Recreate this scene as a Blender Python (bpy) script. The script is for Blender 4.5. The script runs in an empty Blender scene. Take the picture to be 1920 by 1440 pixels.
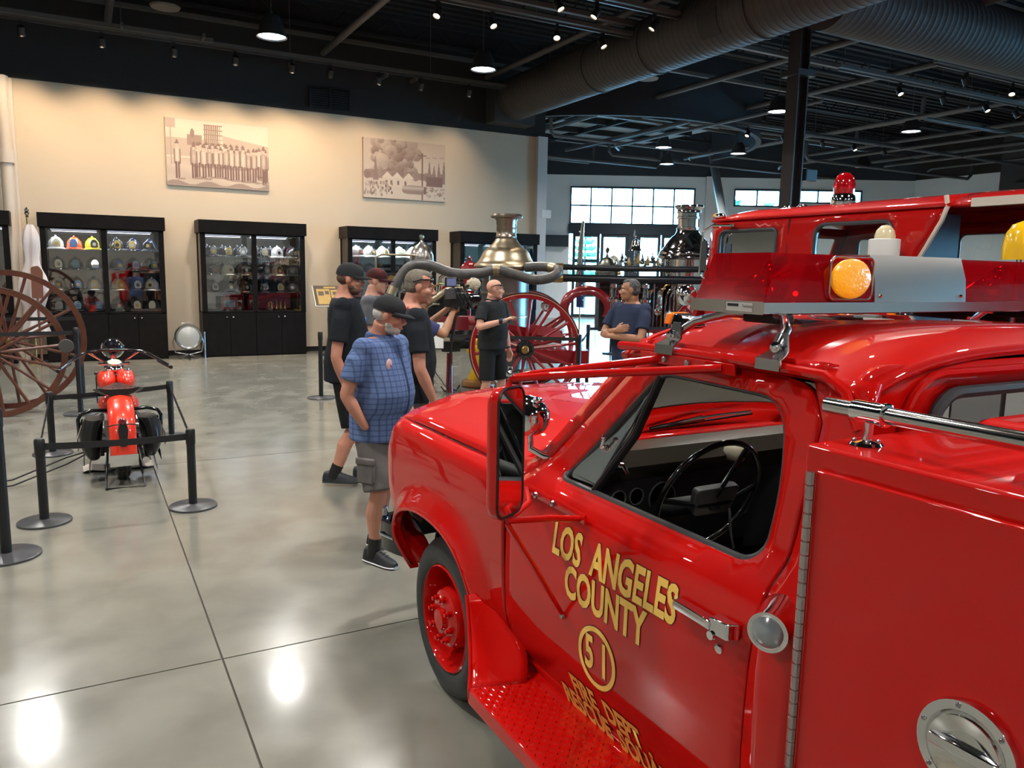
import bpy, bmesh, math, random
import numpy as np
from math import pi, sin, cos, radians as R, sqrt, atan2, hypot
from mathutils import Vector as V, Matrix, Euler
from mathutils.geometry import delaunay_2d_cdt
random.seed(7)
sc = bpy.context.scene
COL = sc.collection
# ------------------------------------------------------------------ camera
cd = bpy.data.cameras.new('camera'); cam = bpy.data.objects.new('camera', cd); COL.objects.link(cam)
sc.camera = cam
yaw, pit, rol, fpx = R(28.747), R(8.173), R(1.052), 1468.33
cd.sensor_fit = 'HORIZONTAL'; cd.sensor_width = 36; cd.lens = 36*fpx/1920; cd.clip_start = .05; cd.clip_end = 300
fw = V((sin(yaw)*cos(pit), cos(yaw)*cos(pit), -sin(pit))); rt = V((cos(yaw), -sin(yaw), 0)); up = rt.cross(fw)
r2 = rt*cos(rol)+up*sin(rol); u2 = up*cos(rol)-rt*sin(rol)
m = Matrix((r2, u2, -fw)).transposed().to_4x4(); m.translation = (0, 0, 1.9); cam.matrix_world = m
# ------------------------------------------------------------------ world, exposure
w = bpy.data.worlds.new('sky'); sc.world = w; w.use_nodes = True
bg = w.node_tree.nodes['Background']; bg.inputs[0].default_value = (.22, .62, 1, 1); bg.inputs[1].default_value = 42.0
sc.view_settings.view_transform = 'Standard'; sc.view_settings.look = 'None'; sc.view_settings.gamma = 1
sc.view_settings.use_curve_mapping = False
sc.view_settings.exposure = 0.28
def lamp(kind, name, loc, power, col, aim=None, **k):
    l = bpy.data.lights.new(name, kind); l.energy = power; l.color = col
    for a, b in k.items(): setattr(l, a, b)
    o = bpy.data.objects.new(name, l); o.location = loc; COL.objects.link(o)
    if aim is not None:
        o.rotation_euler = (V(aim)-V(loc)).to_track_quat('-Z', 'Y').to_euler()
    return o
WARM = (1, .76, .52); COOL = (1, .97, .92)
PENDANTS = [(3.04, 14.2), (7.03, 14.2), (14.66, 13.9), (19.45, 13.8), (18.6, 19.2), (18.35, 22.4), (24.2, 18.9), (15.9, 19.6),
            (-1.0, 14.2), (-1.0, 9.4), (3.04, 9.4), (7.2, 7.0), (13.5, 5.2), (-1.0, 4.6), (3.04, 4.0), (7.2, 1.0), (-5, 9.4), (-5, 1.0), (2.2, -2.2), (7.2, -4), (-1.5, -3.8), (12, -2)]
for i, (x, y) in enumerate(PENDANTS):
    lamp('AREA', 'pendant_light', (x, y, 5.72), 125 if x < 13 or y < 12 else 230, COOL, (x, y, 0), shape='DISK', size=.42, spread=R(150))
WALLHEADS = [.56, 1.79, 2.92, 4.03, 4.83, 5.89, 6.87, 8.05, -.7, -2, -3.4]
for i, x in enumerate(WALLHEADS):
    if x < -1.: continue
    lamp('SPOT', 'track_spot', (x, 16.95, 5.86), 260 if x < 4.5 else (170 if x < 6.5 else 100), WARM, (x-.25, 18.0, 3.0), spot_size=R(95), spot_blend=1., shadow_soft_size=.06)
for (x, y, tx, ty) in [(6.17, 12.06, 5.4, 10.4), (7.42, 12.18, 6.2, 10.6), (8.37, 12.13, 9.6, 11.8), (6.65, 10.98, 5.8, 9.2), (7.34, 10.79, 8.0, 6.6), (8.49, 10.83, 7.4, 5.4), (1.0, 6.2, .3, 8.0),
                       (.6, 3.4, 1.8, 2.0), (2.6, 5.6, 2.4, 3.0), (4.6, 3.2, 2.6, 1.6)]:
    lamp('SPOT', 'track_spot', (x, y, 5.8), 170, (1, .84, .66), (tx, ty, .6), spot_size=R(44), spot_blend=.8, shadow_soft_size=.06)
# ------------------------------------------------------------------ materials
MATS = {}
def mat(name, col, rough=.5, metal=0., coat=0., emit=0., alpha=1., trans=0., noise=None, bump=None, spec=.5, ecol=None, ior=1.45, attr=None, crough=.03):
    if name in MATS: return MATS[name]
    m = bpy.data.materials.new(name); m.use_nodes = True; nt = m.node_tree; b = nt.nodes['Principled BSDF']
    c = (*col, 1)
    b.inputs['Base Color'].default_value = c; b.inputs['Roughness'].default_value = rough; b.inputs['Metallic'].default_value = metal
    b.inputs['Coat Weight'].default_value = coat; b.inputs['Coat Roughness'].default_value = crough
    b.inputs['Specular IOR Level'].default_value = spec; b.inputs['IOR'].default_value = ior
    b.inputs['Alpha'].default_value = alpha; b.inputs['Transmission Weight'].default_value = trans
    if emit:
        b.inputs['Emission Color'].default_value = (*(ecol or col), 1); b.inputs['Emission Strength'].default_value = emit
    tc = nt.nodes.new('ShaderNodeTexCoord')
    if attr:
        a = nt.nodes.new('ShaderNodeAttribute'); a.attribute_name = attr; nt.links.new(a.outputs['Color'], b.inputs['Base Color'])
    elif noise:   # (scale, amount, detail, second colour)
        n = nt.nodes.new('ShaderNodeTexNoise'); n.inputs['Scale'].default_value = noise[0]; n.inputs['Detail'].default_value = noise[2]
        nt.links.new(tc.outputs['Object'], n.inputs['Vector'])
        rp = nt.nodes.new('ShaderNodeMapRange'); rp.inputs[1].default_value = .3; rp.inputs[2].default_value = .7; rp.inputs[4].default_value = noise[1]
        nt.links.new(n.outputs[0], rp.inputs[0])
        mx = nt.nodes.new('ShaderNodeMix'); mx.data_type = 'RGBA'; mx.inputs[6].default_value = c; mx.inputs[7].default_value = (*noise[3], 1)
        nt.links.new(rp.outputs[0], mx.inputs[0]); nt.links.new(mx.outputs[2], b.inputs['Base Color'])
    if bump:      # (scale, strength, distance)
        n = nt.nodes.new('ShaderNodeTexNoise'); n.inputs['Scale'].default_value = bump[0]; n.inputs['Detail'].default_value = 4
        nt.links.new(tc.outputs['Object'], n.inputs['Vector'])
        bp = nt.nodes.new('ShaderNodeBump'); bp.inputs['Strength'].default_value = bump[1]; bp.inputs['Distance'].default_value = bump[2]
        nt.links.new(n.outputs[0], bp.inputs['Height']); nt.links.new(bp.outputs[0], b.inputs['Normal'])
    MATS[name] = m; return m
def glass(name, tint=(1, 1, 1), refl=.10, rough=.0):
    m = bpy.data.materials.new(name); m.use_nodes = True; nt = m.node_tree; nt.nodes.clear()
    o = nt.nodes.new('ShaderNodeOutputMaterial'); t = nt.nodes.new('ShaderNodeBsdfTransparent'); g = nt.nodes.new('ShaderNodeBsdfGlossy')
    t.inputs[0].default_value = (*tint, 1); g.inputs['Roughness'].default_value = rough
    fr = nt.nodes.new('ShaderNodeFresnel'); fr.inputs[0].default_value = 1.5
    a = nt.nodes.new('ShaderNodeMath'); a.operation = 'ADD'; a.inputs[1].default_value = refl-.04; nt.links.new(fr.outputs[0], a.inputs[0])
    mx = nt.nodes.new('ShaderNodeMixShader'); nt.links.new(a.outputs[0], mx.inputs[0]); nt.links.new(t.outputs[0], mx.inputs[1]); nt.links.new(g.outputs[0], mx.inputs[2])
    nt.links.new(mx.outputs[0], o.inputs[0]); return m
RED = mat('gloss_red_paint', (.50, .0030, .0015), .45, coat=1., spec=.05, crough=.02)
RED2 = mat('engine_red_paint', (.44, .006, .005), .45, coat=1., spec=.05)
DRED = mat('dark_red_enamel', (.20, .006, .010), .25, coat=.8)
CHROME = mat('chrome', (.78, .78, .80), .06, 1.)
STEEL = mat('brushed_steel', (.46, .46, .47), .22, 1.)
DPLATE = mat('diamond_plate_metal', (.55, .56, .57), .35, .9, bump=(160, .6, .004))
BLACK = mat('satin_black', (.012, .012, .013), .38)
BLK2 = mat('matte_black', (.010, .010, .011), .7)
GLOSSBLK = mat('gloss_black', (.006, .006, .008), .15, coat=.6)
RUBBER = mat('tyre_rubber', (.022, .023, .024), .55, noise=(30, .5, 4, (.035, .036, .036)))
GASK = mat('rubber_gasket', (.05, .055, .06), .35)
GLASS = glass('clear_glass'); SHGLASS = glass('vehicle_glass', (.9, .95, .93), .045)
REDGL = mat('red_lens', (.42, .001, .006), .12, coat=.7)
_n = REDGL.node_tree; _o = _n.nodes['Material Output']; _t = _n.nodes.new('ShaderNodeBsdfTransparent'); _t.inputs[0].default_value = (.80, .012, .03, 1)
_m = _n.nodes.new('ShaderNodeMixShader'); _m.inputs[0].default_value = .45; _n.links.new(_t.outputs[0], _m.inputs[1]); _n.links.new(_n.nodes['Principled BSDF'].outputs[0], _m.inputs[2]); _n.links.new(_m.outputs[0], _o.inputs[0])
AMBER = mat('amber_lens', (.9, .22, .01), .12, coat=1., bump=(60, .5, .004))
GOLD = mat('gold_leaf', (.92, .58, .12), .40, .1)
GOLDLINE = mat('dark_outline', (.03, .004, .002), .4)
NICKEL = mat('dull_nickel', (.46, .38, .26), .36, 1., noise=(3, .7, 6, (.32, .25, .16)))
BRIGHT = mat('polished_nickel', (.62, .60, .60), .09, 1.)
BRASS = mat('brass', (.55, .36, .12), .28, 1.)
BULB = mat('lamp_emitter', (.95, .98, 1), emit=14, ecol=(.93, .96, 1))
WBULB = mat('warm_emitter', (1, .8, .6), emit=16, ecol=(1, .78, .5))
CAB = mat('cabinet_black', (.006, .005, .005), .45, spec=.15, noise=(6, .6, 5, (.013, .011, .010)))
WHITE = mat('white_enamel', (.75, .75, .74), .35)
# ------------------------------------------------------------------ mesh builder
class MB:
    def __init__(s): s.v = []; s.f = []
    def add(s, vs, fs, M=None):
        n = len(s.v)
        for p in vs: s.v.append(tuple(M @ V(p)) if M else tuple(p))
        for f in fs: s.f.append(tuple(i+n for i in f))
        return s
    def box(s, a, b, M=None):
        x0, y0, z0 = a; x1, y1, z1 = b
        return s.add([(x0, y0, z0), (x1, y0, z0), (x1, y1, z0), (x0, y1, z0), (x0, y0, z1), (x1, y0, z1), (x1, y1, z1), (x0, y1, z1)],
              [(3, 2, 1, 0), (4, 5, 6, 7), (0, 1, 5, 4), (1, 2, 6, 5), (2, 3, 7, 6), (3, 0, 4, 7)], M)
    def cbox(s, c, d, M=None): return s.box([c[i]-d[i]/2 for i in range(3)], [c[i]+d[i]/2 for i in range(3)], M)
    def rings(s, rs, cap=True, closed=False):
        n = len(s.v); k = len(rs[0])
        for r in rs:
            for p in r: s.v.append(tuple(p))
        m = len(rs)
        for i in range(m if closed else m-1):
            a = n+i*k; b = n+((i+1) % m)*k
            for j in range(k): s.f.append((a+j, a+(j+1) % k, b+(j+1) % k, b+j))
        if cap and not closed:
            s.f.append(tuple(n+j for j in range(k))[::-1]); s.f.append(tuple(n+(m-1)*k+j for j in range(k)))
        return s
    def tube(s, pts, r, n=10, cap=True, closed=False, sq=None):
        pts = [V(p) for p in pts]; k = len(pts); rs = r if isinstance(r, (list, tuple)) else [r]*k
        T = []
        for i in range(k):
            if closed: t = pts[(i+1) % k]-pts[i-1]
            else: t = pts[min(i+1, k-1)]-pts[max(i-1, 0)]
            T.append(t.normalized())
        ref = V((0, 0, 1)) if abs(T[0].z) < .9 else V((1, 0, 0))
        a = T[0].cross(ref).normalized(); out = []
        for i in range(k):
            a = (a-T[i]*a.dot(T[i])).normalized(); b = T[i].cross(a)
            q = sq or (1, 1)
            out.append([pts[i]+(a*cos(2*pi*j/n)*q[0]+b*sin(2*pi*j/n)*q[1])*rs[i] for j in range(n)])
        return s.rings(out, cap, closed)
    def cyl(s, a, b, r0, r1=None, n=16): return s.tube([a, b], [r0, r0 if r1 is None else r1], n)
    def lathe(s, prof, c=(0, 0, 0), ax=(0, 0, 1), n=24, sx=1, sy=1, cap=True):
        q = V((0, 0, 1)).rotation_difference(V(ax)); c = V(c)
        return s.rings([[c+q @ V((max(r, 1e-4)*cos(2*pi*j/n)*sx, max(r, 1e-4)*sin(2*pi*j/n)*sy, h)) for j in range(n)] for r, h in prof], cap)
    def ball(s, c, r, n=14, q=None):
        r = r if isinstance(r, (list, tuple)) else (r, r, r); c = V(c); rs = []
        for i in range(n//2+1):
            t = pi*i/(n//2); rs.append([c+(q @ V((r[0]*sin(t)*cos(2*pi*j/n), r[1]*sin(t)*sin(2*pi*j/n), -r[2]*cos(t))) if q else V((r[0]*sin(t)*cos(2*pi*j/n)+1e-6*cos(j), r[1]*sin(t)*sin(2*pi*j/n), -r[2]*cos(t)))) for j in range(n)])
        return s.rings(rs)
    def prism(s, poly, h0, h1, M=None):   # polygon in xy, extruded z
        n = len(poly)
        vs = [(x, y, h0) for x, y in poly]+[(x, y, h1) for x, y in poly]
        return s.add(vs, [tuple(range(n))[::-1], tuple(range(n, 2*n))]+[(i, (i+1) % n, n+(i+1) % n, n+i) for i in range(n)], M)
    def mesh(s, name, m, smooth=40):
        me = bpy.data.meshes.new(name); me.from_pydata(s.v, [], s.f); me.validate(); me.update()
        bm = bmesh.new(); bm.from_mesh(me); bmesh.ops.recalc_face_normals(bm, faces=bm.faces); bm.to_mesh(me); bm.free()
        if m is not None: me.materials.append(m)
        if smooth:
            me.polygons.foreach_set('use_smooth', [True]*len(me.polygons)); me.set_sharp_from_angle(angle=R(smooth))
        return me
    def build(s, name, m, parent=None, smooth=40, loc=(0, 0, 0), bevel=0):
        o = bpy.data.objects.new(name, s.mesh(name, m, smooth)); COL.objects.link(o); o.location = loc
        if parent is not None: o.parent = parent
        if bevel:
            b = o.modifiers.new('bevel', 'BEVEL'); b.width = bevel; b.segments = 2; b.limit_method = 'ANGLE'
        return o
def ob(name, me, parent=None, loc=(0, 0, 0), rot=(0, 0, 0)):
    o = bpy.data.objects.new(name, me); COL.objects.link(o); o.location = loc; o.rotation_euler = rot
    if parent is not None: o.parent = parent
    return o
def tag(o, label, cat, group=None, kind=None):
    o['label'] = label
    if cat: o['category'] = cat
    if group: o['group'] = group
    if kind: o['kind'] = kind
    return o
def thing(name, label, cat, loc=(0, 0, 0), rz=0, group=None):
    o = bpy.data.objects.new(name, None); o.location = loc; o.rotation_euler = (0, 0, rz); COL.objects.link(o); o.empty_display_size = .1
    return tag(o, label, cat, group)
def struct(o, label=None):
    o['kind'] = 'structure'
    if label: o['label'] = label
    return o
def dup(root, loc=None, rz=None, label=None, group=None):
    r = root.copy(); COL.objects.link(r)
    if loc: r.location = loc
    if rz is not None: r.rotation_euler = (0, 0, rz)
    if label: r['label'] = label
    if group: r['group'] = group
    for ch in list(root.children):
        c = ch.copy(); COL.objects.link(c); c.parent = r
        for g in ch.children:
            d = g.copy(); COL.objects.link(d); d.parent = c
    return r
def rrect(x0, y0, x1, y1, r, n=5):
    out = []
    for cx, cy, a in ((x1-r, y1-r, 0), (x0+r, y1-r, pi/2), (x0+r, y0+r, pi), (x1-r, y0+r, 1.5*pi)):
        for i in range(n+1): out.append((cx+r*cos(a+pi/2*i/n), cy+r*sin(a+pi/2*i/n)))
    return out
def rpoly(pts, rads, n=5):
    """round the corners of a polygon"""
    out = []; k = len(pts)
    for i in range(k):
        p = V(pts[i]).to_2d() if len(pts[i]) > 2 else V(pts[i]); a = V(pts[i-1]); b = V(pts[(i+1) % k]); r = rads[i] if isinstance(rads, (list, tuple)) else rads
        if r <= 0: out.append(tuple(p)); continue
        da = (a-p); db = (b-p); la = min(r, da.length*.48); lb = min(r, db.length*.48)
        A = p+da.normalized()*la; B = p+db.normalized()*lb
        for j in range(n+1):
            t = j/n; out.append(tuple(A*(1-t)**2+p*2*t*(1-t)+B*t*t))
    return out
def inpoly(x, y, P):
    c = False; j = len(P)-1
    for i in range(len(P)):
        xi, yi = P[i]; xj, yj = P[j]
        if (yi > y) != (yj > y) and x < (xj-xi)*(y-yi)/(yj-yi)+xi: c = not c
        j = i
    return c
def resample(P, d):
    out = []
    for i in range(len(P)):
        a = V(P[i]); b = V(P[(i+1) % len(P)]); n = max(1, int((b-a).length/d))
        for j in range(n): out.append(tuple(a.lerp(b, j/n)))
    return out
def panel(name, m, parent, outer, holes=(), f=lambda a, b: (a, b, 0), step=.06, thick=.012, side=1, smooth=50):
    """sheet cut from a 2D polygon with holes, mapped by f to 3D, given thickness"""
    outer = resample(outer, step); holes = [resample(h, step) for h in holes]
    pts = []; edges = []
    for P in [outer]+holes:
        n = len(pts); pts += P; edges += [(n+i, n+(i+1) % len(P)) for i in range(len(P))]
    xs = [p[0] for p in outer]; ys = [p[1] for p in outer]; nb = list(pts)
    arr = np.array(nb)
    x = min(xs)+step*.5
    while x < max(xs):
        y = min(ys)+step*.5
        while y < max(ys):
            if inpoly(x, y, outer) and not any(inpoly(x, y, h) for h in holes) and np.min(np.hypot(arr[:, 0]-x, arr[:, 1]-y)) > step*.45: pts.append((x, y))
            y += step
        x += step
    vs, _, fs, *_ = delaunay_2d_cdt([V(p) for p in pts], edges, [], 0, 1e-5)
    F = []
    for t in fs:
        cx = sum(vs[i].x for i in t)/3; cy = sum(vs[i].y for i in t)/3
        if inpoly(cx, cy, outer) and not any(inpoly(cx, cy, h) for h in holes): F.append(tuple(t))
    b = MB(); b.v = [tuple(f(p.x, p.y)) for p in vs]; b.f = F
    me = bpy.data.meshes.new(name); me.from_pydata(b.v, [], b.f); me.validate(); me.materials.append(m)
    me.polygons.foreach_set('use_smooth', [True]*len(me.polygons)); me.set_sharp_from_angle(angle=R(smooth))
    o = bpy.data.objects.new(name, me); COL.objects.link(o)
    if parent is not None: o.parent = parent
    if thick:
        s = o.modifiers.new('thickness', 'SOLIDIFY'); s.thickness = thick; s.offset = side
    return o
FONT = None
def text(name, s, m, parent, size, f, ext=0, bold=0., sx=.8, align='CENTER', z=0., raw=False):
    """flat lettering; f maps text plane (x, y) to 3D"""
    cu = bpy.data.curves.new(name, 'FONT'); cu.body = s; cu.size = size; cu.align_x = align; cu.align_y = 'CENTER'; cu.offset = bold; cu.resolution_u = 3
    t = bpy.data.objects.new(name, cu); COL.objects.link(t)
    dg = bpy.context.evaluated_depsgraph_get(); me = bpy.data.meshes.new_from_object(t.evaluated_get(dg)); bpy.data.objects.remove(t); bpy.data.curves.remove(cu)
    if raw: return me
    for v in me.vertices: v.co = V(f(v.co.x*sx, v.co.y))
    me.materials.clear(); me.materials.append(m)
    o = bpy.data.objects.new(name, me); COL.objects.link(o)
    if parent is not None: o.parent = parent
    return o
def remesh(mb, name, m, parent, vox=.008, smooth=2, dec=None):
    me = bpy.data.meshes.new(name); me.from_pydata(mb.v, [], mb.f)
    bm = bmesh.new(); bm.from_mesh(me); bmesh.ops.recalc_face_normals(bm, faces=bm.faces); bm.to_mesh(me); bm.free()
    t = bpy.data.objects.new(name, me); COL.objects.link(t)
    r = t.modifiers.new('r', 'REMESH'); r.mode = 'VOXEL'; r.voxel_size = vox
    if smooth:
        q = t.modifiers.new('s', 'SMOOTH'); q.iterations = smooth; q.factor = .5
    dg = bpy.context.evaluated_depsgraph_get(); out = bpy.data.meshes.new_from_object(t.evaluated_get(dg)); bpy.data.objects.remove(t); bpy.data.meshes.remove(me)
    out.name = name; out.materials.clear(); out.materials.append(m); out.polygons.foreach_set('use_smooth', [True]*len(out.polygons))
    o = bpy.data.objects.new(name, out); COL.objects.link(o)
    if parent is not None: o.parent = parent
    return o
# ================================================================== THE SETTING
FLOOR = mat('polished_concrete', (.185, .183, .155), .22, noise=(.35, .8, 8, (.235, .225, .185)), spec=.5)
nt = FLOOR.node_tree; b_ = nt.nodes['Principled BSDF']
n2 = nt.nodes.new('ShaderNodeTexNoise'); n2.inputs['Scale'].default_value = 2.3; n2.inputs['Detail'].default_value = 10; n2.inputs['Distortion'].default_value = .3
geo = nt.nodes.new('ShaderNodeNewGeometry'); nt.links.new(geo.outputs['Position'], n2.inputs['Vector'])
for nn in nt.nodes:
    if nn.type == 'TEX_NOISE' and nn != n2:
        nt.links.new(geo.outputs['Position'], nn.inputs['Vector']); nn.inputs['Distortion'].default_value = .15
rr = nt.nodes.new('ShaderNodeMapRange'); rr.inputs[1].default_value = .3; rr.inputs[2].default_value = .75; rr.inputs[3].default_value = .13; rr.inputs[4].default_value = .27
nt.links.new(n2.outputs[0], rr.inputs[0]); nt.links.new(rr.outputs[0], b_.inputs['Roughness'])
bp = nt.nodes.new('ShaderNodeBump'); bp.inputs['Strength'].default_value = .05; bp.inputs['Distance'].default_value = .01
nt.links.new(n2.outputs[0], bp.inputs['Height']); nt.links.new(bp.outputs[0], b_.inputs['Normal'])
mm = nt.nodes.new('ShaderNodeMix'); mm.data_type = 'RGBA'; mm.blend_type = 'MULTIPLY'; mm.inputs[0].default_value = .55
base = [l for l in nt.links if l.to_socket == b_.inputs['Base Color']][0].from_socket
cr = nt.nodes.new('ShaderNodeMapRange'); cr.inputs[1].default_value = .35; cr.inputs[2].default_value = .65; cr.inputs[3].default_value = .70; cr.inputs[4].default_value = 1.12
nt.links.new(n2.outputs[0], cr.inputs[0]); nt.links.new(base, mm.inputs[6]); nt.links.new(cr.outputs[0], mm.inputs[7]); nt.links.new(mm.outputs[2], b_.inputs['Base Color'])
floor = struct(MB().box((-9.2, -8.2, -.12), (34, 36, -.012)).build('floor', mat('joint_filler', (.09, .08, .065), .7), smooth=0))
XJ = [-9.1, -8.1, -3.78, .51, 4.8, 9.1, 13.4, 17.7, 22., 26.3, 30.6, 33.9]; YJ = [-8.1, -4.6, -.42, 3.82, 8.06, 12.3, 16.54, 20.78, 25, 29.3, 35.9]
for i in range(len(XJ)-1):
    for j in range(len(YJ)-1):
        MB().box((XJ[i]+.005, YJ[j]+.005, -.02), (XJ[i+1]-.005, YJ[j+1]-.005, 0)).build('slab', FLOOR, floor, smooth=0)
BEIGE = mat('beige_wall_paint', (.60, .50, .375), .75, noise=(1.2, .35, 4, (.56, .46, .34)), bump=(90, .12, .002))
PALE = mat('pale_wall_daylight_tint', (.74, .80, .84), .75)  # pale wall with the blue daylight cast and its brightness mixed into the colour
DARKW = mat('charcoal_wall_paint', (.022, .021, .021), .8)
def wall(name, a, b, z0, z1, m, t=.2, side=1, holes=(), label=None):
    a = V(a); b = V(b); d = (b-a); L = d.length; d.normalize(); n = V((-d.y, d.x))*side
    o = panel(name, m, None, [(0, z0), (L, z0), (L, z1), (0, z1)], holes, lambda s, z: (a.x+d.x*s+n.x*t/2, a.y+d.y*s+n.y*t/2, z), step=3., thick=t, side=0, smooth=0)
    me = o.data; me.polygons.foreach_set('use_smooth', [False]*len(me.polygons))
    return struct(o, label)
wall('wall_back', (-9, 18.0), (10.7, 18.0), 0, 5.33, BEIGE)
wall('wall_back_upper', (-9, 17.97), (10.7, 17.97), 5.33, 7.7, DARKW, t=.28)
wall('wall_left', (-9, 18.1), (-9, -8), 0, 5.33, BEIGE, side=-1)
wall('wall_left_upper', (-9, 18.1), (-9, -8), 5.33, 7.7, DARKW, side=-1)
wall('wall_front', (-9, -8), (30.3, -8), 0, 5.33, BEIGE, side=-1)
wall('wall_front_upper', (-9, -8), (30.3, -8), 5.33, 7.7, DARKW, side=-1)
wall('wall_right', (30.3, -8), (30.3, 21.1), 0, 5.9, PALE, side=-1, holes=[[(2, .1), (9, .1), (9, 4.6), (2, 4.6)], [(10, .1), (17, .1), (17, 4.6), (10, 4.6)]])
for k, y in enumerate((-6, 2)):  # added windows, out of view, put in to bring more daylight into the hall
    added_win = struct(bpy.data.objects.new('window_%d' % (6+k), None)); COL.objects.link(added_win); added_win.location = (30.4, y, .1)
    MB().box((-.05, 0, 0), (.05, 7, .1)).box((-.05, 0, 4.4), (.05, 7, 4.5)).box((-.05, 0, .1), (.05, .1, 4.4)).box((-.05, 6.9, .1), (.05, 7, 4.4)).build('window_frame', mat('window_frame_dark', (.02, .035, .05), .4), added_win, 0)
    for j in range(1, 6): MB().box((-.05, j*7/6-.04, .1), (.05, j*7/6+.04, 4.4)).build('mullion', MATS['window_frame_dark'], added_win, 0)
    for j in range(6): MB().box((-.01, j*7/6+.04, .1), (0, (j+1)*7/6-.04, 4.4)).build('pane', GLASS, added_win, 0)
    l = bpy.data.lights.new('portal', 'AREA'); l.shape = 'RECTANGLE'; l.size = 4.3; l.size_y = 6.8; l.cycles.is_portal = True
    o = bpy.data.objects.new('window_portal', l); COL.objects.link(o); o.location = (30.55, y+3.5, 2.35); o.rotation_euler = V((-1, 0, 0)).to_track_quat('-Z', 'Y').to_euler()
wall('wall_right_upper', (30.3, -8), (30.3, 21.1), 5.9, 7.7, DARKW, side=-1)
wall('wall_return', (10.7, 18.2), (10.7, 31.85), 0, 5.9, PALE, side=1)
wall('wall_return_upper', (10.7, 18.2), (10.7, 31.85), 5.9, 7.7, DARKW, side=1)
A_ = V((10.7, 31.85)); D_ = V((.8767, -.481)); N_ = V((-.481, -.8767))
def far(s, z, d=0.): return (A_.x+D_.x*s+N_.x*d, A_.y+D_.y*s+N_.y*d, z)
END = A_+D_*22.4
DOORS = [(8.35, 9.48), (9.52, 10.65), (11.05, 12.0), (12.04, 13.0)]
wh = [[(8.2, 3.9), (13.34, 3.9), (13.34, 5.42), (8.2, 5.42)], [(8.2, .06), (13.2, .06), (13.2, 3.52), (8.2, 3.52)],
      [(14.94, 4.72), (16.85, 4.72), (16.85, 5.43), (14.94, 5.43)], [(17.5, 4.9), (20.2, 4.9), (20.2, 5.45), (17.5, 5.45)]]
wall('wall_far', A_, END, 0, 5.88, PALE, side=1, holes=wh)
wall('wall_far_upper', A_, END, 5.88, 7.7, mat('slate_wall_paint', (.03, .04, .055), .8), side=1, t=.3)
FRAME = mat('window_frame_dark', (.02, .035, .05), .4)
def fbox(mb, s0, s1, z0, z1, d0, d1):
    c = [far(s0, z0, d0), far(s1, z0, d0), far(s1, z0, d1), far(s0, z0, d1), far(s0, z1, d0), far(s1, z1, d0), far(s1, z1, d1), far(s0, z1, d1)]
    mb.add(c, [(3, 2, 1, 0), (4, 5, 6, 7), (0, 1, 5, 4), (1, 2, 6, 5), (2, 3, 7, 6), (3, 0, 4, 7)]); return mb
def window(name, s0, s1, z0, z1, nx, nz, fr=.06, kick=0):
    W = bpy.data.objects.new(name, None); COL.objects.link(W); W.location = far(s0, z0); struct(W)
    W0 = V(W.location)
    def sub(mb, nm, mt): mb.v = [tuple(V(p)-W0) for p in mb.v]; return mb.build(nm, mt, W, smooth=0)
    mb = MB()
    for a, b_2, c, d in ((s0, s1, z0, z0+fr), (s0, s1, z1-fr, z1), (s0, s0+fr, z0+fr, z1-fr), (s1-fr, s1, z0+fr, z1-fr)): fbox(mb, a, b_2, c, d, -.12, .04)
    sub(mb, 'window_frame', FRAME)
    for i in range(1, nx): sub(fbox(MB(), s0+(s1-s0)*i/nx-fr/2, s0+(s1-s0)*i/nx+fr/2, z0+fr, z1-fr, -.1, .02), 'mullion', FRAME)
    for i in range(1, nz): sub(fbox(MB(), s0+fr, s1-fr, z0+(z1-z0)*i/nz-fr/2, z0+(z1-z0)*i/nz+fr/2, -.09, .015), 'transom', FRAME)
    for i in range(nx):
        for j in range(nz):
            sub(fbox(MB(), s0+(s1-s0)*i/nx+.02, s0+(s1-s0)*(i+1)/nx-.02, z0+(z1-z0)*j/nz+.02, z0+(z1-z0)*(j+1)/nz-.02, -.06, -.05), 'pane', GLASS)
    return W
window('window_1', 8.2, 13.34, 3.9, 5.42, 6, 2)
window('window_2', 14.94, 16.85, 4.72, 5.43, 2, 1)
window('window_3', 17.5, 20.2, 4.9, 5.45, 3, 1)
for i, (a, b2) in enumerate(DOORS):
    W = window('door_%d' % (i+1), a, b2, .06, 3.5, 1, 1, fr=.12)
    mb = fbox(MB(), a+.1, b2-.1, .9, 1.12, -.1, 0.02); mb.v = [tuple(V(p)-V(W.location)) for p in mb.v]; mb.build('push_bar', FRAME, W, smooth=0)
    mb = fbox(MB(), a+.1, b2-.1, 2.34, 2.46, -.1, 0.02); mb.v = [tuple(V(p)-V(W.location)) for p in mb.v]; mb.build('door_head', FRAME, W, smooth=0)
struct(fbox(fbox(fbox(MB(), 8.15, 13.4, 3.5, 3.9, -.1, .1), 10.65, 11.05, 0.0, 3.5, -.1, .08), 13.0, 13.3, 0, 3.5, -.1, .08).build('trim_1', FRAME, smooth=0), 'dark storefront header and posts between the glass doors')
struct(fbox(MB(), 4.0, 8.15, 2.96, 3.42, 0, .35).build('trim_2', FRAME, smooth=0), 'dark band shelf left of the glass doors')
struct(fbox(fbox(MB(), 13.74, 14.26, 0, 5.88, 0, .25), 4.6, 4.9, 0, 5.88, 0, .25).build('trim_3', mat('white_pilaster', (.72, .72, .72), .6), smooth=0), 'white pilaster on the far wall')
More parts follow.
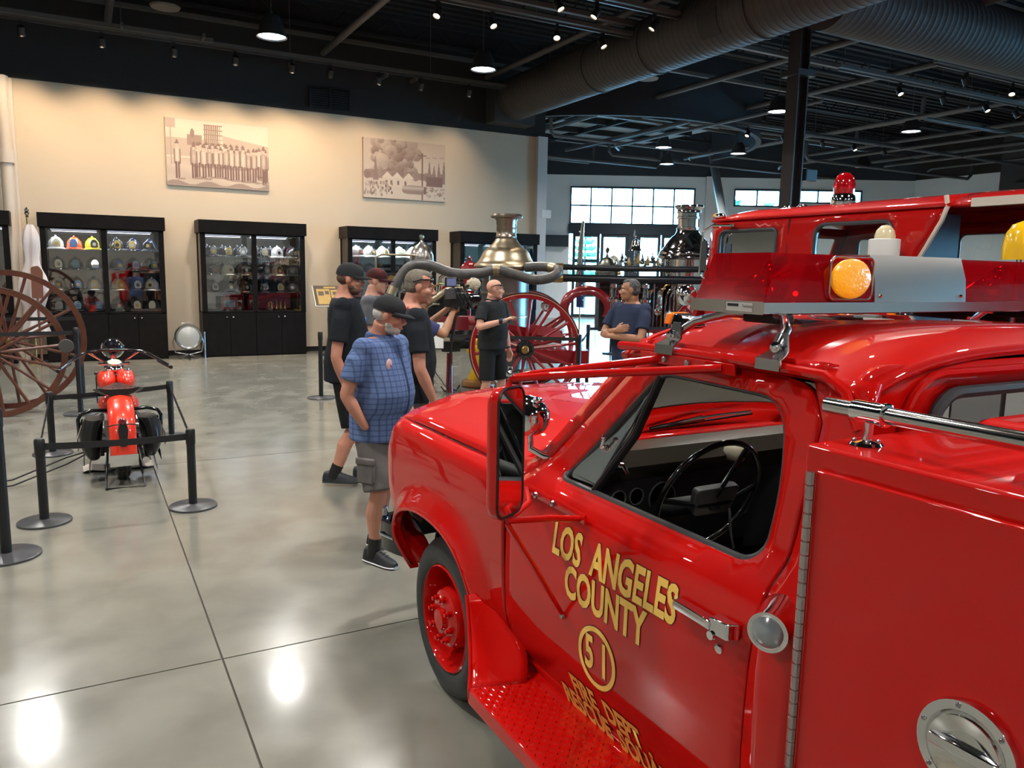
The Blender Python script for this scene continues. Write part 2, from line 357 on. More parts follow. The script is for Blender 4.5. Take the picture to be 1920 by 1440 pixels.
# window portals
for s0, s1, z0, z1 in ((8.2, 13.34, 3.9, 5.42), (8.35, 13.0, .06, 3.5), (14.94, 16.85, 4.72, 5.43), (17.5, 20.2, 4.9, 5.45)):
    c = V(far((s0+s1)/2, (z0+z1)/2, -.3)); l = bpy.data.lights.new('portal', 'AREA'); l.shape = 'RECTANGLE'; l.size = s1-s0; l.size_y = z1-z0; l.cycles.is_portal = True
    o = bpy.data.objects.new('window_portal', l); COL.objects.link(o); o.location = c; o.rotation_euler = V((N_.x, N_.y, 0)).to_track_quat('-Z', 'Y').to_euler()
# outside
tag(MB().box((-60, -60, -.6), (120, 140, -.3)).build('car_park', mat('pale_asphalt', (.30, .32, .33), .9), smooth=0), 'pale ground outside beyond the glass doors', 'ground', kind='structure')
TREE = mat('tree_leaves', (.10, .22, .12), .8, noise=(2, 1, 3, (.16, .30, .2))); TRUNK = mat('tree_trunk', (.12, .08, .05), .9)
for i, (s, d, h) in enumerate(((15.6, 9, 6.4), (18.6, 14, 6.8), (21.6, 20, 7.6), (9.2, 16, 5.2))):
    p = far(s*1.12, -.3, -d); t = thing('conifer_tree', ['conifer seen through the left pane of the paired high window', 'broad conifer seen through the high window behind the column', 'conifer seen at the right end of the high window', 'low tree seen through the big gridded window'][i], 'tree', p, i, 'trees outside the windows')
    mb = MB(); random.seed(i)
    for k in range(9):
        z = h*(.35+.65*k/9); r = (1-k/9)*1.5+.15
        for q in range(7):
            a = q*.9+k*.5; mb.tube([(0, 0, z), (r*.6*cos(a), r*.6*sin(a), z-.02), (r*cos(a), r*sin(a), z+.18)], [.12, .14, .02], 5)
    mb.build('foliage', TREE, t); MB().cyl((0, 0, 0), (0, 0, h*.95), .14, .04, 8).build('trunk', TRUNK, t)
# back wall dressings
struct(MB().box((-9, 17.98, 0), (10.6, 18.02, .11)).build('baseboard_back', BLACK, smooth=0))
WP = mat('white_pilaster_b', (.60, .52, .43), .6)
struct(MB().box((10.44, 17.86, 0), (10.72, 18.3, 5.33)).build('trim_4', mat('pilaster_corner', (.60, .58, .57), .6), smooth=0), 'pale pilaster at the right end of the beige wall')
struct(MB().box((10.58, 17.98, 3.3), (10.86, 17.85, 3.5)).build('trim_5', WHITE, smooth=0), 'small white box on the corner pilaster')
t = MB(); t.cyl((-1.12, 17.9, 0), (-1.12, 17.9, 5.33), .1, n=20); t.cyl((-1.12, 17.9, 3.75), (-1.12, 17.9, 4.0), .13, n=20); t.box((-1.24, 17.9, 0), (-1.0, 18.02, 5.33)); t.tube([(-.98, 17.93, 0), (-.98, 17.93, 3.3), (-.98, 17.93, 5.3)], .04, 10)
struct(t.build('trim_6', WP), 'cream column with pipes and a collar at the left end of the beige wall')
# vent grille
v = thing('wall_vent', 'black double louvre vent high on the dark band of the back wall', 'vent', (5.08, 17.93, 5.64))
MB().box((-.46, 0, -.22), (.46, .04, .22)).build('backing', mat('vent_black', (.004, .004, .004), .8), v, 0)
for a in (-.46, -.015, .43): MB().box((a, -.03, -.22), (a+.03, 0, .22)).build('frame_bar', mat('vent_frame', (.014, .013, .013), .6), v, 0)
for k in range(8):
    MB().box((-.44, -.02, -.2+k*.05), (.44, .0, -.185+k*.05)).build('slat', MATS['vent_frame'], v, 0)
# ceiling
DECK = mat('black_deck', (.012, .013, .015), .75); PIPE = mat('grey_black_pipe', (.075, .075, .078), .5); STRUT = mat('strut_dull', (.10, .095, .088), .45)
mb = MB(); mb.box((-9.2, -8.2, 7.7), (34, 36, 7.85))
ceil = struct(mb.build('ceiling', DECK, smooth=0))
rb = MB()
for i in range(130): rb.box((-9, -8+i*.32, 7.6), (31, -7.86+i*.32, 7.72))
o = rb.build('deck_rib', DECK, ceil, 0); o['kind'] = 'stuff'
for y in (2.2, 5.2, 8.2, 11.3, 14.6, 17.8, 21, 24.4, 27.6):
    MB().box((-9, y-.09, 7.05), (30, y+.09, 7.12)).build('joist_chord', DECK, ceil, 0)
    mb = MB(); mb.box((-9, y-.06, 7.5), (30, y+.06, 7.6))
    for k in range(39): mb.tube([(-9+k, y, 7.08), (-8.5+k, y, 7.55), (-8+k, y, 7.08)], .018, 5)
    mb.build('joist_web', DECK, ceil, 0)
for y, z, x0, x1 in ((16.93, 6.24, -9, 2.5), (17.86, 6.9, -9, 10.4), (12.25, 6.42, 4.4, 17.1), (15.0, 6.6, 11, 26), (9.0, 6.5, 10.6, 26), (20.2, 6.6, 12, 30), (5.5, 6.5, -9, 9)):
    MB().box((x0, y-.05, z-.04), (x1, y+.05, z+.04)).build('strut_channel', STRUT, ceil, 0)
for x, z, y0, y1 in ((.72, 6.6, 4, 18.6), (4.95, 6.6, 4, 18.3), (9.0, 6.6, 9, 18), (13.2, 6.4, 6, 28), (16.4, 6.5, 4, 26), (20.5, 6.3, 4, 24), (24.5, 6.5, 3, 22), (27.4, 6.4, 3, 21)):
    MB().cyl((x, y0, z), (x, y1, z), .07, n=10).build('ceiling_pipe', PIPE, ceil)
for i, (x, y) in enumerate(((.9, 17), (4.2, 17.86), (6.3, 17.86), (2.3, 16.9), (9.3, 12.3), (7, 17.86))):
    MB().box((x-.02, y-.3, 6.2), (x+.02, y+.3, 6.28)).build('strut_bracket', STRUT, ceil, 0)
for k in range(30):
    x = -6+(k % 10)*3.1+.7; y = (17.0, 12.3, 11.0)[k//10]
    MB().cyl((x, y, 6.2), (x, y, 7.6), .008, n=6).build('hanger_rod', PIPE, ceil)
# pipes over the far room
rnd = random.Random(3)
for y, z, x0, x1 in ((21.5, 6.1, 13, 24), (22.6, 5.9, 16, 29), (17.5, 6.1, 15, 22), (16.2, 5.9, 18, 30), (13.2, 5.95, 19, 30), (18.6, 5.7, 21, 30), (24.8, 6.0, 12.5, 20), (26.5, 6.2, 12, 18)):
    MB().tube([(x0, y, z+.5), (x0, y, z+.12), (x0+.12, y, z), (x1-.2, y+.0, z), (x1, y, z+.15), (x1, y, z+.6)], .055, 8).build('ceiling_pipe', PIPE, ceil)
for x, y0, y1, z in ((15.1, 13, 21, 5.9), (19.0, 12, 22, 6.0), (22.4, 10, 21, 5.85), (25.6, 9, 19, 5.9), (28.2, 8, 19, 6.0)):
    MB().tube([(x, y0, z), (x, y1, z), (x+.5, y1+.5, z)], .05, 8).build('ceiling_pipe', PIPE, ceil)
# drum soffit with lighter inner ceiling near the entrance
cx, cy, rr_ = 14.6, 21.6, 5.2
seg = [(cx+rr_*cos(a), cy+rr_*sin(a)) for a in [pi*.98+i*(pi*1.02)/40 for i in range(41)]]
mb = MB(); n = len(seg)
mb.v = [(x, y, 5.9) for x, y in seg]+[(x, y, 7.7) for x, y in seg]+[(cx+(x-cx)*.97, cy+(y-cy)*.97, 5.9) for x, y in seg]+[(cx+(x-cx)*.97, cy+(y-cy)*.97, 7.7) for x, y in seg]
for i in range(n-1): mb.f += [(i, i+1, n+i+1, n+i), (2*n+i, 2*n+i+1, 3*n+i+1, 3*n+i), (i, i+1, 2*n+i+1, 2*n+i)]
struct(mb.build('trim_7', mat('soffit_dark', (.02, .022, .028), .7)), 'dark curved drum soffit hanging before the entrance windows')
struct(MB().prism([(cx+(x-cx)*.96, cy+(y-cy)*.96) for x, y in seg]+[(cx+4.9, cy+5), (cx-3.7, cy+5)], 6.9, 6.95).build('trim_8', mat('soffit_ceiling_pale', (.30, .36, .38), .8), smooth=0), 'pale blue grey ceiling inside the curved drum soffit')
for i in range(5):
    y = 18.5+i*1.7
    MB().box((11, y, 6.7), (19, y+.12, 6.88)).build('soffit_beam', DECK, bpy.data.objects['trim_8'], 0)
for i in range(4):
    x = 11.6+i*1.9
    MB().box((x, 17, 6.66), (x+.1, 26, 6.8)).build('soffit_beam', DECK, bpy.data.objects['trim_8'], 0)
# ducts
DUCT = mat('grey_duct_metal', (.050, .048, .047), .6)
def duct(name, label, a, b, r, groove):
    a = V(a); b = V(b); L = (b-a).length; d = (b-a).normalized(); prof = []; s = 0
    while s < L:
        prof += [(r, s), (r, min(s+groove*.8, L)), (r+.005, min(s+groove*.87, L)), (r+.005, min(s+groove*.94, L))]; s += groove
    prof.append((r, L)); mb = MB(); mb.lathe(prof, a, d, 40)
    t = thing(name, label, 'duct', a); mb.v = [tuple(V(p)-a) for p in mb.v]; mb.build('duct_tube', DUCT, t, 30); return t
t = duct('spiral_duct', 'long grey spiral air duct running from the back wall towards the camera', (9.5, 17.9, 6.06), (9.5, -7.8, 6.06), .5, .13)
for dy in (-4.1, -5.9, -8.5, -11.5): MB().lathe([(.505, -.02), (.52, -.02), (.52, .02), (.505, .02)], (0, dy, 0), (0, 1, 0), 40).build('joint_band', DUCT, t)
MB().box((-.56, -.5, -.58), (.56, 0, .3)).build('wall_collar', DUCT, t, 0)
rg = MB()
for k in range(9): rg.rings([[(.515*cos(a)*-1, -7.6+q, .515*sin(a)) for q in (0, .035)] + [(.505*cos(a)*-1, -7.6+q, .505*sin(a)) for q in (.035, 0)] for a in [R(-48+4*i) for i in range(11)]]) if 0 else None
mbg = MB(); mbg.rings([[(-.512*cos(a), y, .512*sin(a)) for y in (-7.95, -7.5)]+[(-.50*cos(a), y, .50*sin(a)) for y in (-7.5, -7.95)] for a in [R(-45+6*i) for i in range(9)]])
mbg.build('register_grille', mat('grille_dark', (.03, .03, .032), .6, bump=(300, .5, .004)), t)
t2 = duct('spiral_duct', 'second grey air duct crossing right above the red fire engine', (9.95, 8.65, 6.06), (27, 8.65, 6.06), .5, .13)
# column
c = thing('steel_column', 'dark steel I-section column rising behind the red fire engine cab', 'column', (11.35, 10.35, 0))
MB().box((-.13, -.13, 0), (-.10, .13, 7.1)).build('flange', mat('column_dark', (.04, .037, .038), .45), c, 0); MB().box((.10, -.13, 0), (.13, .13, 7.1)).build('flange', MATS['column_dark'], c, 0)
MB().box((-.10, -.01, 0), (.10, .01, 7.1)).build('web', MATS['column_dark'], c, 0)
MB().box((-.22, -.2, 5.4), (.22, .2, 5.5)).build('cap_plate', MATS['column_dark'], c, 0)
s = tag(MB().box((0, 0, 0), (.3, .16, .22)).build('wall_speaker', BLACK, smooth=0, loc=(11.55, 10.2, 3.62), bevel=.02), 'black speaker box bracketed to the steel column', 'speaker')
for (a, b2) in (((12.2, 12.2, 3.2), (16.5, 20, 6.6)),):
    struct(MB().tube([(19.6, 20.2, 2.2), (22.4, 24.6, 6.8)], .16, 12).build('trim_9', mat('brace_grey', (.25, .28, .30), .5)), 'diagonal steel brace before the far wall windows')
# stepped dark structure on the right wall
struct(MB().box((30.0, 10, 5.2), (30.2, 17.5, 7.7)).box((29.8, 10, 3.5), (30.2, 17.0, 5.4)).build('trim_10', mat('shutter_grey', (.05, .05, .052), .6), smooth=0), 'dark roll shutter housing high on the right wall')
# pendants
def mk_pendant():
    t = thing('pendant_lamp', 'x', 'lamp', (0, 0, 0))
    MB().lathe([(.05, .36), (.13, .34), (.16, .26), (.2, .2), (.21, .1), (.25, .03), (.255, 0), (.24, 0), (.20, .08), (.05, .12)], n=28).build('shade', mat('lamp_housing', (.03, .032, .035), .4), t)
    MB().lathe([(.0, .02), (.22, .02), (.225, .035), (0, .035)], n=28).build('diffuser', BULB, t)
    m2 = MB()
    for k in range(26):
        z = .42+k*.06
        if z > 1.85: break
        m2.tube([(.012*cos(a), 0, z+.03+.04*sin(a)) if k % 2 else (0, .012*cos(a), z+.03+.04*sin(a)) for a in [0, pi/2, pi, 1.5*pi]], .005, 5, closed=True)
    m2.tube([(0, 0, .34), (0, 0, .42)], .02, 8); m2.build('chain', PIPE, t)
    return t
pp = mk_pendant()
PL = ['pendant lamp over the motorcycle bay, nearest the back wall on the left', 'pendant lamp hanging just left of the round duct', 'bright pendant lamp hanging beside the steel column', 'pendant lamp hanging right of the steel column', 'pendant lamp with lit rim left of the column by the far wall', 'small pendant lamp before the gridded high window', 'small pendant lamp above the red beacon', 'dark bell pendant left of the far wall column']
for i, (x, y) in enumerate(PENDANTS):
    lab = PL[i] if i < 8 else 'pendant lamp outside the picture'
    if i == 0: pp.location = (x, y, 5.74); pp['label'] = lab; pp['group'] = 'high bay pendant lamps'
    elif i < 8: dup(pp, (x, y, 5.74), 0, lab, 'high bay pendant lamps')
    else: dup(pp, (x, y, 5.74), 0, 'high bay pendant lamp hanging out of view beyond the picture edge', 'pendant lamps beyond the picture')
# tracks and heads
def track(label, x0, x1, y, z):
    t = thing('light_track', label, 'track', (x0, y, z)); MB().box((0, -.02, -.02), (x1-x0, .02, .02)).build('rail', mat('track_metal', (.06, .06, .06), .35), t, 0)
    MB().box((0, -.05, .04), (x1-x0, .05, .10)).build('top_channel', STRUT, t, 0); return t
TR = [('light track along the back wall above the posters', -6, 9.6, 17.0, 6.14, WALLHEADS[:-2], 1),
      ('light track left of the round duct, farther one', 4.4, 9.1, 12.15, 6.14, [5.2, 6.17, 7.42, 8.37], 0),
      ('light track at the top edge, nearer one', 5.5, 9.0, 10.85, 6.14, [6.65, 7.34, 8.49], 0),
      ('light track right of the column, nearest the second duct', 14.6, 22, 9.97, 5.98, [15.6, 17.2, 18.6, 20], 0),
      ('light track right of the column, under the pipes', 13.4, 22, 11.2, 5.98, [15.3, 16.8, 18.4, 19.6], 0),
      ('light track deep in the right hall before the far wall', 15.6, 23, 16.6, 5.98, [16.4, 17.8, 19.4, 20.8, 22.2], 0)]
def mk_head(lit):
    t = thing('track_spotlight', 'x', 'spotlight')
    MB().box((-.03, -.03, -.1), (.03, .03, .0)).build('driver_box', BLACK, t, 0)
    q = Matrix.Rotation(R(-32), 4, 'X')
    mb = MB(); mb.lathe([(.03, .1), (.06, .08), (.065, -.08), (.055, -.08), (.05, -.05), (0, -.05)], n=16); mb.v = [tuple(q @ V(p)+V((0, 0, -.17))) for p in mb.v]; mb.build('can', BLACK, t)
    mb = MB(); mb.lathe([(0, -.055), (.05, -.055), (.05, -.06), (0, -.06)], n=14); mb.v = [tuple(q @ V(p)+V((0, 0, -.17))) for p in mb.v]; mb.build('lens', WBULB if lit else mat('dark_lens', (.2, .18, .15), .2), t)
    return t
hw = mk_head(0); hw.rotation_euler = (0, 0, 0); first = {0: 1, 1: 1}; hl = mk_head(1)
TS = {t_[0]: n_ for t_, n_ in zip(TR, ('track along the back wall', 'farther track left of the round duct', 'nearer track at the top edge', 'track nearest the second duct', 'track under the pipes right of the column', 'track deep in the right hall'))}
ordn = ['first', 'second', 'third', 'fourth', 'fifth', 'sixth', 'seventh', 'eighth', 'ninth']
for lab, x0, x1, y, z, xs, wl in TR:
    track(lab, x0, x1, y, z)
    for k, x in enumerate(sorted(xs)):
        L = '%s spotlight from the left, %s' % (ordn[k], TS[lab])
        src = hw if wl else hl; key = 0 if wl else 1
        rz = pi if wl else random.uniform(-2, 2)
        if first[key]: src.location = (x, y, z-.02); src['label'] = L; src['group'] = 'track spotlights'; first[key] = 0; src.rotation_euler = (0, 0, rz if not wl else pi)
        else: dup(src, (x, y, z-.02), rz, L, 'track spotlights')
tag(MB().lathe([(0, 0), (.24, 0), (.26, .03), (.2, .06), (0, .07)], n=24).build('ceiling_speaker', mat('speaker_grey', (.12, .11, .10), .6), loc=(1.59, 16.2, 6.5)), 'round grey ceiling speaker above the left poster', 'speaker')
tag(MB().lathe([(0, 0), (.24, 0), (.26, .03), (.2, .06), (0, .07)], n=24).build('ceiling_speaker', mat('speaker_grey2', (.25, .27, .28), .5), loc=(12.4, 16.0, 6.6)), 'round pale ceiling disc below the round duct', 'speaker')
# ================================================================== RESCUE SQUAD TRUCK (front towards +Y, left side at X = 1.34)
CX = 2.27
TZ = [.28, .44, .54, .59, .62, .8, 1.0, 1.10, 1.17, 1.21, 1.24, 1.66, 1.75]
TX = [1.46, 1.415, 1.373, 1.352, 1.343, 1.335, 1.338, 1.352, 1.385, 1.43, 1.452, 1.535, 1.555]
def sx(z): return float(np.interp(z, TZ, TX))
def ssx(z):
    return (sx(z-.02)+2*sx(z)+sx(z+.02))/4
sq = thing('rescue_truck', 'glossy red rescue pickup truck with gold LOS ANGELES COUNTY lettering, filling the right foreground', 'truck', (CX, 2.0, 0))
O = V((CX, 2.0, 0))
def loc3(f): return lambda a, b: tuple(V(f(a, b))-O)
def bl(mb, name, m, parent=sq, smooth=40, bevel=0):
    mb.v = [tuple(V(p)-O) for p in mb.v]; return mb.build(name, m, parent, smooth, bevel=bevel)
def mirx(f): return lambda a, b: (lambda p: (2*CX-p[0], p[1], p[2]))(f(a, b))
# --- front clip
UZ = [.28, .44, .54, .60, .8, 1.0, 1.08, 1.12, 1.15, 1.19, 1.22]
UX = [1.46, 1.42, 1.37, 1.345, 1.333, 1.328, 1.334, 1.343, 1.358, 1.395, 1.45]
UH = [.28, .44, .54, .60, .8, 1.0, 1.08, 1.12, 1.142, 1.168, 1.150]
ARCH = [(3.505, .30), (3.555, .60), (3.52, .70), (3.42, .765), (3.25, .81), (3.05, .82), (2.86, .79), (2.72, .70), (2.63, .55), (2.57, .30)]
ARCH = rpoly(ARCH, .12, 4)
AR = np.array([p for p in resample(ARCH, .03) if p[1] > .32])
YF = ([.28, .42, .5, .58, .66, .77, .9, 1.0, 1.1, 1.15, 1.2], [3.50, 3.50, 3.54, 3.62, 3.84, 3.93, 3.94, 3.91, 3.84, 3.78, 3.72])
def nose(y, h):
    if y <= 3.56: return y, 0
    t = (y-3.56)/(3.94-3.56); yf = float(np.interp(h, *YF))
    return 3.56+t*(yf-3.56), .10*t**3.2
def fend(y, u):
    h = float(np.interp(u, UZ, UH)); x = float(np.interp(u, UZ, UX)); yy, ins = nose(y, h)
    d = float(np.min(np.hypot(AR[:, 0]-y, AR[:, 1]-u))); k = max(0, 1-d/.11); k = k*k*(3-2*k)
    inner = inpoly(y, u, ARCH)
    x -= .062*k*min(1, max(0, (u-.3)/.25+.4)) if u < .98 else 0
    # crown bulge on the fender side
    return (x+ins, yy, h)
outer = [(2.478, .44), (3.94, .44), (3.94, 1.19), (2.478, 1.19)]
P_out = [(2.478, .44), (2.57, .44)]+[p for p in reversed(ARCH) if p[1] >= .44]+[(3.51, .44), (3.94, .44), (3.94, 1.215), (2.478, 1.215)]
fl = panel('front_fender', RED, sq, P_out, (), loc3(fend), step=.03, thick=.018, side=1)
fr2 = panel('front_fender', RED, sq, P_out, (), loc3(mirx(fend)), step=.06, thick=.018, side=-1)
# arch return lip
mb = MB(); inn = [fend(y, u) for y, u in ARCH if u > .40]
mb.rings([[V(p), V(p)+V((.045, 0, 0)), V(p)+V((.045, 0, .012)), V(p)+V((0, 0, .012))] for p in inn]); bl(mb, 'arch_lip', RED, fl)
mb = MB(); mb.rings([[(1.5, 3.05+.5*cos(a), .36+.5*sin(a)), (1.8, 3.05+.5*cos(a), .36+.5*sin(a)), (1.8, 3.05+.51*cos(a), .36+.51*sin(a)), (1.5, 3.05+.51*cos(a), .36+.51*sin(a))] for a in [R(10+16*i) for i in range(11)]])
mb.box((1.8, 2.5, .3), (1.82, 3.6, 1.0)); bl(mb, 'wheel_well', BLK2)
# --- hood
def hood(y, s):      # s 0..1 across
    y0 = y
    X0, X1 = 1.400, 2*CX-1.400; x = X0+(X1-X0)*s; q = abs(x-CX)/(CX-X0); 
    z = 1.176+.055*(1-q**6)+.045*(1-q**2)+.018*max(0, min(1, (.72-q)/.06))
    if y > 3.4: z -= .05*((y-3.4)/.45)**2.2
    z += .02*(3.3-y)/.8*(1-q**8) if y < 3.3 else 0
    yy = y+(.10*(1-q**2) if y > 3.4 else 0)*(y-3.4)/.4
    return (x, yy, z)
panel('hood', RED, sq, [(2.50, 0), (3.74, 0), (3.74, 1), (2.50, 1)], (), loc3(hood), step=.05, thick=.014, side=1)
# grille and front closure
mb = MB(); mb.box((1.46, 3.6, .62), (2*CX-1.46, 3.84, 1.08)); g = bl(mb, 'grille', mat('grille_silver', (.5, .5, .5), .3, .8))
for k in range(7): bl(MB().box((1.75, 3.84, .68+k*.055), (2*CX-1.75, 3.86, .70+k*.055)), 'grille_bar', CHROME, g, 0)
for s in (1.6, 2*CX-1.6): bl(MB().lathe([(.0, .03), (.085, .02), (.1, 0), (.1, -.03)], (s, 3.84, .87), (0, 1, 0)), 'headlamp', mat('headlamp_glass', (.8, .8, .8), .1, coat=1))
bl(MB().box((1.40, 3.55, 1.07), (2*CX-1.40, 3.80, 1.13)), 'front_header', RED, bevel=.02)
mb = MB(); prof = [(3.88, .44), (4.0, .46), (4.03, .52), (4.0, .62), (3.93, .64)]
bpts = [(1.36, 3.72), (1.33, 3.84), (1.38, 3.95), (1.55, 4.0), (CX, 4.04), (2*CX-1.55, 4.0), (2*CX-1.38, 3.95), (2*CX-1.33, 3.84), (2*CX-1.36, 3.72)]
mb.rings([[(x, y, .43), (x, y, .58), (x+(.03 if x < CX else -.03), y-.05, .585), (x+(.03 if x < CX else -.03), y-.05, .425)] for x, y in bpts])
bmp = bl(mb, 'front_bumper', GLOSSBLK)
bl(MB().tube([(1.358, 3.73, .51), (1.328, 3.84, .51), (1.375, 3.96, .51), (1.55, 4.01, .51)], .008, 6), 'chrome_strip', CHROME, bmp, 0)
bl(MB().tube([(1.38, 3.92, .57), (1.38, 3.93, .61), (1.40, 3.97, .61), (1.41, 3.98, .57)], .012, 8), 'bumper_hook', CHROME, bmp)
# --- cab side: door
def side(y, z): return (ssx(z), y, z)
WIN = rpoly([(2.235, 1.195), (1.845, 1.607), (1.36, 1.60), (1.315, 1.40), (1.325, 1.195)], [.05, .05, .09, .2, .06], 5)
DOOR = rpoly([(2.462, .47), (2.462, 1.135), (2.40, 1.175), (1.925, 1.655), (1.30, 1.655), (1.245, 1.56), (1.255, 1.1), (1.27, .47)], [0, 0, .05, .06, .1, 0, 0, 0], 4)
def mk_side(mr):
    f = mirx(side) if mr else side; sg = -1 if mr else 1
    door = panel('door', RED, sq, DOOR, [WIN], loc3(f), step=.035 if not mr else .07, thick=.03, side=sg)
    RK = [(2.478, .30), (2.478, .462), (1.262, .462), (1.262, .30)]
    panel('rocker_panel', RED, sq, RK, (), loc3(f), step=.08, thick=.02, side=sg)
    # rear cab corner behind the door and windscreen pillar ahead of it
    CR = [(1.247, .30), (1.262, .462), (1.247, 1.1), (1.237, 1.56), (1.295, 1.67), (1.12, 1.67), (1.12, .30)]
    panel('cab_corner', RED, sq, CR, (), loc3(f), step=.06, thick=.02, side=sg)
    PL_ = [(2.47, 1.142), (2.50, 1.19), (2.44, 1.215), (1.965, 1.70), (1.90, 1.70), (2.405, 1.18)]
    panel('windscreen_pillar', RED, sq, PL_, (), loc3(lambda y, z: (f(y, z)[0]+(.0), f(y, z)[1], f(y, z)[2])), step=.04, thick=.05, side=sg)
    HD = [(1.925, 1.662), (1.96, 1.70), (1.25, 1.70), (1.29, 1.662)]
    panel('door_header', RED, sq, HD, (), loc3(f), step=.05, thick=.03, side=sg)
    return door
mk_side(True); door = mk_side(False)
def ringtube(P, f, r, m, name, parent, off=0, n=8, close=True):
    pts = [V(f(a, b))+V((off, 0, 0)) for a, b in resample(P, .04)]
    return bl(MB().tube(pts, r, n, closed=close), name, m, parent)
ringtube(WIN, side, .011, GASK, 'window_gasket', door, .012)
bl(MB().tube([V(side(1.85, 1.60))+V((.014, 0, 0)), V(side(1.92, 1.40))+V((.014, 0, 0)), V(side(2.035, 1.20))+V((.014, 0, 0))], .011, 8, sq=(1, 1.5)), 'vent_divider', BLK2, door)
bl(MB().tube([V(side(1.875, 1.58))+V((.02, 0, 0)), V(side(2.055, 1.21))+V((.02, 0, 0)), V(side(2.19, 1.215))+V((.02, 0, 0))], .006, 6), 'vent_frame', CHROME, door)
panel('vent_glass', SHGLASS, door, [(1.86, 1.58), (2.045, 1.21), (2.22, 1.205)], (), loc3(lambda y, z: (ssx(z)+.02, y, z)), step=.2, thick=0)
bl(MB().tube([V(side(y, 1.193))+V((.008, 0, 0)) for y in (2.02, 1.7, 1.36)], .006, 6), 'sill_trim', CHROME, door)
# vent latch
bl(MB().ball((1.475, 2.06, 1.335), .012).cyl((1.47, 2.06, 1.335), (1.47, 2.05, 1.365), .006).ball((1.47, 2.05, 1.37), .009), 'vent_latch', CHROME, door)
# seams (dark gaps)
for P in ([(2.470, .45), (2.470, 1.14)], [(1.2585, .45), (1.249, 1.1), (1.239, 1.56)]):
    pts = []
    for i in range(len(P)-1):
        a, b2 = V(P[i]), V(P[i+1])
        for k in range(13): q = a.lerp(b2, k/12); pts.append(V(side(q.x, q.y))+V((.012, 0, 0)))
    bl(MB().tube(pts, .007, 6), 'door_gap', BLK2)
# lettering
def ptx(cy, cz, tilt=0.): 
    def f(x, y): 
        z = cz+y; return tuple(V((ssx(z)-.0024, cy-x, z))-O)
    def g(x, y):
        z = cz+y; return tuple(V((ssx(z)-.0012, cy-x, z))-O)
    return f, g
FS = .70
for s, cy, cz, h, kx in (('LOS  ANGELES', 1.826, 1.022, .104, .665), ('COUNTY', 1.842, .905, .104, .68), ('5 1', 1.862, .722, .108, .66), ('FIRE  DEPT .', 1.835, .543, .078, .72), ('RESCUE  SQUAD', 1.845, .455, .078, .72)):
    f, g = ptx(cy, cz); rs = h/FS*.98
    text('lettering_outline', s, GOLDLINE, door, rs, g, bold=.0070, sx=kx); text('lettering', s, GOLD, door, rs, f, bold=.0048, sx=kx)
for r0, r1, dx, m_ in ((.081, .101, -.0022, GOLDLINE), (.083, .099, -.003, GOLD)):
    rg = []
    for i in range(48):
        a = 2*pi*i/48
        rg.append([V((ssx(.722+r*sin(a))+d, 1.862+r*cos(a), .722+r*sin(a))) for r, d in ((r0, dx), (r1, dx), (r1, 0), (r0, 0))])
    bl(MB().rings(rg, closed=True), 'number_ring', m_, door)
# door handle, lock, marker lamp
hd = bl(MB().rings([[(1.338-dx_, y, 1.052+hz) for dx_, hz in ((.0, -.011), (o_, -.012), (o_+.004, 0), (o_, .012), (0, .011))] for y, o_ in ((1.515, .006), (1.49, .03), (1.38, .034), (1.35, .036))]), 'door_handle', CHROME, door, bevel=.002)
bl(MB().rings([[(1.338-dx_, y, 1.055+hz) for dx_, hz in ((-.002, -.02), (o_, -.022), (o_, .020), (-.002, .02))] for y, o_ in ((1.355, .034), (1.30, .03), (1.285, .004))]), 'handle_block', CHROME, hd, bevel=.003)
bl(MB().cyl((1.345, 1.345, 1.03), (1.30, 1.345, 1.03), .011), 'push_button', CHROME, hd)
bl(MB().lathe([(0, .006), (.008, .006), (.013, .002), (.013, -.004)], (1.336, 1.349, .985), (-1, 0, 0), 18), 'door_lock', CHROME, door)
mk = bl(MB().lathe([(.022, .035), (.036, .045), (.046, .045), (.046, .0), (.055, -.06)], (1.335, 1.18, 1.118), (-1, -.45, 0), 28, ), 'marker_lamp', CHROME)
bl(MB().lathe([(0, .06), (.02, .056), (.036, .045), (.036, .03)], (1.335, 1.18, 1.118), (-1, -.45, 0), 24), 'lens', mat('frosted_lens', (.30, .33, .35), .14, .5, coat=1.), mk)
# --- roof
def roof(s, t):      # s across 0..1, t rear..front
    X0 = 1.525; x = X0+(2*CX-2*X0)*s; q = abs(x-CX)/(CX-X0); y = 1.14+(2.02-1.14)*t
    z = 1.672+.075*(1-q**4.5)+.030*(1-q*q)
    y += .05*(1-q*q) if t > .5 else 0
    if t < .2: z -= .05*((.2-t)/.2)**2.6
    if t > .78: z -= .030*((t-.78)/.22)**2
    return (x, y, z)
def roofp(a, b2): return roof(a/1.67, b2/.88)
rf = panel('cab_roof', RED, sq, [(0, 0), (1.67, 0), (1.67, .88), (0, .88)], (), loc3(roofp), step=.04, thick=.02, side=-1)
for sg in (0, 1):     # drip rail
    pts = [(1.14, 1.56), (1.18, 1.64), (1.24, 1.672), (1.45, 1.678), (1.7, 1.678), (1.95, 1.676), (2.04, 1.672)]
    q = [V((1.515 if not sg else 2*CX-1.515, y, z)) for y, z in pts]
    bl(MB().tube(q, .013, 8), 'drip_rail', RED, rf)
bl(MB().tube([V(roof(k/12, 1))+V((0, 0.01, -.004)) for k in range(13)], .014, 8), 'visor_edge', RED, rf)
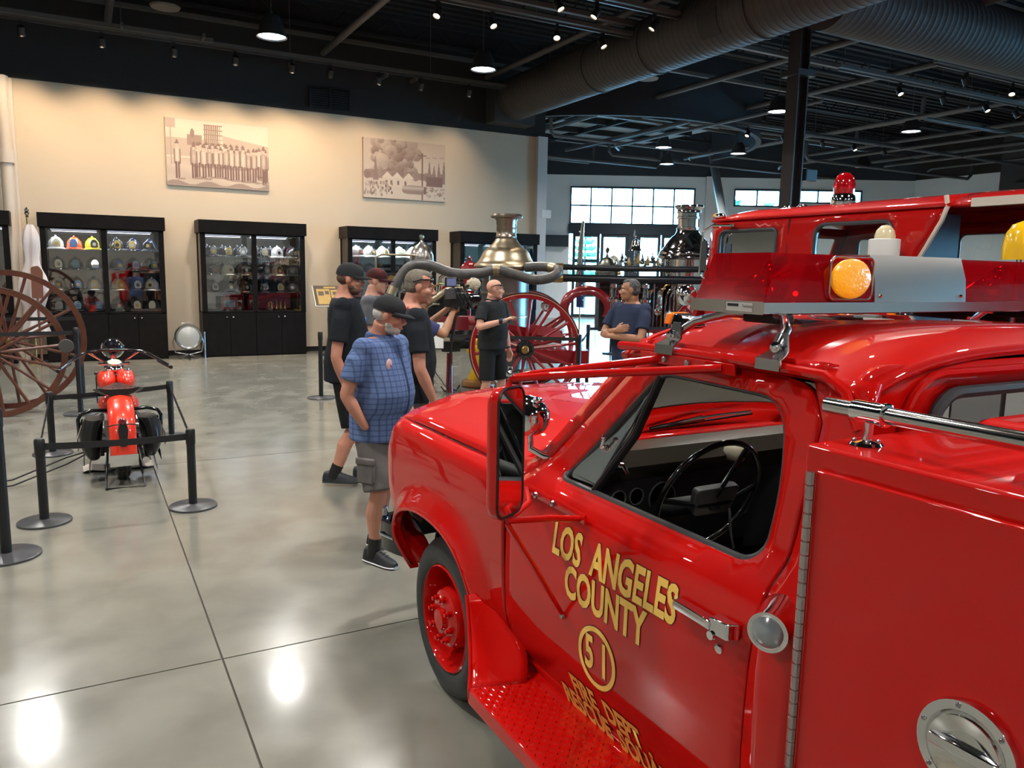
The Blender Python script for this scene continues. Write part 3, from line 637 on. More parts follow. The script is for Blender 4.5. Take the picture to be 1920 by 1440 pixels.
# clearance lamps
for i, (x, y) in enumerate(((1.71, 1.99), (2.03, 2.02), (2.30, 2.03), (2.57, 2.03), (2.84, 2.0))):
    z = .02+roof((x-1.525)/(2*CX-3.05), (y-1.14)/.88)[2]
    L = bl(MB().rings([[(x-w, yy, z), (x+w, yy, z), (x+w*.7, yy, z+h), (x-w*.7, yy, z+h)] for yy, w, h in ((y-.12, .015, .006), (y-.05, .04, .03), (y-.01, .045, .038))]), 'clearance_lamp', CHROME, rf, bevel=.004)
    bl(MB().rings([[(x-w, yy, z+.002), (x+w, yy, z+.002), (x+w*.75, yy, z+h), (x-w*.75, yy, z+h)] for yy, w, h in ((y-.005, .044, .042), (y+.03, .038, .036), (y+.045, .02, .018))]), 'lens', AMBER, L, bevel=.004)
# --- rear wall of the cab with window
def rear(x, z):
    q = abs(x-CX)/.75; return (x, 1.165-.05*max(0, z-1.5)+.02*(q**4), z)
RW = rpoly([(1.52, 1.0), (2*CX-1.52, 1.0), (2*CX-1.52, 1.60), (2*CX-1.58, 1.70), (1.58, 1.70), (1.52, 1.60)], [0, 0, .05, .08, .08, .05])
RWIN = rrect(1.80, 1.30, 2*CX-1.80, 1.625, .09)
rw = panel('cab_rear_wall', RED, sq, RW, [RWIN], loc3(rear), step=.06, thick=.02, side=-1)
bl(MB().tube([V(rear(a, b2))+V((0, -.012, 0)) for a, b2 in resample(RWIN, .04)], .016, 8, closed=True), 'rear_window_gasket', GASK, rw)
panel('rear_window_glass', SHGLASS, rw, RWIN, (), loc3(rear), step=.3, thick=0)
P = [V(rear(a, b2))+V((0, -.01, 0)) for a, b2 in resample(rrect(1.70, 1.20, 2*CX-1.70, 1.675, .12), .04)]
bl(MB().tube(P, .012, 8, closed=True), 'window_surround_bead', RED, rw)
# --- windscreen
def ws(s, t):
    a = V((1.56, 2.02, 1.66)).lerp(V((1.50, 2.50, 1.20)), t); b2 = V((2*CX-1.56, 2.02, 1.66)).lerp(V((2*CX-1.50, 2.50, 1.20)), t)
    p = a.lerp(b2, s); p.y += .06*(1-(2*s-1)**2); return tuple(p)
panel('windscreen', SHGLASS, sq, [(0, 0), (1, 0), (1, 1), (0, 1)], (), loc3(ws), step=.12, thick=0)
bl(MB().tube([V(ws(s, t)) for s, t in [(k/14, .99) for k in range(15)]], .014, 8), 'windscreen_gasket', BLK2)
# cowl
def cowl(x, y):
    q = abs(x-CX)/.87; return (x, y, 1.19+.07*(1-q**4)*(1 if y < 2.5 else 1)-.02*(2.5-y))
panel('cowl', RED, sq, [(1.42, 2.40), (2*CX-1.42, 2.40), (2*CX-1.42, 2.56), (1.42, 2.56)], (), loc3(cowl), step=.08, thick=.01, side=-1)
for x, ang in ((1.80, .35), (2.5, .35)):
    wpr = bl(MB().tube([(x, 2.55, 1.255), (x+.28, 2.47, 1.285), (x+.46, 2.44, 1.30)], .004, 6), 'wiper_arm', STEEL)
    bl(MB().tube([(x+.2, 2.47, 1.275), (x+.72, 2.43, 1.31)], .005, 6), 'wiper_blade', BLACK, wpr)
# --- interior
DASH = mat('dash_vinyl', (.042, .036, .027), .38, bump=(120, .3, .002)); IN = mat('cab_interior', (.012, .012, .013), .6)
ds = bl(MB().rings([[(x, 2.50, 1.215), (x, 2.36, 1.265), (x, 2.26, 1.255), (x, 2.215, 1.205), (x, 2.24, 1.16), (x, 2.30, .80), (x, 2.5, .78)] for x in (1.52, 2*CX-1.52)]), 'dashboard', DASH)
bl(MB().box((1.56, 2.215, .86), (2.3, 2.25, 1.155)), 'instrument_panel', IN, ds, 0)
bl(MB().box((2.32, 2.24, .80), (2*CX-1.54, 2.28, 1.13)), 'glovebox_panel', IN, ds, 0)
GR = mat('gauge_ring', (.28, .29, .29), .3, .5); GF = mat('gauge_face', (.01, .01, .011), .3)
for x, z, r in ((1.66, 1.095, .032), (1.74, 1.095, .032), (1.66, 1.0, .032), (1.74, 1.01, .032), (1.86, 1.075, .062), (1.60, 1.00, .028)):
    gg = bl(MB().lathe([(r-.003, .0), (r-.003, .006), (r, .006), (r, 0)], (x, 2.214, z), (0, -1, 0), 28), 'gauge', GR, ds)
text('dash_lettering', 'D  O  D  G  E', GR, ds, .026, lambda x, y: tuple(V((2.08+x, 2.212, 1.05+y))-O), sx=1.2)
for x, z in ((1.80, .95), (1.88, .93), (2.26, .98)): bl(MB().lathe([(.0, .03), (.012, .03), (.014, .02), (.006, .015), (.006, 0)], (x, 2.214, z), (0, -1, 0), 12), 'dash_knob', STEEL, ds)
bl(MB().rings([[(2.20+.026*cos(a)*k, y, 1.22+.036*sin(a)*k) for a in [2*pi*i/10 for i in range(10)]] for y, k in ((2.23, 1.1), (2.16, .9), (2.15, .6))]), 'microphone', mat('cream_plastic', (.55, .50, .38), .4), ds)
bl(MB().box((2.188, 2.144, 1.205), (2.212, 2.152, 1.238)), 'microphone_grille', BLK2, ds, bevel=.005)
# steering wheel
q = Matrix.Translation(V((1.825, 1.93, 1.16))) @ Matrix.Rotation(R(-70), 4, 'X')
def tq(mb): mb.v = [tuple(q @ V(p)) for p in mb.v]; return mb
stw = bl(tq(MB().tube([(.212*cos(2*pi*i/40), .212*sin(2*pi*i/40), 0) for i in range(40)], .0105, 10, closed=True)), 'steering_wheel', GLOSSBLK)
bl(tq(MB().tube([(-.2, -.01, 0), (-.06, .01, -.03), (.06, .01, -.03), (.2, -.01, 0)], .010, 8)), 'spoke', GLOSSBLK, stw)
bl(tq(MB().tube([(0, -.02, -.03), (.05, -.12, -.02), (.1, -.175, 0)], .009, 8)), 'spoke', GLOSSBLK, stw)
bl(tq(MB().prism(rpoly([(-.095, -.055), (.095, -.055), (.08, .05), (-.08, .05)], .02), -.035, -.005)), 'horn_pad', mat('horn_pad_grey', (.055, .055, .058), .4), stw, bevel=.004)
bl(MB().cyl(q @ V((0, 0, -.03)), (1.84, 2.3, 1.0), .03, .035), 'steering_column', IN, stw)
bl(MB().tube([q @ V((.03, 0, -.07)), q @ V((.10, .13, -.06)), q @ V((.14, .2, -.06))], .005, 6), 'gear_lever', STEEL, stw)
st = bl(MB().box((1.56, 1.25, .62), (2*CX-1.56, 1.85, .80)), 'bench_seat', IN, bevel=.05)
bl(MB().rings([[(x, 1.20, .78), (x, 1.36, .80), (x, 1.32, 1.15), (x, 1.21, 1.15)] for x in (1.56, 2*CX-1.56)]), 'seat_back', IN, st, bevel=.03)
bl(MB().box((1.50, 1.17, .34), (2*CX-1.50, 2.56, .36)), 'cab_floor', IN, smooth=0)
bl(MB().box((1.48, 2.5, .36), (2*CX-1.48, 2.54, 1.2)), 'firewall', IN, smooth=0)
bl(MB().box((1.455, 1.28, .45), (1.47, 2.44, 1.18)), 'door_card', IN, door, 0)
bl(MB().box((2*CX-1.47, 1.28, .45), (2*CX-1.455, 2.44, 1.18)), 'right_door_card', IN, smooth=0)
bl(MB().rings([[(x, y, z) for y, z in ((1.19, 1.64), (1.19, 1.655), (1.98, 1.655), (1.98, 1.64))] for x in (1.58, 2*CX-1.58)]), 'headliner', IN)
# --- step, splash guard
stp = bl(MB().rings([[(1.14, y, .36), (1.14, y, .42), (1.47, y, .42), (1.47, y, .36)] for y in (2.365, 1.2)]), 'running_board', RED, bevel=.006)
mb = MB(); rn = random.Random(1)
for i in range(11):
    for j in range(48):
        x = 1.155+i*.022; y = 2.34-j*.025; 
        if x > 1.40: continue
        a = R(45) if (i+j) % 2 else R(-45); c_, s_ = cos(a), sin(a)
        mb.add([(x-c_*.0095, y-s_*.0095, .420), (x+s_*.003, y-c_*.003, .420), (x+c_*.0095, y+s_*.0095, .420), (x-s_*.003, y+c_*.003, .420), (x, y, .4265)], [(0, 1, 4), (1, 2, 4), (2, 3, 4), (3, 0, 4)])
o = bl(mb, 'tread_plate_stud', RED, stp, 0); o['kind'] = 'stuff'
AP = V((1.262, 2.64, .64)); CA = V((1.142, 2.36, .42)); CB = V((1.345, 2.30, .42))
mb = MB(); N1 = 12; M1 = 6
for i in range(N1+1):
    t = i/N1; o_ = AP.lerp(CA, t)+V((0, -.02*sin(pi*t), -.03*sin(pi*t))); n_ = AP.lerp(CB, t)+V((.05*sin(pi*t)+.07*(1-t), -.05*sin(pi*t), .0)); 
    for j in range(M1+1):
        u_ = j/M1; p = o_.lerp(n_, u_); p.z -= .02*sin(pi*u_)*sin(pi*t); mb.v.append(tuple(p))
for i in range(N1):
    for j in range(M1): k = i*(M1+1)+j; mb.f.append((k, k+1, k+M1+2, k+M1+1))
o = bl(mb, 'splash_guard', RED); sm = o.modifiers.new('t', 'SOLIDIFY'); sm.thickness = .01
mb = MB(); e = [AP.lerp(CA, i/N1)+V((0, -.02*sin(pi*i/N1), -.03*sin(pi*i/N1))) for i in range(N1+1)]
mb.v = [tuple(p) for p in e]+[(1.142+.01, 2.365, .36), (1.46, 2.40, .36), (1.46, 2.64, .62)]; mb.f = [tuple(range(N1+4))]
o = bl(mb, 'splash_guard_face', RED, smooth=0); o.modifiers.new('t', 'SOLIDIFY').thickness = .01
bl(MB().tube(e+[V((1.145, 2.36, .37))], .006, 6), 'guard_bead', RED, o)
# --- front wheels
TY = mat('tyre_sidewall', (.028, .03, .031), .5, bump=(40, .2, .003))
for sgn, x in ((1, 1.325), (-1, 2*CX-1.325)):
    wl = bl(MB().lathe([(.235, .03), (.25, .012), (.29, .004), (.335, .02), (.357, .05), (.362, .10), (.362, .17), (.35, .2), (.30, .215), (.235, .2)], (x, 3.04, .362), (sgn, 0, 0), 56, cap=False), 'tyre', TY)
    rm = bl(MB().lathe([(.240, .02), (.232, .012), (.228, .02), (.222, .07), (.205, .16), (.16, .20), (.150, .20), (.143, .15), (.135, .05), (.125, .025), (.10, .012), (.05, .010), (.045, -.01), (.0, -.012)], (x, 3.04, .362), (sgn, 0, 0), 56, cap=False), 'wheel_rim', RED, wl)
    for k in range(8):
        a = 2*pi*k/8+.2; p = V((x+sgn*.016, 3.04+.095*cos(a), .362+.095*sin(a)))
        bl(MB().lathe([(.015, 0), (.015, .018), (.010, .02), (.010, .032), (0, .034)], p, (-sgn, 0, 0), 6), 'wheel_nut', DRED if 0 else RED, rm, 20)
    for k in range(4):
        a = 2*pi*k/4+.4; p = V((x+sgn*.09, 3.04+.139*cos(a), .362+.139*sin(a)))
        bl(MB().lathe([(.028, 0), (.028, .008), (0, .008)], p, (0, cos(a), sin(a)), 14), 'hand_hole', BLK2, rm)
bl(MB().box((1.55, 2.98, .30), (2*CX-1.55, 3.08, .38)), 'front_axle', BLK2)
bl(MB().box((1.75, 1.0, .42), (2*CX-1.75, 3.7, .56)), 'chassis', BLK2, smooth=0)
# --- utility body
BX = 1.30
box_ = bl(MB().box((BX, -1.6, .50), (1.74, 1.10, 1.56)), 'left_locker_body', RED, bevel=.008)
bl(MB().box((1.74, -1.6, 1.0), (2*CX-1.74, 1.12, 1.50)).box((1.80, -1.6, 1.48), (2*CX-1.80, 1.06, 1.585)), 'centre_bed_cover', RED, bevel=.03)
bl(MB().box((2*CX-1.74, -1.6, .50), (2*CX-BX, 1.10, 1.56)), 'right_locker_body', RED, bevel=.008)
ld = bl(MB().box((BX-.018, -.25, .56), (BX-.001, 1.055, 1.515)), 'locker_door', RED, box_, bevel=.004)
hg = bl(MB().cyl((BX-.024, 1.062, .56), (BX-.024, 1.062, 1.50), .0075, n=10), 'piano_hinge', mat('hinge_steel', (.30, .22, .20), .3, .9), box_)
mb = MB()
for k in range(32):
    z = .57+k*.0295; mb.cyl((BX-.024, 1.062, z), (BX-.024, 1.062, z+.026), .0095, n=8)
bl(mb, 'hinge_knuckle', STEEL, hg)
fc = bl(MB().lathe([(.0, .004), (.062, .004), (.066, .008), (.070, .012), (.086, .012), (.088, .004), (.088, -.002)], (BX-.02, .70, 1.11), (-1, 0, 0), 40), 'latch_plate', CHROME, ld)
bl(MB().lathe([(0, .004), (.03, .007), (.055, .016), (.062, .018), (.066, .008)], (BX-.02, .70, 1.11), (-1, 0, 0), 32), 'latch_dish', mat('dish_chrome', (.7, .71, .7), .12, 1.), ld)
bl(MB().rings([[(BX-.03-a, .70+y, 1.11+z) for a, z in ((0, -.013), (.012, -.010), (.012, .010), (0, .013))] for y in (-.06, .06)]), 'latch_bar', CHROME, ld, bevel=.003)
for k in range(6):
    a = 2*pi*k/6+.3; bl(MB().ball((BX-.032, .70+.078*cos(a), 1.11+.078*sin(a)), .005, 8), 'screw', STEEL, ld)
bl(MB().lathe([(0, .012), (.012, .01), (.016, 0)], (BX-.02, .79, 1.0), (-1, 0, 0), 16), 'locker_lock', CHROME, ld)
# rail
rl = bl(MB().cyl((1.40, 1.135, 1.628), (1.40, -1.5, 1.628), .0175, n=24), 'grab_rail', mat('dark_chrome', (.55, .55, .56), .10, 1.))
bl(MB().cyl((1.40, 1.065, 1.628), (1.40, .995, 1.628), .0225, n=24).lathe([(.018, 0), (.025, .003), (.025, .01), (.018, .013)], (1.40, .988, 1.628), (0, 1, 0)), 'rail_collar', CHROME, rl)
bl(MB().tube([(1.40, 1.03, 1.615), (1.402, 1.03, 1.59), (1.402, 1.035, 1.565)], [.010, .008, .011], 12).lathe([(.0, .012), (.012, .01), (.03, .006), (.034, 0)], (1.402, 1.035, 1.561), n=28), 'rail_stanchion', CHROME, rl)
for k in range(4): bl(MB().ball((1.402+.023*cos(k*pi/2+.7), 1.035+.023*sin(k*pi/2+.7), 1.57), .004, 8), 'screw', STEEL, rl)
# --- mirror on arms
nrm = V((.50, -.866, 0)).normalized(); tang = V((nrm.y, -nrm.x, 0))*-1; Mc = V((1.09, 2.0, 1.368)); 
def mp(a, z, d=0): return Mc+tang*a+V((0, 0, z))+nrm*d
MR = rrect(-.078, -.20, .078, .20, .045, 6)
mir = bl(MB().rings([[mp(a, z, d) for a, z in P_] for P_, d in ((rrect(-.065, -.185, .065, .185, .04, 6), -.035), (rrect(-.076, -.198, .076, .198, .045, 6), -.022), (MR, -.01), (MR, .006), (rrect(-.073, -.195, .073, .195, .042, 6), .007))]), 'side_mirror', RED)
bl(MB().tube([mp(a, z, .007) for a, z in rrect(-.0715, -.1935, .0715, .1935, .04, 6)], .005, 8, closed=True), 'mirror_gasket', BLACK, mir)
bl(MB().rings([[mp(a, z, d) for a, z in rrect(-.069, -.191, .069, .191, .038, 6)] for d in (.0078, .0085)]), 'mirror_glass', mat('mirror_silver', (.86, .87, .88), .01, 1.), mir)
tip = V((1.09, 2.0, 1.588))
arm = bl(MB().tube([(1.508, 1.84, 1.648), (1.15, 1.985, 1.60), tip], [.012, .012, .010], 10), 'mirror_arm', RED)
bl(MB().tube([(1.505, 1.57, 1.652), (1.18, 1.93, 1.602), tip], [.012, .012, .010], 10), 'mirror_arm_rear', RED, arm)
bl(MB().rings([[(1.512, y, 1.635), (1.505, y, 1.635), (1.50, y, 1.668), (1.512, y, 1.668)] for y in (1.92, 1.52)]), 'mounting_strip', RED, arm, bevel=.003)
for y in (1.80, 1.70): bl(MB().lathe([(.010, 0), (.009, .008), (0, .012)], (1.502, y, 1.652), (-1, 0, 0), 8), 'bolt', STEEL, arm)
bl(MB().lathe([(.012, 0), (.012, .01), (.009, .014), (.007, .03), (0, .032)], tip+V((0, 0, .008)), n=12), 'acorn_nut', CHROME, arm)
bl(MB().tube([tip, tip+V((0, 0, -.02)), mp(0, .20, -.01)], .008, 8), 'mirror_pivot', RED, arm)
low = V((1.09, 2.0, 1.155))
ar2 = bl(MB().tube([low, (1.22, 1.98, 1.152), (1.345, 1.99, 1.13)], [.009, .011, .010], 10), 'lower_mirror_arm', RED)
bl(MB().tube([low, (1.25, 2.15, 1.15), (1.345, 2.33, 1.14)], [.009, .010, .010], 10), 'lower_arm_front', RED, ar2)
bl(MB().tube([low+V((0, -.0, -.01)), (1.20, 2.02, .985), (1.332, 2.05, .785)], [.009, .0095, .007], 10), 'mirror_strut', RED, ar2)
bl(MB().tube([(1.350, 2.34, 1.142), (1.348, 2.15, 1.138), (1.346, 1.96, 1.134)], .012, 8, sq=(.5, 1.5)), 'bracket_strip', RED, ar2)
for y in (2.25, 2.14): bl(MB().lathe([(.012, 0), (.010, .008), (0, .012)], (1.338, y, 1.139), (-1, 0, 0), 8), 'bolt', STEEL, ar2)
bl(MB().lathe([(.012, 0), (.010, .008), (0, .012)], (1.330, 2.05, .785), (-1, 0, 0), 12), 'bolt', STEEL, ar2)
# --- spotlight on the pillar
sp = bl(MB().lathe([(0, -.075), (.03, -.07), (.055, -.05), (.07, -.02), (.076, .01), (.077, .03), (.07, .034), (0, .03)], (1.43, 2.46, 1.37), (-.15, 1, .05), 28), 'spotlight', CHROME)
bl(MB().tube([(1.43, 2.46, 1.30), (1.43, 2.45, 1.25), (1.45, 2.38, 1.235), (1.50, 2.27, 1.235), (1.60, 2.18, 1.235)], [.012, .014, .013, .012, .014], 10), 'spotlight_stem', CHROME, sp)
bl(MB().tube([(1.57, 2.20, 1.235), (1.62, 2.14, 1.235), (1.63, 2.13, 1.21)], [.018, .016, .01], 10), 'spotlight_grip', STEEL, sp)
bl(MB().ball((1.43, 2.41, 1.44), (.02, .02, .012)), 'spotlight_knob', CHROME, sp)
# --- light bar and its legs
lb = bl(MB().rings([[(1.545, y0_, z), (2.85, y0_, z), (2.85, y1_, z), (1.545, y1_, z)] for y0_, y1_, z in ((1.475, 1.745, 1.80), (1.470, 1.75, 1.803), (1.470, 1.75, 1.832), (1.478, 1.742, 1.834))]), 'light_bar_tray', mat('tray_metal', (.55, .53, .54), .16, 1.))
def lens(x0, x1, e0, e1, m_, nm):
    r = []
    for x, e in ((x0, e0), (x1, e1)): r.append([(x, 1.478, 1.834), (x, 1.742, 1.834), (x+e*.8, 1.736, 1.90), (x+e, 1.715, 1.962), (x+e, 1.505, 1.962), (x+e*.8, 1.484, 1.90)])
    return bl(MB().rings(r), nm, m_, lb, 30)
lens(1.552, 1.978, .04, .0, REDGL, 'red_lens'); lens(2.412, 2.843, 0, -.04, REDGL, 'red_lens')
bl(MB().rings([[(x, 1.472, 1.832), (x, 1.748, 1.832), (x, 1.742, 1.90), (x, 1.72, 1.966), (x, 1.50, 1.966), (x, 1.478, 1.90)] for x in (1.98, 2.41)]), 'speaker_cover', mat('speaker_steel', (.50, .47, .43), .32, 1.), lb, 30)
for x in (2.005, 2.385): bl(MB().ball((x, 1.474, 1.85), .006, 8), 'screw', CHROME, lb)
AMB2 = mat('amber_bulb_lens', (.95, .45, .02), .15, coat=1., bump=(90, .8, .004), emit=.25, ecol=(1, .45, .02))
for x in (1.875,):
    am = bl(MB().rings([[(x+.075*cos(a)*k, y, 1.897+.05*sin(a)*k*1.05) for a in [2*pi*i/24 for i in range(24)]] for y, k in ((1.478, 1.05), (1.470, 1.05), (1.462, .9), (1.458, .5))]), 'amber_lamp', AMB2, lb)
    bl(MB().tube([(x+a, 1.472, 1.897+z) for a, z in rrect(-.088, -.058, .088, .058, .02)], .0035, 6, closed=True), 'amber_lamp_frame', STEEL, am)
for x in (1.66, 2.3, 2.73):
    if x == 2.3: continue
    rt_ = bl(MB().lathe([(.02, 0), (.06, .01), (.062, .03), (.02, .06), (0, .07)], (x, 1.61, 1.84), n=20), 'rotator', CHROME, lb)
    bl(MB().lathe([(.01, 0), (.05, .03), (.062, .06), (.06, .062), (.0, .02)], (x+.02, 1.62, 1.895), (.3, -1, 0), 20), 'rotator_reflector', CHROME, lb)
bl(MB().ball((1.69, 1.50, 1.855), .007, 8), 'tell_tale', mat('red_glow', (1, .02, .02), emit=6, ecol=(1, .05, .03)), lb)
pl = bl(MB().box((1.5435, 1.51, 1.806), (1.5455, 1.605, 1.829)), 'label_plate', mat('label_grey', (.45, .44, .42), .5), lb, 0)
bl(MB().box((1.5425, 1.56, 1.819), (1.5438, 1.60, 1.826)), 'label_stripe', BLK2, lb, 0)
text('label_lettering', 'TwinSonic', BLK2, lb, .011, lambda x, y: tuple(V((1.5430, 1.528-x, 1.820+y))-O))
for s in (0, 1):
    fx = (lambda x: 2*CX-x) if s else (lambda x: x)
    lg = bl(MB().tube([(fx(1.53), 1.40, 1.725), (fx(1.56), 1.405, 1.765), (fx(1.60)-s*.08, 1.45, 1.792), (fx(1.625)-s*.12, 1.53, 1.797), (fx(1.61)-s*.08, 1.66, 1.795), (fx(1.575), 1.76, 1.765), (fx(1.55), 1.80, 1.73)], .0125, 12), 'light_bar_leg', mat('leg_steel', (.42, .42, .44), .18, 1.), lb)
    for y in (1.40, 1.80):
        dy = .0
        ft = bl(MB().rings([[(fx(1.50), y-.035, z_), (fx(1.50), y+.035, z_), (fx(1.56), y+.035, z_+.0), (fx(1.56), y-.035, z_)] if 0 else [(fx(x_), y-w_, z_), (fx(x_), y+w_, z_), (fx(x_+.006), y+w_, z_), (fx(x_+.006), y-w_, z_)] for x_, z_, w_ in ((1.492, 1.668, .04), (1.494, 1.695, .04), (1.515, 1.705, .035), (1.53, 1.715, .03), (1.54, 1.76, .016))]), 'leg_foot', mat('foot_steel', (.38, .38, .39), .2, 1.), lg)
        bl(MB().lathe([(.014, 0), (.014, .006), (.009, .007), (.009, .016), (0, .018)], (fx(1.522), y, 1.724), ((-1 if not s else 1), -.2, .1), 12), 'bolt', CHROME, lg)
    bl(MB().rings([[(fx(1.60)-s*.1, 1.47, z), (fx(1.66)-s*.1, 1.47, z), (fx(1.66)-s*.1, 1.60, z), (fx(1.60)-s*.1, 1.60, z)] for z in (1.775, 1.80)]), 'mount_block', BLK2, lb, bevel=.006)
# papers on the seat
bk = tag(MB().box((-.14, -.1, 0), (.14, .1, .03)).build('map_book', mat('book_tan', (.30, .26, .18), .6), loc=(1.85, 1.62, .82), bevel=.003), 'tan and white map book lying on the black bench seat inside the red truck', 'book')
text('cover_print', 'MAP', BLK2, bk, .05, lambda x, y: (x, y, .0305)) if 0 else None
tag(MB().box((-.1, -.13, 0), (.1, .13, .02)).build('clipboard', mat('board_tan', (.36, .30, .2), .6), loc=(2.02, 1.78, .81), bevel=.002), 'pale brown clipboard on the bench seat beyond the steering wheel', 'clipboard')
# ================================================================== DISPLAY CABINETS
BACKM = mat('cabinet_back_mirror', (.22, .22, .24), .02, 1.)
CABIN = mat('cabinet_inside', (.03, .03, .035), .5)
LEDM = mat('led_strip', (.8, .85, 1), emit=3, ecol=(.8, .88, 1))
def mk_cabinet():
    t = thing('display_cabinet', 'x', 'cabinet')
    MB().box((-1.07, .02, 0), (1.07, .6, .93)).build('base_cabinet', CAB, t, 0)
    for i, (a, b) in enumerate(((-1.06, -.54), (-.53, -.01), (.01, .53), (.54, 1.06))):
        d = MB().box((a, 0, .03), (b, .022, .915)).build('lower_door', CAB, t, 0, bevel=.003)
        MB().ball((b-.06 if i % 2 == 0 else a+.06, -.025, .84), .017, 10).build('knob', STEEL, d)
    MB().box((-1.1, -.05, 2.58), (1.1, .62, 2.84)).build('crown_box', CAB, t, 0)
    MB().box((-1.06, .57, .93), (1.06, .60, 2.58)).build('back_panel', BACKM, t, 0)
    for a, b in ((-1.07, -.97), (-.05, .05), (.97, 1.07)): MB().box((a, 0, .93), (b, .05, 2.58)).build('frame_post', CAB, t, 0)
    for z0_, z1_ in ((.93, .965), (2.555, 2.58)): MB().box((-1.07, 0, z0_), (1.07, .05, z1_)).build('frame_rail', CAB, t, 0)
    for x in (-1.07, 1.04): MB().box((x, .52, .93), (x+.03, .6, 2.58)).build('rear_post', CAB, t, 0)
    for x in (-1.06, 1.05): MB().box((x, .05, .95), (x+.008, .52, 2.57)).build('side_glass', GLASS, t, 0)
    for a, b in ((-.97, -.05), (.05, .97)):
        MB().box((a, .02, .965), (b, .026, 2.555)).build('glass_door', GLASS, t, 0)
        MB().box((a+.05, .12, 2.560), (b-.05, .16, 2.575)).build('led_strip', LEDM, t, 0)
    return t
def shelf_parts(t, zs):
    for z in zs:
        for a, b in ((-.97, -.02), (.02, .97)): MB().box((a, .06, z-.012), (b, .55, z)).build('glass_shelf', mat('shelf_glass', (.35, .42, .42), .08, alpha=.45, coat=1.), t, 0)
CABX = [(-2.2, 'cabinet cut off by the left edge'), (.43, 'leftmost full cabinet'), (3.255, 'second full cabinet'), (6.36, 'cabinet behind the capped men'), (9.14, 'cabinet behind the steam boiler')]
CLAB = ['black display cabinet cut off by the left picture edge', 'black glass fronted display cabinet behind the motorcycle, full of bright helmets', 'black display cabinet right of the big searchlight, with old helmets', 'black display cabinet with white helmets, behind the two capped men', 'black display cabinet standing behind the brass steam boiler']
SH1 = (.985, 1.39, 1.78, 2.17); SH2 = (.985, 1.36, 1.72, 2.10)
cabs = []; base = mk_cabinet()
for i, (x, s) in enumerate(CABX):
    t = base if i == 0 else dup(base, (x, 17.4, 0), 0)
    t.location = (x, 17.4, 0); t['label'] = CLAB[i]; t['group'] = 'helmet display cabinets'; cabs.append(t)
for i, t in enumerate(cabs):
    shelf_parts(t, SH2[1:] if i == 2 else SH1[1:])
    for sx_ in (-.5, .5):
        lamp('AREA', 'cabinet_led', (CABX[i][0]+sx_, 17.5, 2.54), 7, (.82, .9, 1), (CABX[i][0]+sx_, 17.6, 0), shape='RECTANGLE', size=.8, size_y=.1)
HC = {'white': (.75, .75, .70), 'orange': (.85, .12, .04), 'yellow': (.80, .66, .04), 'black': (.015, .016, .02), 'navy': (.02, .03, .07), 'cream': (.62, .58, .42), 'grey': (.25, .26, .25), 'brown': (.10, .06, .03), 'blue': (.03, .18, .45), 'red': (.4, .03, .02), 'gold': (.55, .38, .08), 'teal': (.10, .28, .35), 'silver': (.5, .5, .5)}
hm = {}
def hmesh(kind, colr):
    k = (kind, colr)
    if k in hm: return hm[k]
    m_ = mat('helmet_'+colr, HC[colr], .22, coat=.8)
    mb = MB()
    if kind == 'shell':
        mb.lathe([(.098, .02), (.10, .05), (.094, .09), (.078, .13), (.05, .158), (.02, .17), (0, .172)], n=20, sx=1, sy=1.22)
        for a in range(8):
            q = a*pi/4; mb.tube([(.10*cos(q), .122*sin(q), .045), (.088*cos(q), .108*sin(q), .112), (.045*cos(q), .055*sin(q), .166), (.01*cos(q), .01*sin(q), .178)], .005, 5)
        mb.tube([(0, -.05, .172), (0, 0, .192), (0, .07, .168)], [.006, .014, .005], 6)
    elif kind == 'brim':
        rs = []
        for r, dz in ((1., .03), (1.18, .022), (1.38, .012), (1.4, .006), (1.37, .002), (1.0, .015)):
            rs.append([(.1*r*cos(a), .122*r*sin(a)*(1.0 if sin(a) < 0 else 1.12), dz-.012*(r-1)*3*cos(a)**2+.02*(1-abs(sin(a)))*0) for a in [2*pi*i/24 for i in range(24)]])
        mb.rings(rs, cap=False)
    elif kind == 'shield':
        P = rpoly([(-.045, 0), (.045, 0), (.052, .07), (.03, .115), (0, .125), (-.03, .115), (-.052, .07)], .015, 2)
        mb.prism(P, -.004, .004, Matrix.Translation((0, -.135, .03)) @ Matrix.Rotation(R(78), 4, 'X'))
    elif kind == 'badge':
        mb.prism([(.026*cos(a), .05+.028*sin(a)) for a in [2*pi*i/12 for i in range(12)]], .004, .0065, Matrix.Translation((0, -.137, .03)) @ Matrix.Rotation(R(78), 4, 'X'))
    hm[k] = mb.mesh('helmet_'+kind, m_, 35); return hm[k]
def helmet(x, y, z, shell, shield, badge, label, group, s=1.0, rz=0):
    t = thing('fire_helmet', label, 'helmet', (x, y, z), rz, group)
    ob('shell', hmesh('shell', shell), t); ob('brim', hmesh('brim', shell), t)
    if shield:
        o = ob('front_shield', hmesh('shield', shield), t); o['label'] = shield+' front shield'
        if badge: ob('badge', hmesh('badge', badge), o)
    t.scale = (s, s, s); return t
SN = ['bottom', 'third', 'second', 'top']; PN = ['left', 'middle', 'right']
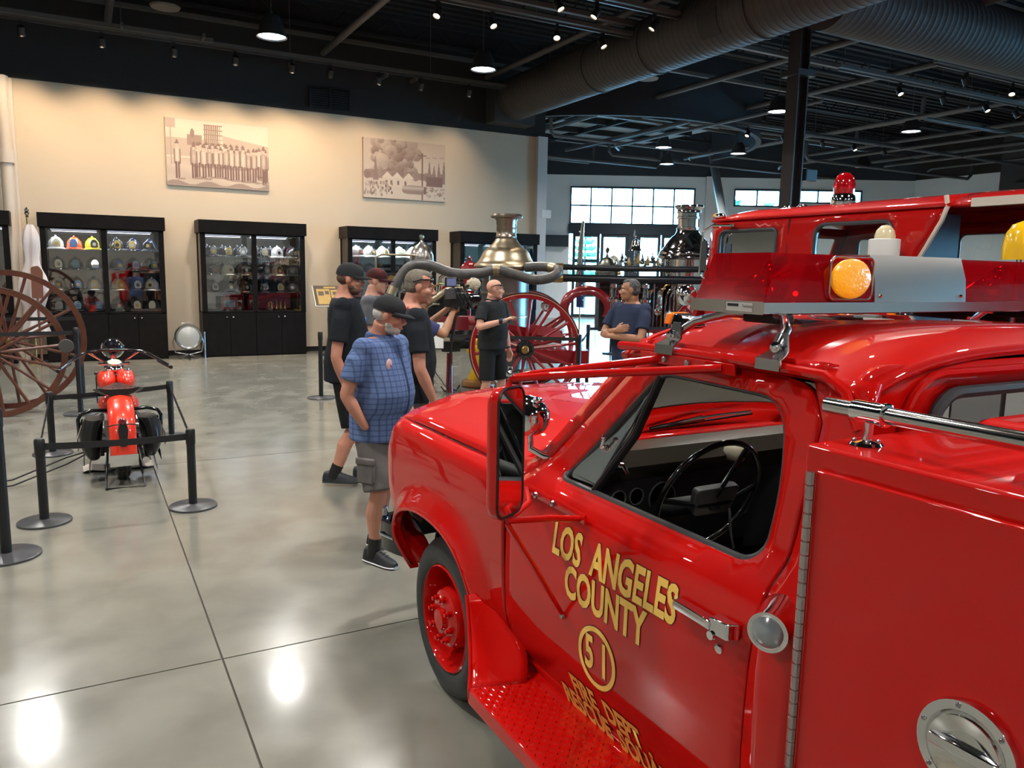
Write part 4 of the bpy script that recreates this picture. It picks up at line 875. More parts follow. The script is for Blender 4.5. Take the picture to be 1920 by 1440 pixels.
G1 = {3: [('white', 'cream', 'gold'), ('orange', 'blue', 'blue'), ('yellow', 'black', 'white'), ('black', 'gold', 'black'), ('navy', 'gold', 'cream'), ('navy', 'black', 'gold')],
      2: [('black', 'cream', 'grey'), ('black', 'teal', 'teal'), ('black', 'blue', 'cream'), ('black', 'blue', 'gold'), ('black', 'teal', 'blue'), ('black', 'teal', 'yellow')],
      1: [('cream', 'brown', 'gold'), ('black', 'blue', 'cream'), ('silver', 'gold', 'cream'), ('cream', 'gold', 'cream'), ('black', 'cream', 'black'), ('silver', 'cream', 'brown')],
      0: [('black', 'grey', None), ('black', 'teal', 'blue'), ('black', 'blue', 'teal'), ('black', 'black', 'cream'), ('black', 'cream', 'gold'), ('black', 'cream', None)]}
G2 = {3: [('black', 'grey', 'gold'), ('black', 'gold', 'grey'), ('black', 'grey', 'white'), ('black', 'cream', None), ('white', 'white', 'black'), ('black', 'black', 'grey')],
      2: [('black', 'brown', 'red'), ('cream', 'cream', 'brown'), ('brown', 'black', 'white'), ('black', 'grey', 'cream'), ('cream', 'brown', 'gold'), ('black', 'black', 'grey')],
      1: [('black', 'grey', 'black'), ('black', 'brown', 'cream'), ('brown', 'black', 'grey'), ('black', 'black', 'brown'), ('black', 'cream', 'gold'), ('black', 'black', 'white')]}
def fill(G, ci, zs, cn):
    for lv, row in G.items():
        for k, (a, b, c) in enumerate(row):
            x = CABX[ci][0]+(-.82, -.51, -.2, .22, .52, .83)[k]
            helmet(x, 17.62, zs[lv]+.002, a, b, c, '%s helmet with %s shield, %s shelf, %s of the %s glass, %s' % (a, b, SN[lv], PN[k % 3], 'left' if k < 3 else 'right', cn), 'fire helmets in the cabinets', 1.3, random.uniform(-.35, .35) if k > 1 else random.uniform(-.1, .2))
fill(G1, 1, SH1, 'leftmost cabinet'); fill(G2, 2, SH2, 'second cabinet')
for k, (a, b, c) in enumerate([('white', 'brown', 'red'), ('white', 'brown', 'gold'), ('white', 'gold', 'brown'), ('white', 'cream', None), ('white', 'red', 'brown')]):
    helmet(CABX[3][0]+(-.82, -.52, -.2, .22, .55)[k], 17.62, SH1[3]+.002, a, b, c, 'white helmet with %s shield, %s on the top shelf behind the capped men' % (b, ('first', 'second', 'third', 'fourth', 'fifth')[k]), 'fire helmets in the cabinets', 1.3, .5)
for k, (a, b, c) in enumerate([('black', 'gold', 'black'), ('navy', 'black', 'gold'), ('black', 'brown', 'cream'), ('brown', 'cream', 'black')]):
    helmet(CABX[3][0]+(-.82, -.5, .22, .8)[k], 17.62, SH1[2]+.002, a, b, c, '%s helmet, %s on the second shelf of the cabinet behind the capped men' % (a, ('first', 'second', 'third', 'fourth')[k]), 'fire helmets in the cabinets', 1.3, .4)
for s, k, lv, c in (('5', 0, 2, 'black'), ('149', 2, 2, 'black'), ('165', 3, 2, 'yellow'), ('40', 5, 2, 'yellow')):
    h = [o for o in bpy.data.objects if o.name.startswith('fire_helmet') and abs(o.location.x-(CABX[1][0]+(-.82, -.51, -.2, .22, .52, .83)[k])) < .01 and abs(o.location.z-SH1[lv]-.002) < .001][0]
    text('shield_number', s, mat('number_'+c, HC[c], .5), [q for q in h.children if q.name.startswith('front_shield')][0], .05, lambda x, y: (x, -.142+.21*(y), .065+y), sx=.9)
# framed picture, glass plate, brass nozzles on the lower shelf of the second cabinet
t = thing('framed_photo', 'small framed photo with red mat at the bottom left of the second cabinet', 'picture', (2.75, 17.6, .99)); MB().box((-.17, 0, 0), (.17, .02, .26)).build('frame', mat('frame_redbrown', (.25, .05, .05), .5), t, 0)
MB().box((-.12, -.004, .05), (.12, .0, .2)).build('photo', mat('photo_blue', (.35, .5, .62), .4, noise=(14, .8, 3, (.05, .06, .08))), t, 0)
t = thing('glass_plaque', 'grey translucent plaque leaning inside the second cabinet', 'plaque', (3.05, 17.52, 1.38)); MB().add([(-.2, 0, 0), (.12, 0, -.06), (.22, .1, .12), (-.08, .1, .2), (-.2, .012, 0), (.12, .012, -.06), (.22, .112, .12), (-.08, .112, .2)], [(0, 1, 2, 3), (7, 6, 5, 4), (0, 4, 5, 1), (1, 5, 6, 2), (2, 6, 7, 3), (3, 7, 4, 0)]).build('plate', mat('plaque_grey', (.25, .28, .30), .2, coat=.5), t, 0)
for k, (x, r) in enumerate(((3.62, .035), (3.72, .03), (3.81, .036), (3.9, .03), (3.55, .06))):
    tag(MB().lathe([(r, 0), (r*1.1, .02), (r*.6, .05), (r*.5, .14), (r*.7, .16), (r*.3, .17)], (0, 0, 0)).build('brass_nozzle', BRASS, loc=(x, 17.55, .992)), '%s brass nozzle from the left at the bottom right of the second cabinet' % ('second', 'third', 'fourth', 'fifth', 'first')[k], 'nozzle', 'brass nozzles in the second cabinet')
tag(MB().box((-.35, 0, 0), (.35, .01, .34)).build('red_fan_backdrop', mat('fan_red', (.30, .02, .05), .4, noise=(9, .7, 2, (.05, .01, .01))), loc=(3.75, 17.9, 1.0)), 'dark red display card at the bottom right of the second cabinet', 'card')
t = thing('brass_statuette', 'grey bottle shaped statuette in the cabinet behind the boiler', 'statuette', (8.75, 17.6, 1.787)); MB().lathe([(.07, 0), (.07, .05), (.05, .12), (.06, .25), (.04, .34), (.025, .4), (.03, .44), (0, .47)]).build('figure_body', NICKEL, t); MB().lathe([(.09, -.01), (.09, .02), (0, .02)]).build('base', BLACK, t)
# ================================================================== POSTERS
rn = np.random.RandomState(5)
def raster(name, fn, wdt, hgt, parent, nx=170, ny=112, y=-.021):
    X, Y = np.meshgrid(np.linspace(0, 1, nx), np.linspace(0, 1, ny)); img = fn(X, Y)
    tint = np.array([.30, .17, .15]); lo = np.array([.13, .055, .05]); hi = np.array([.66, .56, .46])
    img = np.clip(img, 0, 1)[..., None]; colr = lo*(1-img)+hi*img
    vs = [(-wdt/2+wdt*i/(nx-1), y, -hgt/2+hgt*j/(ny-1)) for j in range(ny) for i in range(nx)]
    fs = [(j*nx+i, j*nx+i+1, (j+1)*nx+i+1, (j+1)*nx+i) for j in range(ny-1) for i in range(nx-1)]
    me = bpy.data.meshes.new(name); me.from_pydata(vs, [], fs); ca = me.color_attributes.new('print', 'FLOAT_COLOR', 'POINT')
    ca.data.foreach_set('color', np.concatenate([colr, np.ones((ny, nx, 1))], 2).reshape(-1)); me.materials.append(mat('sepia_print', (.5, .4, .35), .6, attr='print'))
    return ob(name, me, parent)
def blob(X, Y, x, y, rx, ry, p=2): return (np.abs((X-x)/rx)**p+np.abs((Y-y)/ry)**p) < 1
def men(X, Y):
    I = .93-.1*Y*0+rn.rand(*X.shape)*.05
    I = np.where((Y < .42), .72+.2*np.sin(X*9+Y*22)*.3, I)
    I = np.where((X < .38) & (Y > .45) & (Y < .72), .62, I); I = np.where((X > .54) & (Y < .80-.25*(X-.54)) & (Y > .4), .60, I)
    for k in range(9):
        x = .37+k*.018; I = np.where((np.abs(X-x) < .005) & (Y > .6) & (Y < .95), .2, I)
    for k in range(5): I = np.where((np.abs(Y-.66-k*.07) < .008) & (X > .36) & (X < .54), .3, I)
    I = np.where((X > .2) & (X < .34) & (Y > .62) & (Y < .78), .35, I); I = np.where(blob(X, Y, .25, .8, .02, .07), .25, I)
    I = np.where((X < .09) & (Y > .86), .55, I); I = np.where((np.abs(X-.045) < .006) & (Y > .3) & (Y < .9), .5, I)
    fig = [(.1, .1, .66)]+[(.24+.055*k+rn.rand()*.02, .10+.05*rn.rand(), .60+.05*rn.rand()) for k in range(14)]+[(.88, .2, .62), (.95, .08, .66)]
    fig += [(.26+.06*k, .3, .66) for k in range(9)]
    fig.sort(key=lambda f: -f[1])
    for (x, b, tp) in fig:
        h = tp-b; c = .42+.3*rn.rand()
        I = np.where(blob(X, Y, x, b+h*.62, .028, h*.24, 3), c, I); I = np.where((np.abs(X-x+.012) < .009) & (Y > b) & (Y < b+h*.45), .10, I); I = np.where((np.abs(X-x-.012) < .009) & (Y > b) & (Y < b+h*.45), .13, I)
        I = np.where((np.abs(np.abs(X-x)-.028) < .006) & (Y > b+h*.4) & (Y < b+h*.8), .2, I); I = np.where(blob(X, Y, x, b+h*.62, .01, h*.2), c+.2, I)
        I = np.where(blob(X, Y, x, b+h*.9, .012, h*.06), .72, I); I = np.where(blob(X, Y, x, b+h*.96, .02, h*.028), .15, I); I = np.where(blob(X, Y, x, b+h*1.0, .011, h*.05), .18, I)
        I = np.where(blob(X, Y, x+.03, b, .05, .014), .35, I)
    I = np.where((Y < .05+.03*np.sin(X*20)) , .35, I)
    return I
def fire(X, Y):
    I = .62+.2*(1-Y)+.08*rn.rand(*X.shape)
    for k in range(90):
        t = rn.rand(); x = .18+.38*t+.12*rn.randn()*.6; y = .45+.55*rn.rand()
        if x > .64: continue
        r = .03+.05*rn.rand(); d = np.hypot((X-x), (Y-y)*.66); c = .18+.45*rn.rand()
        I = np.where(d < r, I*.2+.8*(c+.25*((Y-y)/r*.4-(X-x)/r*.3)), I)
    for k in range(60): x = rn.rand(); I = np.where(blob(X, Y, x, .38+.05*rn.rand(), .04, .06), .2+.15*rn.rand(), I)
    for x, tp in ((.14, .7), (.80, .68), (.86, .62), (.92, .66), (.985, .7)):
        wd = .03*np.clip((tp-Y)/(tp-.3), 0, 1)+.004; I = np.where((np.abs(X-x) < wd) & (Y < tp) & (Y > .3), .18+.2*((X*60+Y*60) % 1 > .6), I)
    I = np.where((np.abs(X-.71) < .006) & (Y < .82), .12, I); I = np.where((np.abs(Y-.78) < .006) & (np.abs(X-.71) < .05), .12, I); I = np.where((np.abs(Y-.74-.1*(X-.7)) < .003) & (X > .45), .2, I)
    I = np.where((X > .76) & (X < .97) & (Y > .25) & (Y < .42), .14, I)
    I = np.where((X > .22) & (X < .56) & (Y > .20) & (Y < .36), .85, I)
    for x in (.22, .34, .48): I = np.where((Y > .36) & (Y < .46-np.abs(X-x-.06)*1.5), .92, I)
    for x in (.27, .33, .41, .5): I = np.where((np.abs(X-x) < .012) & (Y > .24) & (Y < .31), .15, I)
    for k in range(60): x = rn.rand()*.35; y = .05+.22*rn.rand(); I = np.where(blob(X, Y, x, y, .010, .03), .1+.6*rn.rand(), I)
    for k in range(40): x = .74+rn.rand()*.25; y = .05+.18*rn.rand(); I = np.where(blob(X, Y, x, y, .012, .02), .2+.6*rn.rand(), I)
    I = np.where(blob(X, Y, .61, .17, .15, .075, 4), .30+.35*np.exp(-((Y-.2)/.03)**2), I); I = np.where(blob(X, Y, .745, .17, .018, .07), .15, I)
    return I
for i, (x, fn, nm, lb_) in enumerate(((2.69, men, 'group', 'sepia print of a group of old time firemen, left poster on the beige wall'), (6.87, fire, 'oil', 'sepia print of burning oil derricks and smoke, right poster on the wall'))):
    t = thing('canvas_print', lb_, 'poster', (x, 17.98, 4.22)); MB().box((-1.03, -.02, -.675), (1.03, .02, .675)).build('panel_board', mat('board_edge', (.5, .42, .36), .6), t, 0)
    raster('printed_picture', fn, 2.04, 1.33, t)
# ================================================================== SMALL THINGS BY THE WALL
t = thing('searchlight', 'big round old searchlight on a stand between the first two cabinets', 'searchlight', (1.86, 17.2, 0))
q = Matrix.Translation((0, 0, .46))
MB().lathe([(.0, .02), (.20, .02), (.225, .0), (.25, .0), (.26, .03), (.26, .22), (.2, .34), (.08, .4), (0, .4)], (0, -.12, .46), (0, 1, 0), 32).build('housing', STEEL, t)
MB().lathe([(0, -.035), (.1, -.02), (.21, .015), (.21, .02), (0, .02)], (0, -.12, .46), (0, 1, 0), 32).build('lens', mat('searchlight_lens', (.5, .5, .47), .25, .3, coat=.6), t)
MB().tube([(-.26, 0, .46), (-.29, 0, .35), (-.25, 0, .15), (0, 0, .09), (.25, 0, .15), (.29, 0, .35), (.26, 0, .46)], .014, 8).build('yoke', STEEL, t)
for a in (.5, 2.6, 4.7): MB().tube([(0, 0, .1), (.22*cos(a), .22*sin(a), .0), (.3*cos(a), .2*sin(a), 0.0)], .016, 8).build('stand_foot', STEEL, t)
MB().tube([(-.12, -.05, .72), (-.1, -.05, .745), (.1, -.05, .745), (.12, -.05, .72)], .01, 8).build('top_handle', STEEL, t); MB().cyl((.32, .05, .0), (.32, .05, .55), .02).build('side_tube', STEEL, t)
t = thing('map_lectern', 'tilted information stand with yellow map sheet, right of the second cabinet', 'sign', (4.72, 17.0, 0))
Mx = Matrix.Translation((0, 0, 1.30)) @ Matrix.Rotation(R(55), 4, 'X')
MB().box((-.31, -.26, -.015), (.31, .26, .01), Mx).build('board', mat('board_brown', (.045, .025, .015), .4), t, 0)
pm = mat('map_print', (.42, .27, .07), .6, noise=(9, .5, 5, (.30, .18, .05)))
MB().box((-.25, -.22, .011), (.04, .17, .013), Mx).box((.06, -.08, .011), (.27, .15, .013), Mx).box((-.08, .19, .011), (.18, .23, .013), Mx).build('map_sheet', pm, t, 0)
MB().box((-.22, .0, .0135), (-.1, .11, .0145), Mx).box((-.07, .03, .0135), (.02, .12, .0145), Mx).box((.1, .02, .0135), (.22, .1, .0145), Mx).build('picture_block', mat('ink_dark', (.08, .06, .04), .6), t, 0)
MB().box((-.32, -.275, -.02), (.32, -.26, .012), Mx).box((-.33, -.27, -.02), (-.31, .26, .012), Mx).box((.31, -.27, -.02), (.33, .26, .012), Mx).build('edge_trim', mat('trim_cream', (.6, .55, .45), .5), t, 0)
MB().cyl((0, .04, 0.02), (0, .04, 1.28), .018).build('pole', STEEL, t); MB().lathe([(.2, 0), (.2, .02), (.03, .03)], (0, .04, 0)).build('base', BLACK, t)
t = thing('framed_sign', 'dark blue framed sign standing on the floor under the map stand', 'sign', (5.0, 17.3, 0)); MB().box((-.22, 0, .14), (.22, .03, .78)).build('frame', mat('sign_blue', (.02, .04, .09), .4), t, 0)
MB().box((-.13, -.004, .22), (.18, .0, .70)).build('printed_sheet', mat('sign_grey', (.35, .40, .46), .5), t, 0); MB().box((-.10, -.006, .26), (.15, -.004, .64)).build('inner_field', MATS['sign_blue'], t, 0); MB().box((-.2, -.1, 0), (.2, .12, .14)).build('foot_block', BLACK, t, 0)
t = thing('name_card', 'grey card reading Plow propped on the floor before the framed sign', 'card', (5.0, 17.02, 0)); MB().box((-.24, 0, 0), (.24, .05, .24)).build('card_body', mat('card_grey', (.22, .26, .30), .5), t, 0)
text('card_lettering', 'Plow', WHITE, t, .09, lambda x, y: (x-.1, -.003, .17+y)); text('card_lettering', 'Set', WHITE, t, .07, lambda x, y: (x-.03, -.003, .08+y))
t = thing('flag', 'white flag furled on a pole with silver finial beside the cream column', 'flag', (-.82, 17.3, 0))
MB().cyl((0, 0, .03), (0, 0, 2.75), .016).build('pole', BRASS, t); MB().lathe([(.14, 0), (.14, .03), (.03, .08), (.02, .1)]).build('base', BRASS, t); MB().lathe([(.0, .0), (.03, .02), (.02, .05), (.045, .09), (.03, .12), (.04, .15), (0, .2)], (0, 0, 2.72)).build('finial', CHROME, t)
rs = []
for i in range(20):
    z = 2.6-i*.105; w_ = .05+.13*min(1, i/9)+.04*sin(i*.7)
    rs.append([(w_*cos(a)*(1+.25*sin(5*a+i*.3))+.03, w_*.7*sin(a)*(1+.25*sin(5*a+i*.3)), z) for a in [2*pi*k/30 for k in range(30)]])
MB().rings(rs).build('cloth', mat('flag_white', (.62, .60, .58), .8, noise=(2.2, .5, 2, (.50, .30, .28))), t, 60)
t = thing('shovel', 'old wooden paddle leaning by the flag behind the wagon wheels', 'tool', (-.72, 16.9, 0)); MB().prism(rpoly([(-.09, 1.25), (.09, 1.25), (.11, 1.75), (.04, 1.85), (-.08, 1.82)], .04), -.015, .015, Matrix.Rotation(R(90), 4, 'X')).build('blade', mat('old_wood', (.16, .06, .035), .5), t); MB().cyl((0, 0, 0), (0, 0, 1.3), .02).build('shaft', MATS['old_wood'], t)
# ================================================================== BARRIER POSTS
POSTM = mat('post_black', (.010, .011, .012), .35); BASEM = mat('base_grey', (.055, .055, .058), .32)
def post(x, y, h, label, r=.032, br=.18, clip=pi/2):
    t = thing('barrier_post', label, 'barrier post', (x, y, 0), 0, 'black belt barrier posts')
    MB().lathe([(br, 0), (br, .014), (br-.008, .02), (r+.01, .026), (r+.004, .03)], n=40).build('base', BASEM, t)
    MB().lathe([(r, .02), (r, h-.11)], n=24).build('tube', POSTM, t)
    MB().lathe([(r+.002, h-.12), (r+.004, h-.115), (r+.004, h-.01), (r-.003, h), (0, h)], n=24).build('belt_head', POSTM, t)
    MB().lathe([(r-.004, h), (r-.006, h+.003), (0, h+.003)], n=20).build('top_cap', BASEM, t); return t
def belt(a, b, z0, z1, label, sag=.0, hw=.025):
    a = V((*a, z0)); b = V((*b, z1)); d = (b-a); n = V((-d.y, d.x, 0)).normalized()*.0015; rs = []
    a += d.normalized()*.035; b -= d.normalized()*.035
    for k in range(11):
        p = a.lerp(b, k/10); p.z -= sag*4*(k/10)*(1-k/10); rs.append([p+V((0, 0, -hw))-n, p+V((0, 0, -hw))+n, p+V((0, 0, hw))+n, p+V((0, 0, hw))-n])
    tag(MB().rings(rs).build('barrier_belt', BLK2), label, 'belt', 'black barrier belts')
LP = .63
post(-.33, 6.55, LP, 'low black post with grey base, front left of the motorcycle'); post(.69, 6.5, LP, 'low black post with grey base, front right of the motorcycle')
post(-.34, 8.95, LP, 'low black post at the rear left of the motorcycle enclosure'); post(.80, 9.35, LP, 'low black post at the rear right of the motorcycle enclosure')
belt((-.33, 6.55), (.69, 6.5), LP-.06, LP-.06, 'black belt crossing behind the rear wheel of the motorcycle', .01)
belt((-.34, 8.95), (.80, 9.35), LP-.06, LP-.06, 'black belt beyond the front wheel of the motorcycle', .01)
belt((-.33, 6.55), (-.34, 8.95), LP-.06, LP-.06, 'black belt along the left side of the motorcycle'); belt((.69, 6.5), (.80, 9.35), LP-.06, LP-.06, 'black belt along the right side of the motorcycle')
post(-.52, 5.86, .98, 'tall black post at the left picture edge, nearest the camera', br=.2); post(-.98, 8.7, .9, 'black post whose grey base shows at the left picture edge')
post(-.09, 11.25, 1.10, 'tall black post between the wagon wheels and the motorcycle', br=.2); post(-.06, 12.7, 1.2, 'tall black post just behind another, before the leftmost full cabinet', br=.2)
belt((-.09, 11.25), (-3.2, 10.9), 1.04, 1.04, 'black belt crossing in front of the wagon wheels'); belt((-.06, 12.7), (-3.2, 12.6), 1.13, 1.13, 'black belt behind the wagon wheels')
post(6.18, 9.3, 1.03, 'tall black post before the red spoked wheel of the near steam engine', br=.2); post(7.52, 11.05, 1.03, 'tall black post left of the man with folded arms', br=.2)
post(3.02, 11.35, .98, 'black post behind the man in black cap, base on the floor', br=.2)
belt((6.18, 9.3), (3.9, 10.9), .96, .96, 'black belt before the near steam engine'); belt((6.18, 9.3), (7.52, 11.05), .96, .96, 'short black belt linking the two posts beside the red wheel', .08)
belt((7.52, 11.05), (11, 10.4), .96, .96, 'black belt before the polished steam engine'); post(3.9, 10.95, 1.03, 'tall black post hidden mostly by the cameraman', br=.2)
t = thing('rod_cable', 'x', 'cable'); bpy.data.objects.remove(t)
for k, z in enumerate((.03, .05)): tag(MB().tube([(-1.1, 7.6, .02+k*.03), (-.6, 7.7, .02+k*.05), (-.2, 7.9, .12+k*.06), (.05, 8.0, .22)], .007, 6).build('power_cable', BLK2), ['lower thin black cable trailing left from the motorcycle', 'upper thin black cable trailing left from the motorcycle'][k], 'cable')
# ================================================================== MOTORCYCLE (front towards +Y)
MO = mat('motorcycle_red', (.80, .035, .01), .3, coat=1.); LEA = mat('black_leather', (.012, .012, .012), .32, bump=(60, .3, .003)); 
mc = thing('motorcycle', 'vintage orange red police style motorcycle with black saddlebags, seen from behind', 'motorcycle', (.245, 7.7, 0))
def b(mb, n, m_, p=mc, s=40): return mb.build(n, m_, p, s)
def moto_wheel(y, nm):
    w_ = b(MB().lathe([(.235, -.045), (.29, -.06), (.325, -.045), (.34, 0), (.325, .045), (.29, .06), (.235, .045)], (0, y, .34), (1, 0, 0), 40), nm, RUBBER)
    mb = MB()
    for i in range(44):
        a = 2*pi*i/44
        for s in (-1, 1):
            c = V((s*.018, y+.338*cos(a), .34+.338*sin(a))); mb.ball(c, (.014, .012, .012), 6)
    o = b(mb, 'tread_block', RUBBER, w_); b(MB().lathe([(.225, -.03), (.24, -.04), (.24, .04), (.225, .03)], (0, y, .34), (1, 0, 0), 36).lathe([(0, -.06), (.05, -.06), (.05, .06), (0, .06)], (0, y, .34), (1, 0, 0)), 'rim', CHROME, w_)
    for k in range(16):
        a = 2*pi*k/16; b(MB().cyl((0.03*(-1)**k, y+.04*cos(a), .34+.04*sin(a)), (0, y+.23*cos(a+.2), .34+.23*sin(a+.2)), .003, n=5), 'spoke', STEEL, w_)
    return w_
moto_wheel(0, 'rear_wheel'); moto_wheel(1.45, 'front_wheel')
def fender(y, a0, a1, r, w_, nm, n=22):
    rs = []
    for i in range(n):
        a = R(a0+(a1-a0)*i/(n-1)); c = V((0, y+cos(a)*r, .34+sin(a)*r)); o_ = V((0, cos(a), sin(a)))
        rs.append([c+V((w_*sin(t), 0, 0))+o_*(.055*cos(t)-.055) for t in [R(-95+19*k) for k in range(11)]]+[c+V(((w_-.006)*sin(t), 0, 0))+o_*(.05*cos(t)-.058) for t in [R(95-19*k) for k in range(11)]])
    return b(MB().rings(rs), nm, MO)
rf_ = fender(-.0, 62, 200, .415, .105, 'rear_fender'); fender(1.45, 10, 150, .40, .09, 'front_fender')
b(MB().rings([[(x*1.02, .0+cos(a)*.418-.002, .34+sin(a)*.418) for x in (-.108, 0, .108)]+[(x*1.02, cos(a)*.41, .34+sin(a)*.41) for x in (.108, 0, -.108)] for a in [R(186+3*k) for k in range(6)]]), 'fender_tip', CHROME, rf_)
b(MB().lathe([(.0, .05), (.022, .045), (.03, .03), (.032, 0), (.036, -.02)], (0, -.40, .58), (0, -1, .1), 20), 'tail_lamp', mat('tail_red', (.12, .01, .01), .1, coat=1), rf_)
b(MB().prism([(-.025, -.1), (.025, -.1), (.04, .04), (.03, .09), (-.03, .09), (-.04, .04)], -.008, .008, Matrix.Translation((0, -.43, .47)) @ Matrix.Rotation(R(90), 4, 'X')), 'lamp_bracket', BLACK, rf_)
b(MB().tube([(-.12, -.38, .54), (-.06, -.42, .56), (.06, -.42, .56), (.12, -.38, .54)], .006, 6), 'plate_bar', BLACK, rf_)
# tank, seat, frame, engine
for s in (-1, 1):
    b(MB().ball((s*.085, .68, .80), (.085, .24, .11), 18), 'tank_half', MO); b(MB().lathe([(.02, 0), (.03, .006), (.03, .02), (0, .025)], (s*.09, .60, .895)), 'filler_cap', CHROME)
    b(MB().ball((s*.10, .30, .62), (.07, .12, .085), 14), 'side_tank', MO)
mb = MB(); rs = []
for i in range(12):
    t = i/11; y = -.02+.46*t; w_ = .215*(1-t**2.2*.72)*(.75+.25*min(1, t*5)); rs.append([(w_*cos(a), y, .775+.03*sin(a)*1.0+.045*(abs(cos(a))**3)*(1-t)*.9-.02*(1-abs(1-2*t))) for a in [2*pi*k/22 for k in range(22)]])
se = b(mb.rings(rs), 'saddle', LEA); 
for k in range(11):
    a = R(200+14*k); b(MB().ball((.20*cos(a), .03+.0*sin(a), .80+.03*abs(cos(a))), .006, 6), 'stud', CHROME, se)
for s in (-1, 1): b(MB().tube([(s*.07, .02, .72), (s*.07, .02, .62)], .018, 8), 'seat_spring', CHROME, se)
b(MB().tube([(0, 0, .36), (0, .3, .62), (0, .9, .80), (0, 1.02, .72), (0, .75, .30), (0, .2, .26), (0, 0, .34)], .025, 8), 'frame', BLACK)
en = b(MB().cbox((0, .50, .34), (.26, .34, .26)).lathe([(.10, 0), (.10, .08), (.0, .1)], (.12, .5, .34), (1, 0, 0)).lathe([(.10, 0), (.10, .08), (.0, .1)], (-.12, .5, .34), (-1, 0, 0)), 'engine_case', STEEL)
for y, ax in ((.40, (0, -.35, 1)), (.62, (0, .35, 1))): b(MB().lathe([(r, h*.02) for h in range(14) for r in ((.075, .06) if h % 2 else (.06, .075))], (0, y, .46), ax, 20), 'cylinder', STEEL, en)
b(MB().tube([(.14, .62, .5), (.17, .4, .28), (.17, .0, .22), (.17, -.35, .22)], [.02, .025, .035, .03], 10), 'exhaust_pipe', CHROME)
for s in (-1, 1):
    b(MB().tube([(s*.07, 1.45, .34), (s*.075, 1.25, .7), (s*.07, 1.10, .92)], .018, 8), 'fork_leg', BLACK)
    b(MB().tube([(0, .97, 1.062), (s*.12, .96, 1.06), (s*.25, .92, 1.045), (s*.31, .84, 1.02), (s*.38, .70, .985), (s*.46, .50, .94)], .0145, 10), 'handlebar', GLOSSBLK); b(MB().tube([(s*.05, 1.0, .92), (s*.14, .96, .98), (s*.22, .93, 1.04)], .011, 8), 'handlebar_riser', CHROME)
    b(MB().tube([(s*.38, .68, .97), (s*.475, .47, .925)], [.016, .018], 10), 'grip', LEA)
    # crash bar
    b(MB().tube([(s*.08, .1, .60), (s*.22, .06, .615), (s*.31, .05, .59), (s*.335, .05, .54), (s*.33, .05, .40), (s*.28, .05, .30)], .016, 10), 'rear_guard', GLOSSBLK)
    # saddlebag
    rs = []
    for i in range(9):
        t = i/8; z = .56-.34*t; w_ = .078*sin(pi*min(.95, .22+t*.70))**.5+.012; rs.append([(s*(.135+w_+(w_)*cos(a)*1.0+.04*t), -.02+.19*sin(a)*(.8+.35*t-.2*t*t), z) for a in [2*pi*k/16 for k in range(16)]])
    bg_ = b(MB().rings(rs), 'saddlebag', LEA); b(MB().rings([[(s*(.13+.02*k), -.2, .58-.01*k*k), (s*(.13+.02*k), .17, .58-.01*k*k), (s*(.13+.02*k), .17, .57-.01*k*k), (s*(.13+.02*k), -.2, .57-.01*k*k)] for k in range(11) if k < 8]), 'bag_flap', LEA, bg_)
    for k in range(2): b(MB().tube([(s*.30, -.13+k*.2, .54), (s*.345, -.13+k*.2, .4), (s*.345, -.13+k*.2, .3)], .008, 6), 'strap', CHROME, bg_)
    for k in range(7): b(MB().tube([(s*.30, -.15+.05*k, .26), (s*.305, -.16+.05*k, .17)], .003, 5), 'fringe', LEA, bg_)
b(MB().tube([(-.30, .86, 1.0), (-.37, .8, 1.04), (-.40, .74, 1.09)], .006, 6), 'mirror_stem', BLACK)
b(MB().lathe([(0, .015), (.06, .012), (.066, 0), (.06, -.006), (0, -.006)], (-.40, .74, 1.13), (0, 1, .1), 24), 'mirror', mat('mirror_grey', (.12, .12, .12), .3, .5))
hl_ = b(MB().lathe([(0, -.09), (.05, -.08), (.085, -.03), (.098, .03), (.10, .06), (0, .08)], (0, 1.12, 1.06), (0, 1, 0), 28), 'headlamp', GLOSSBLK); b(MB().lathe([(.098, .04), (.108, .05), (.104, .07), (.098, .07)], (0, 1.12, 1.06), (0, 1, 0), 28), 'headlamp_ring', CHROME, hl_)
b(MB().lathe([(0, .02), (.055, .02), (.06, .012), (.05, -.03)], (0, .86, .935), (0, -.4, 1), 24), 'speedometer', mat('dial_cream', (.65, .62, .45), .4)); b(MB().lathe([(.056, .018), (.062, .024), (.068, .01), (.06, -.02)], (0, .86, .935), (0, -.4, 1), 24), 'dial_ring', CHROME)
b(MB().ball((0, .8, .88), (.10, .05, .04), 12).cyl((-.14, .98, .92), (.14, .98, .92), .018), 'handlebar_clamp', CHROME)
b(MB().tube([(-.17, .55, .60), (-.17, .58, .86)], .006, 6).ball((-.17, .58, .88), .017, 10), 'shift_lever', BLACK)
b(MB().tube([(-.115, -.05, .30), (-.15, -.42, .012), (.15, -.42, .012), (.115, -.05, .30)], .010, 8), 'rear_stand', BLACK)
b(MB().cbox((-.20, .35, .26), (.16, .34, .12)), 'tool_box', BLACK); b(MB().cbox((.20, .45, .2), (.12, .4, .04)), 'footboard', BLACK); b(MB().cbox((-.20, .45, .17), (.12, .4, .03)), 'footboard', BLACK)
rs = []
for i in range(14):
    x = -.32+i*.045; rs.append([(x, -.02+.12*cos(a)+.02*sin(i), .018+.014*sin(a)+.012*max(0, sin(i*1.3))) for a in [2*pi*k/12 for k in range(12)]])
mb = MB().rings(rs); o = tag(mb.build('cloth_rag', mat('rag_cream', (.55, .48, .42), .8), loc=(.245, 8.1, 0)), 'crumpled cream cloth lying on the floor under the motorcycle', 'cloth')
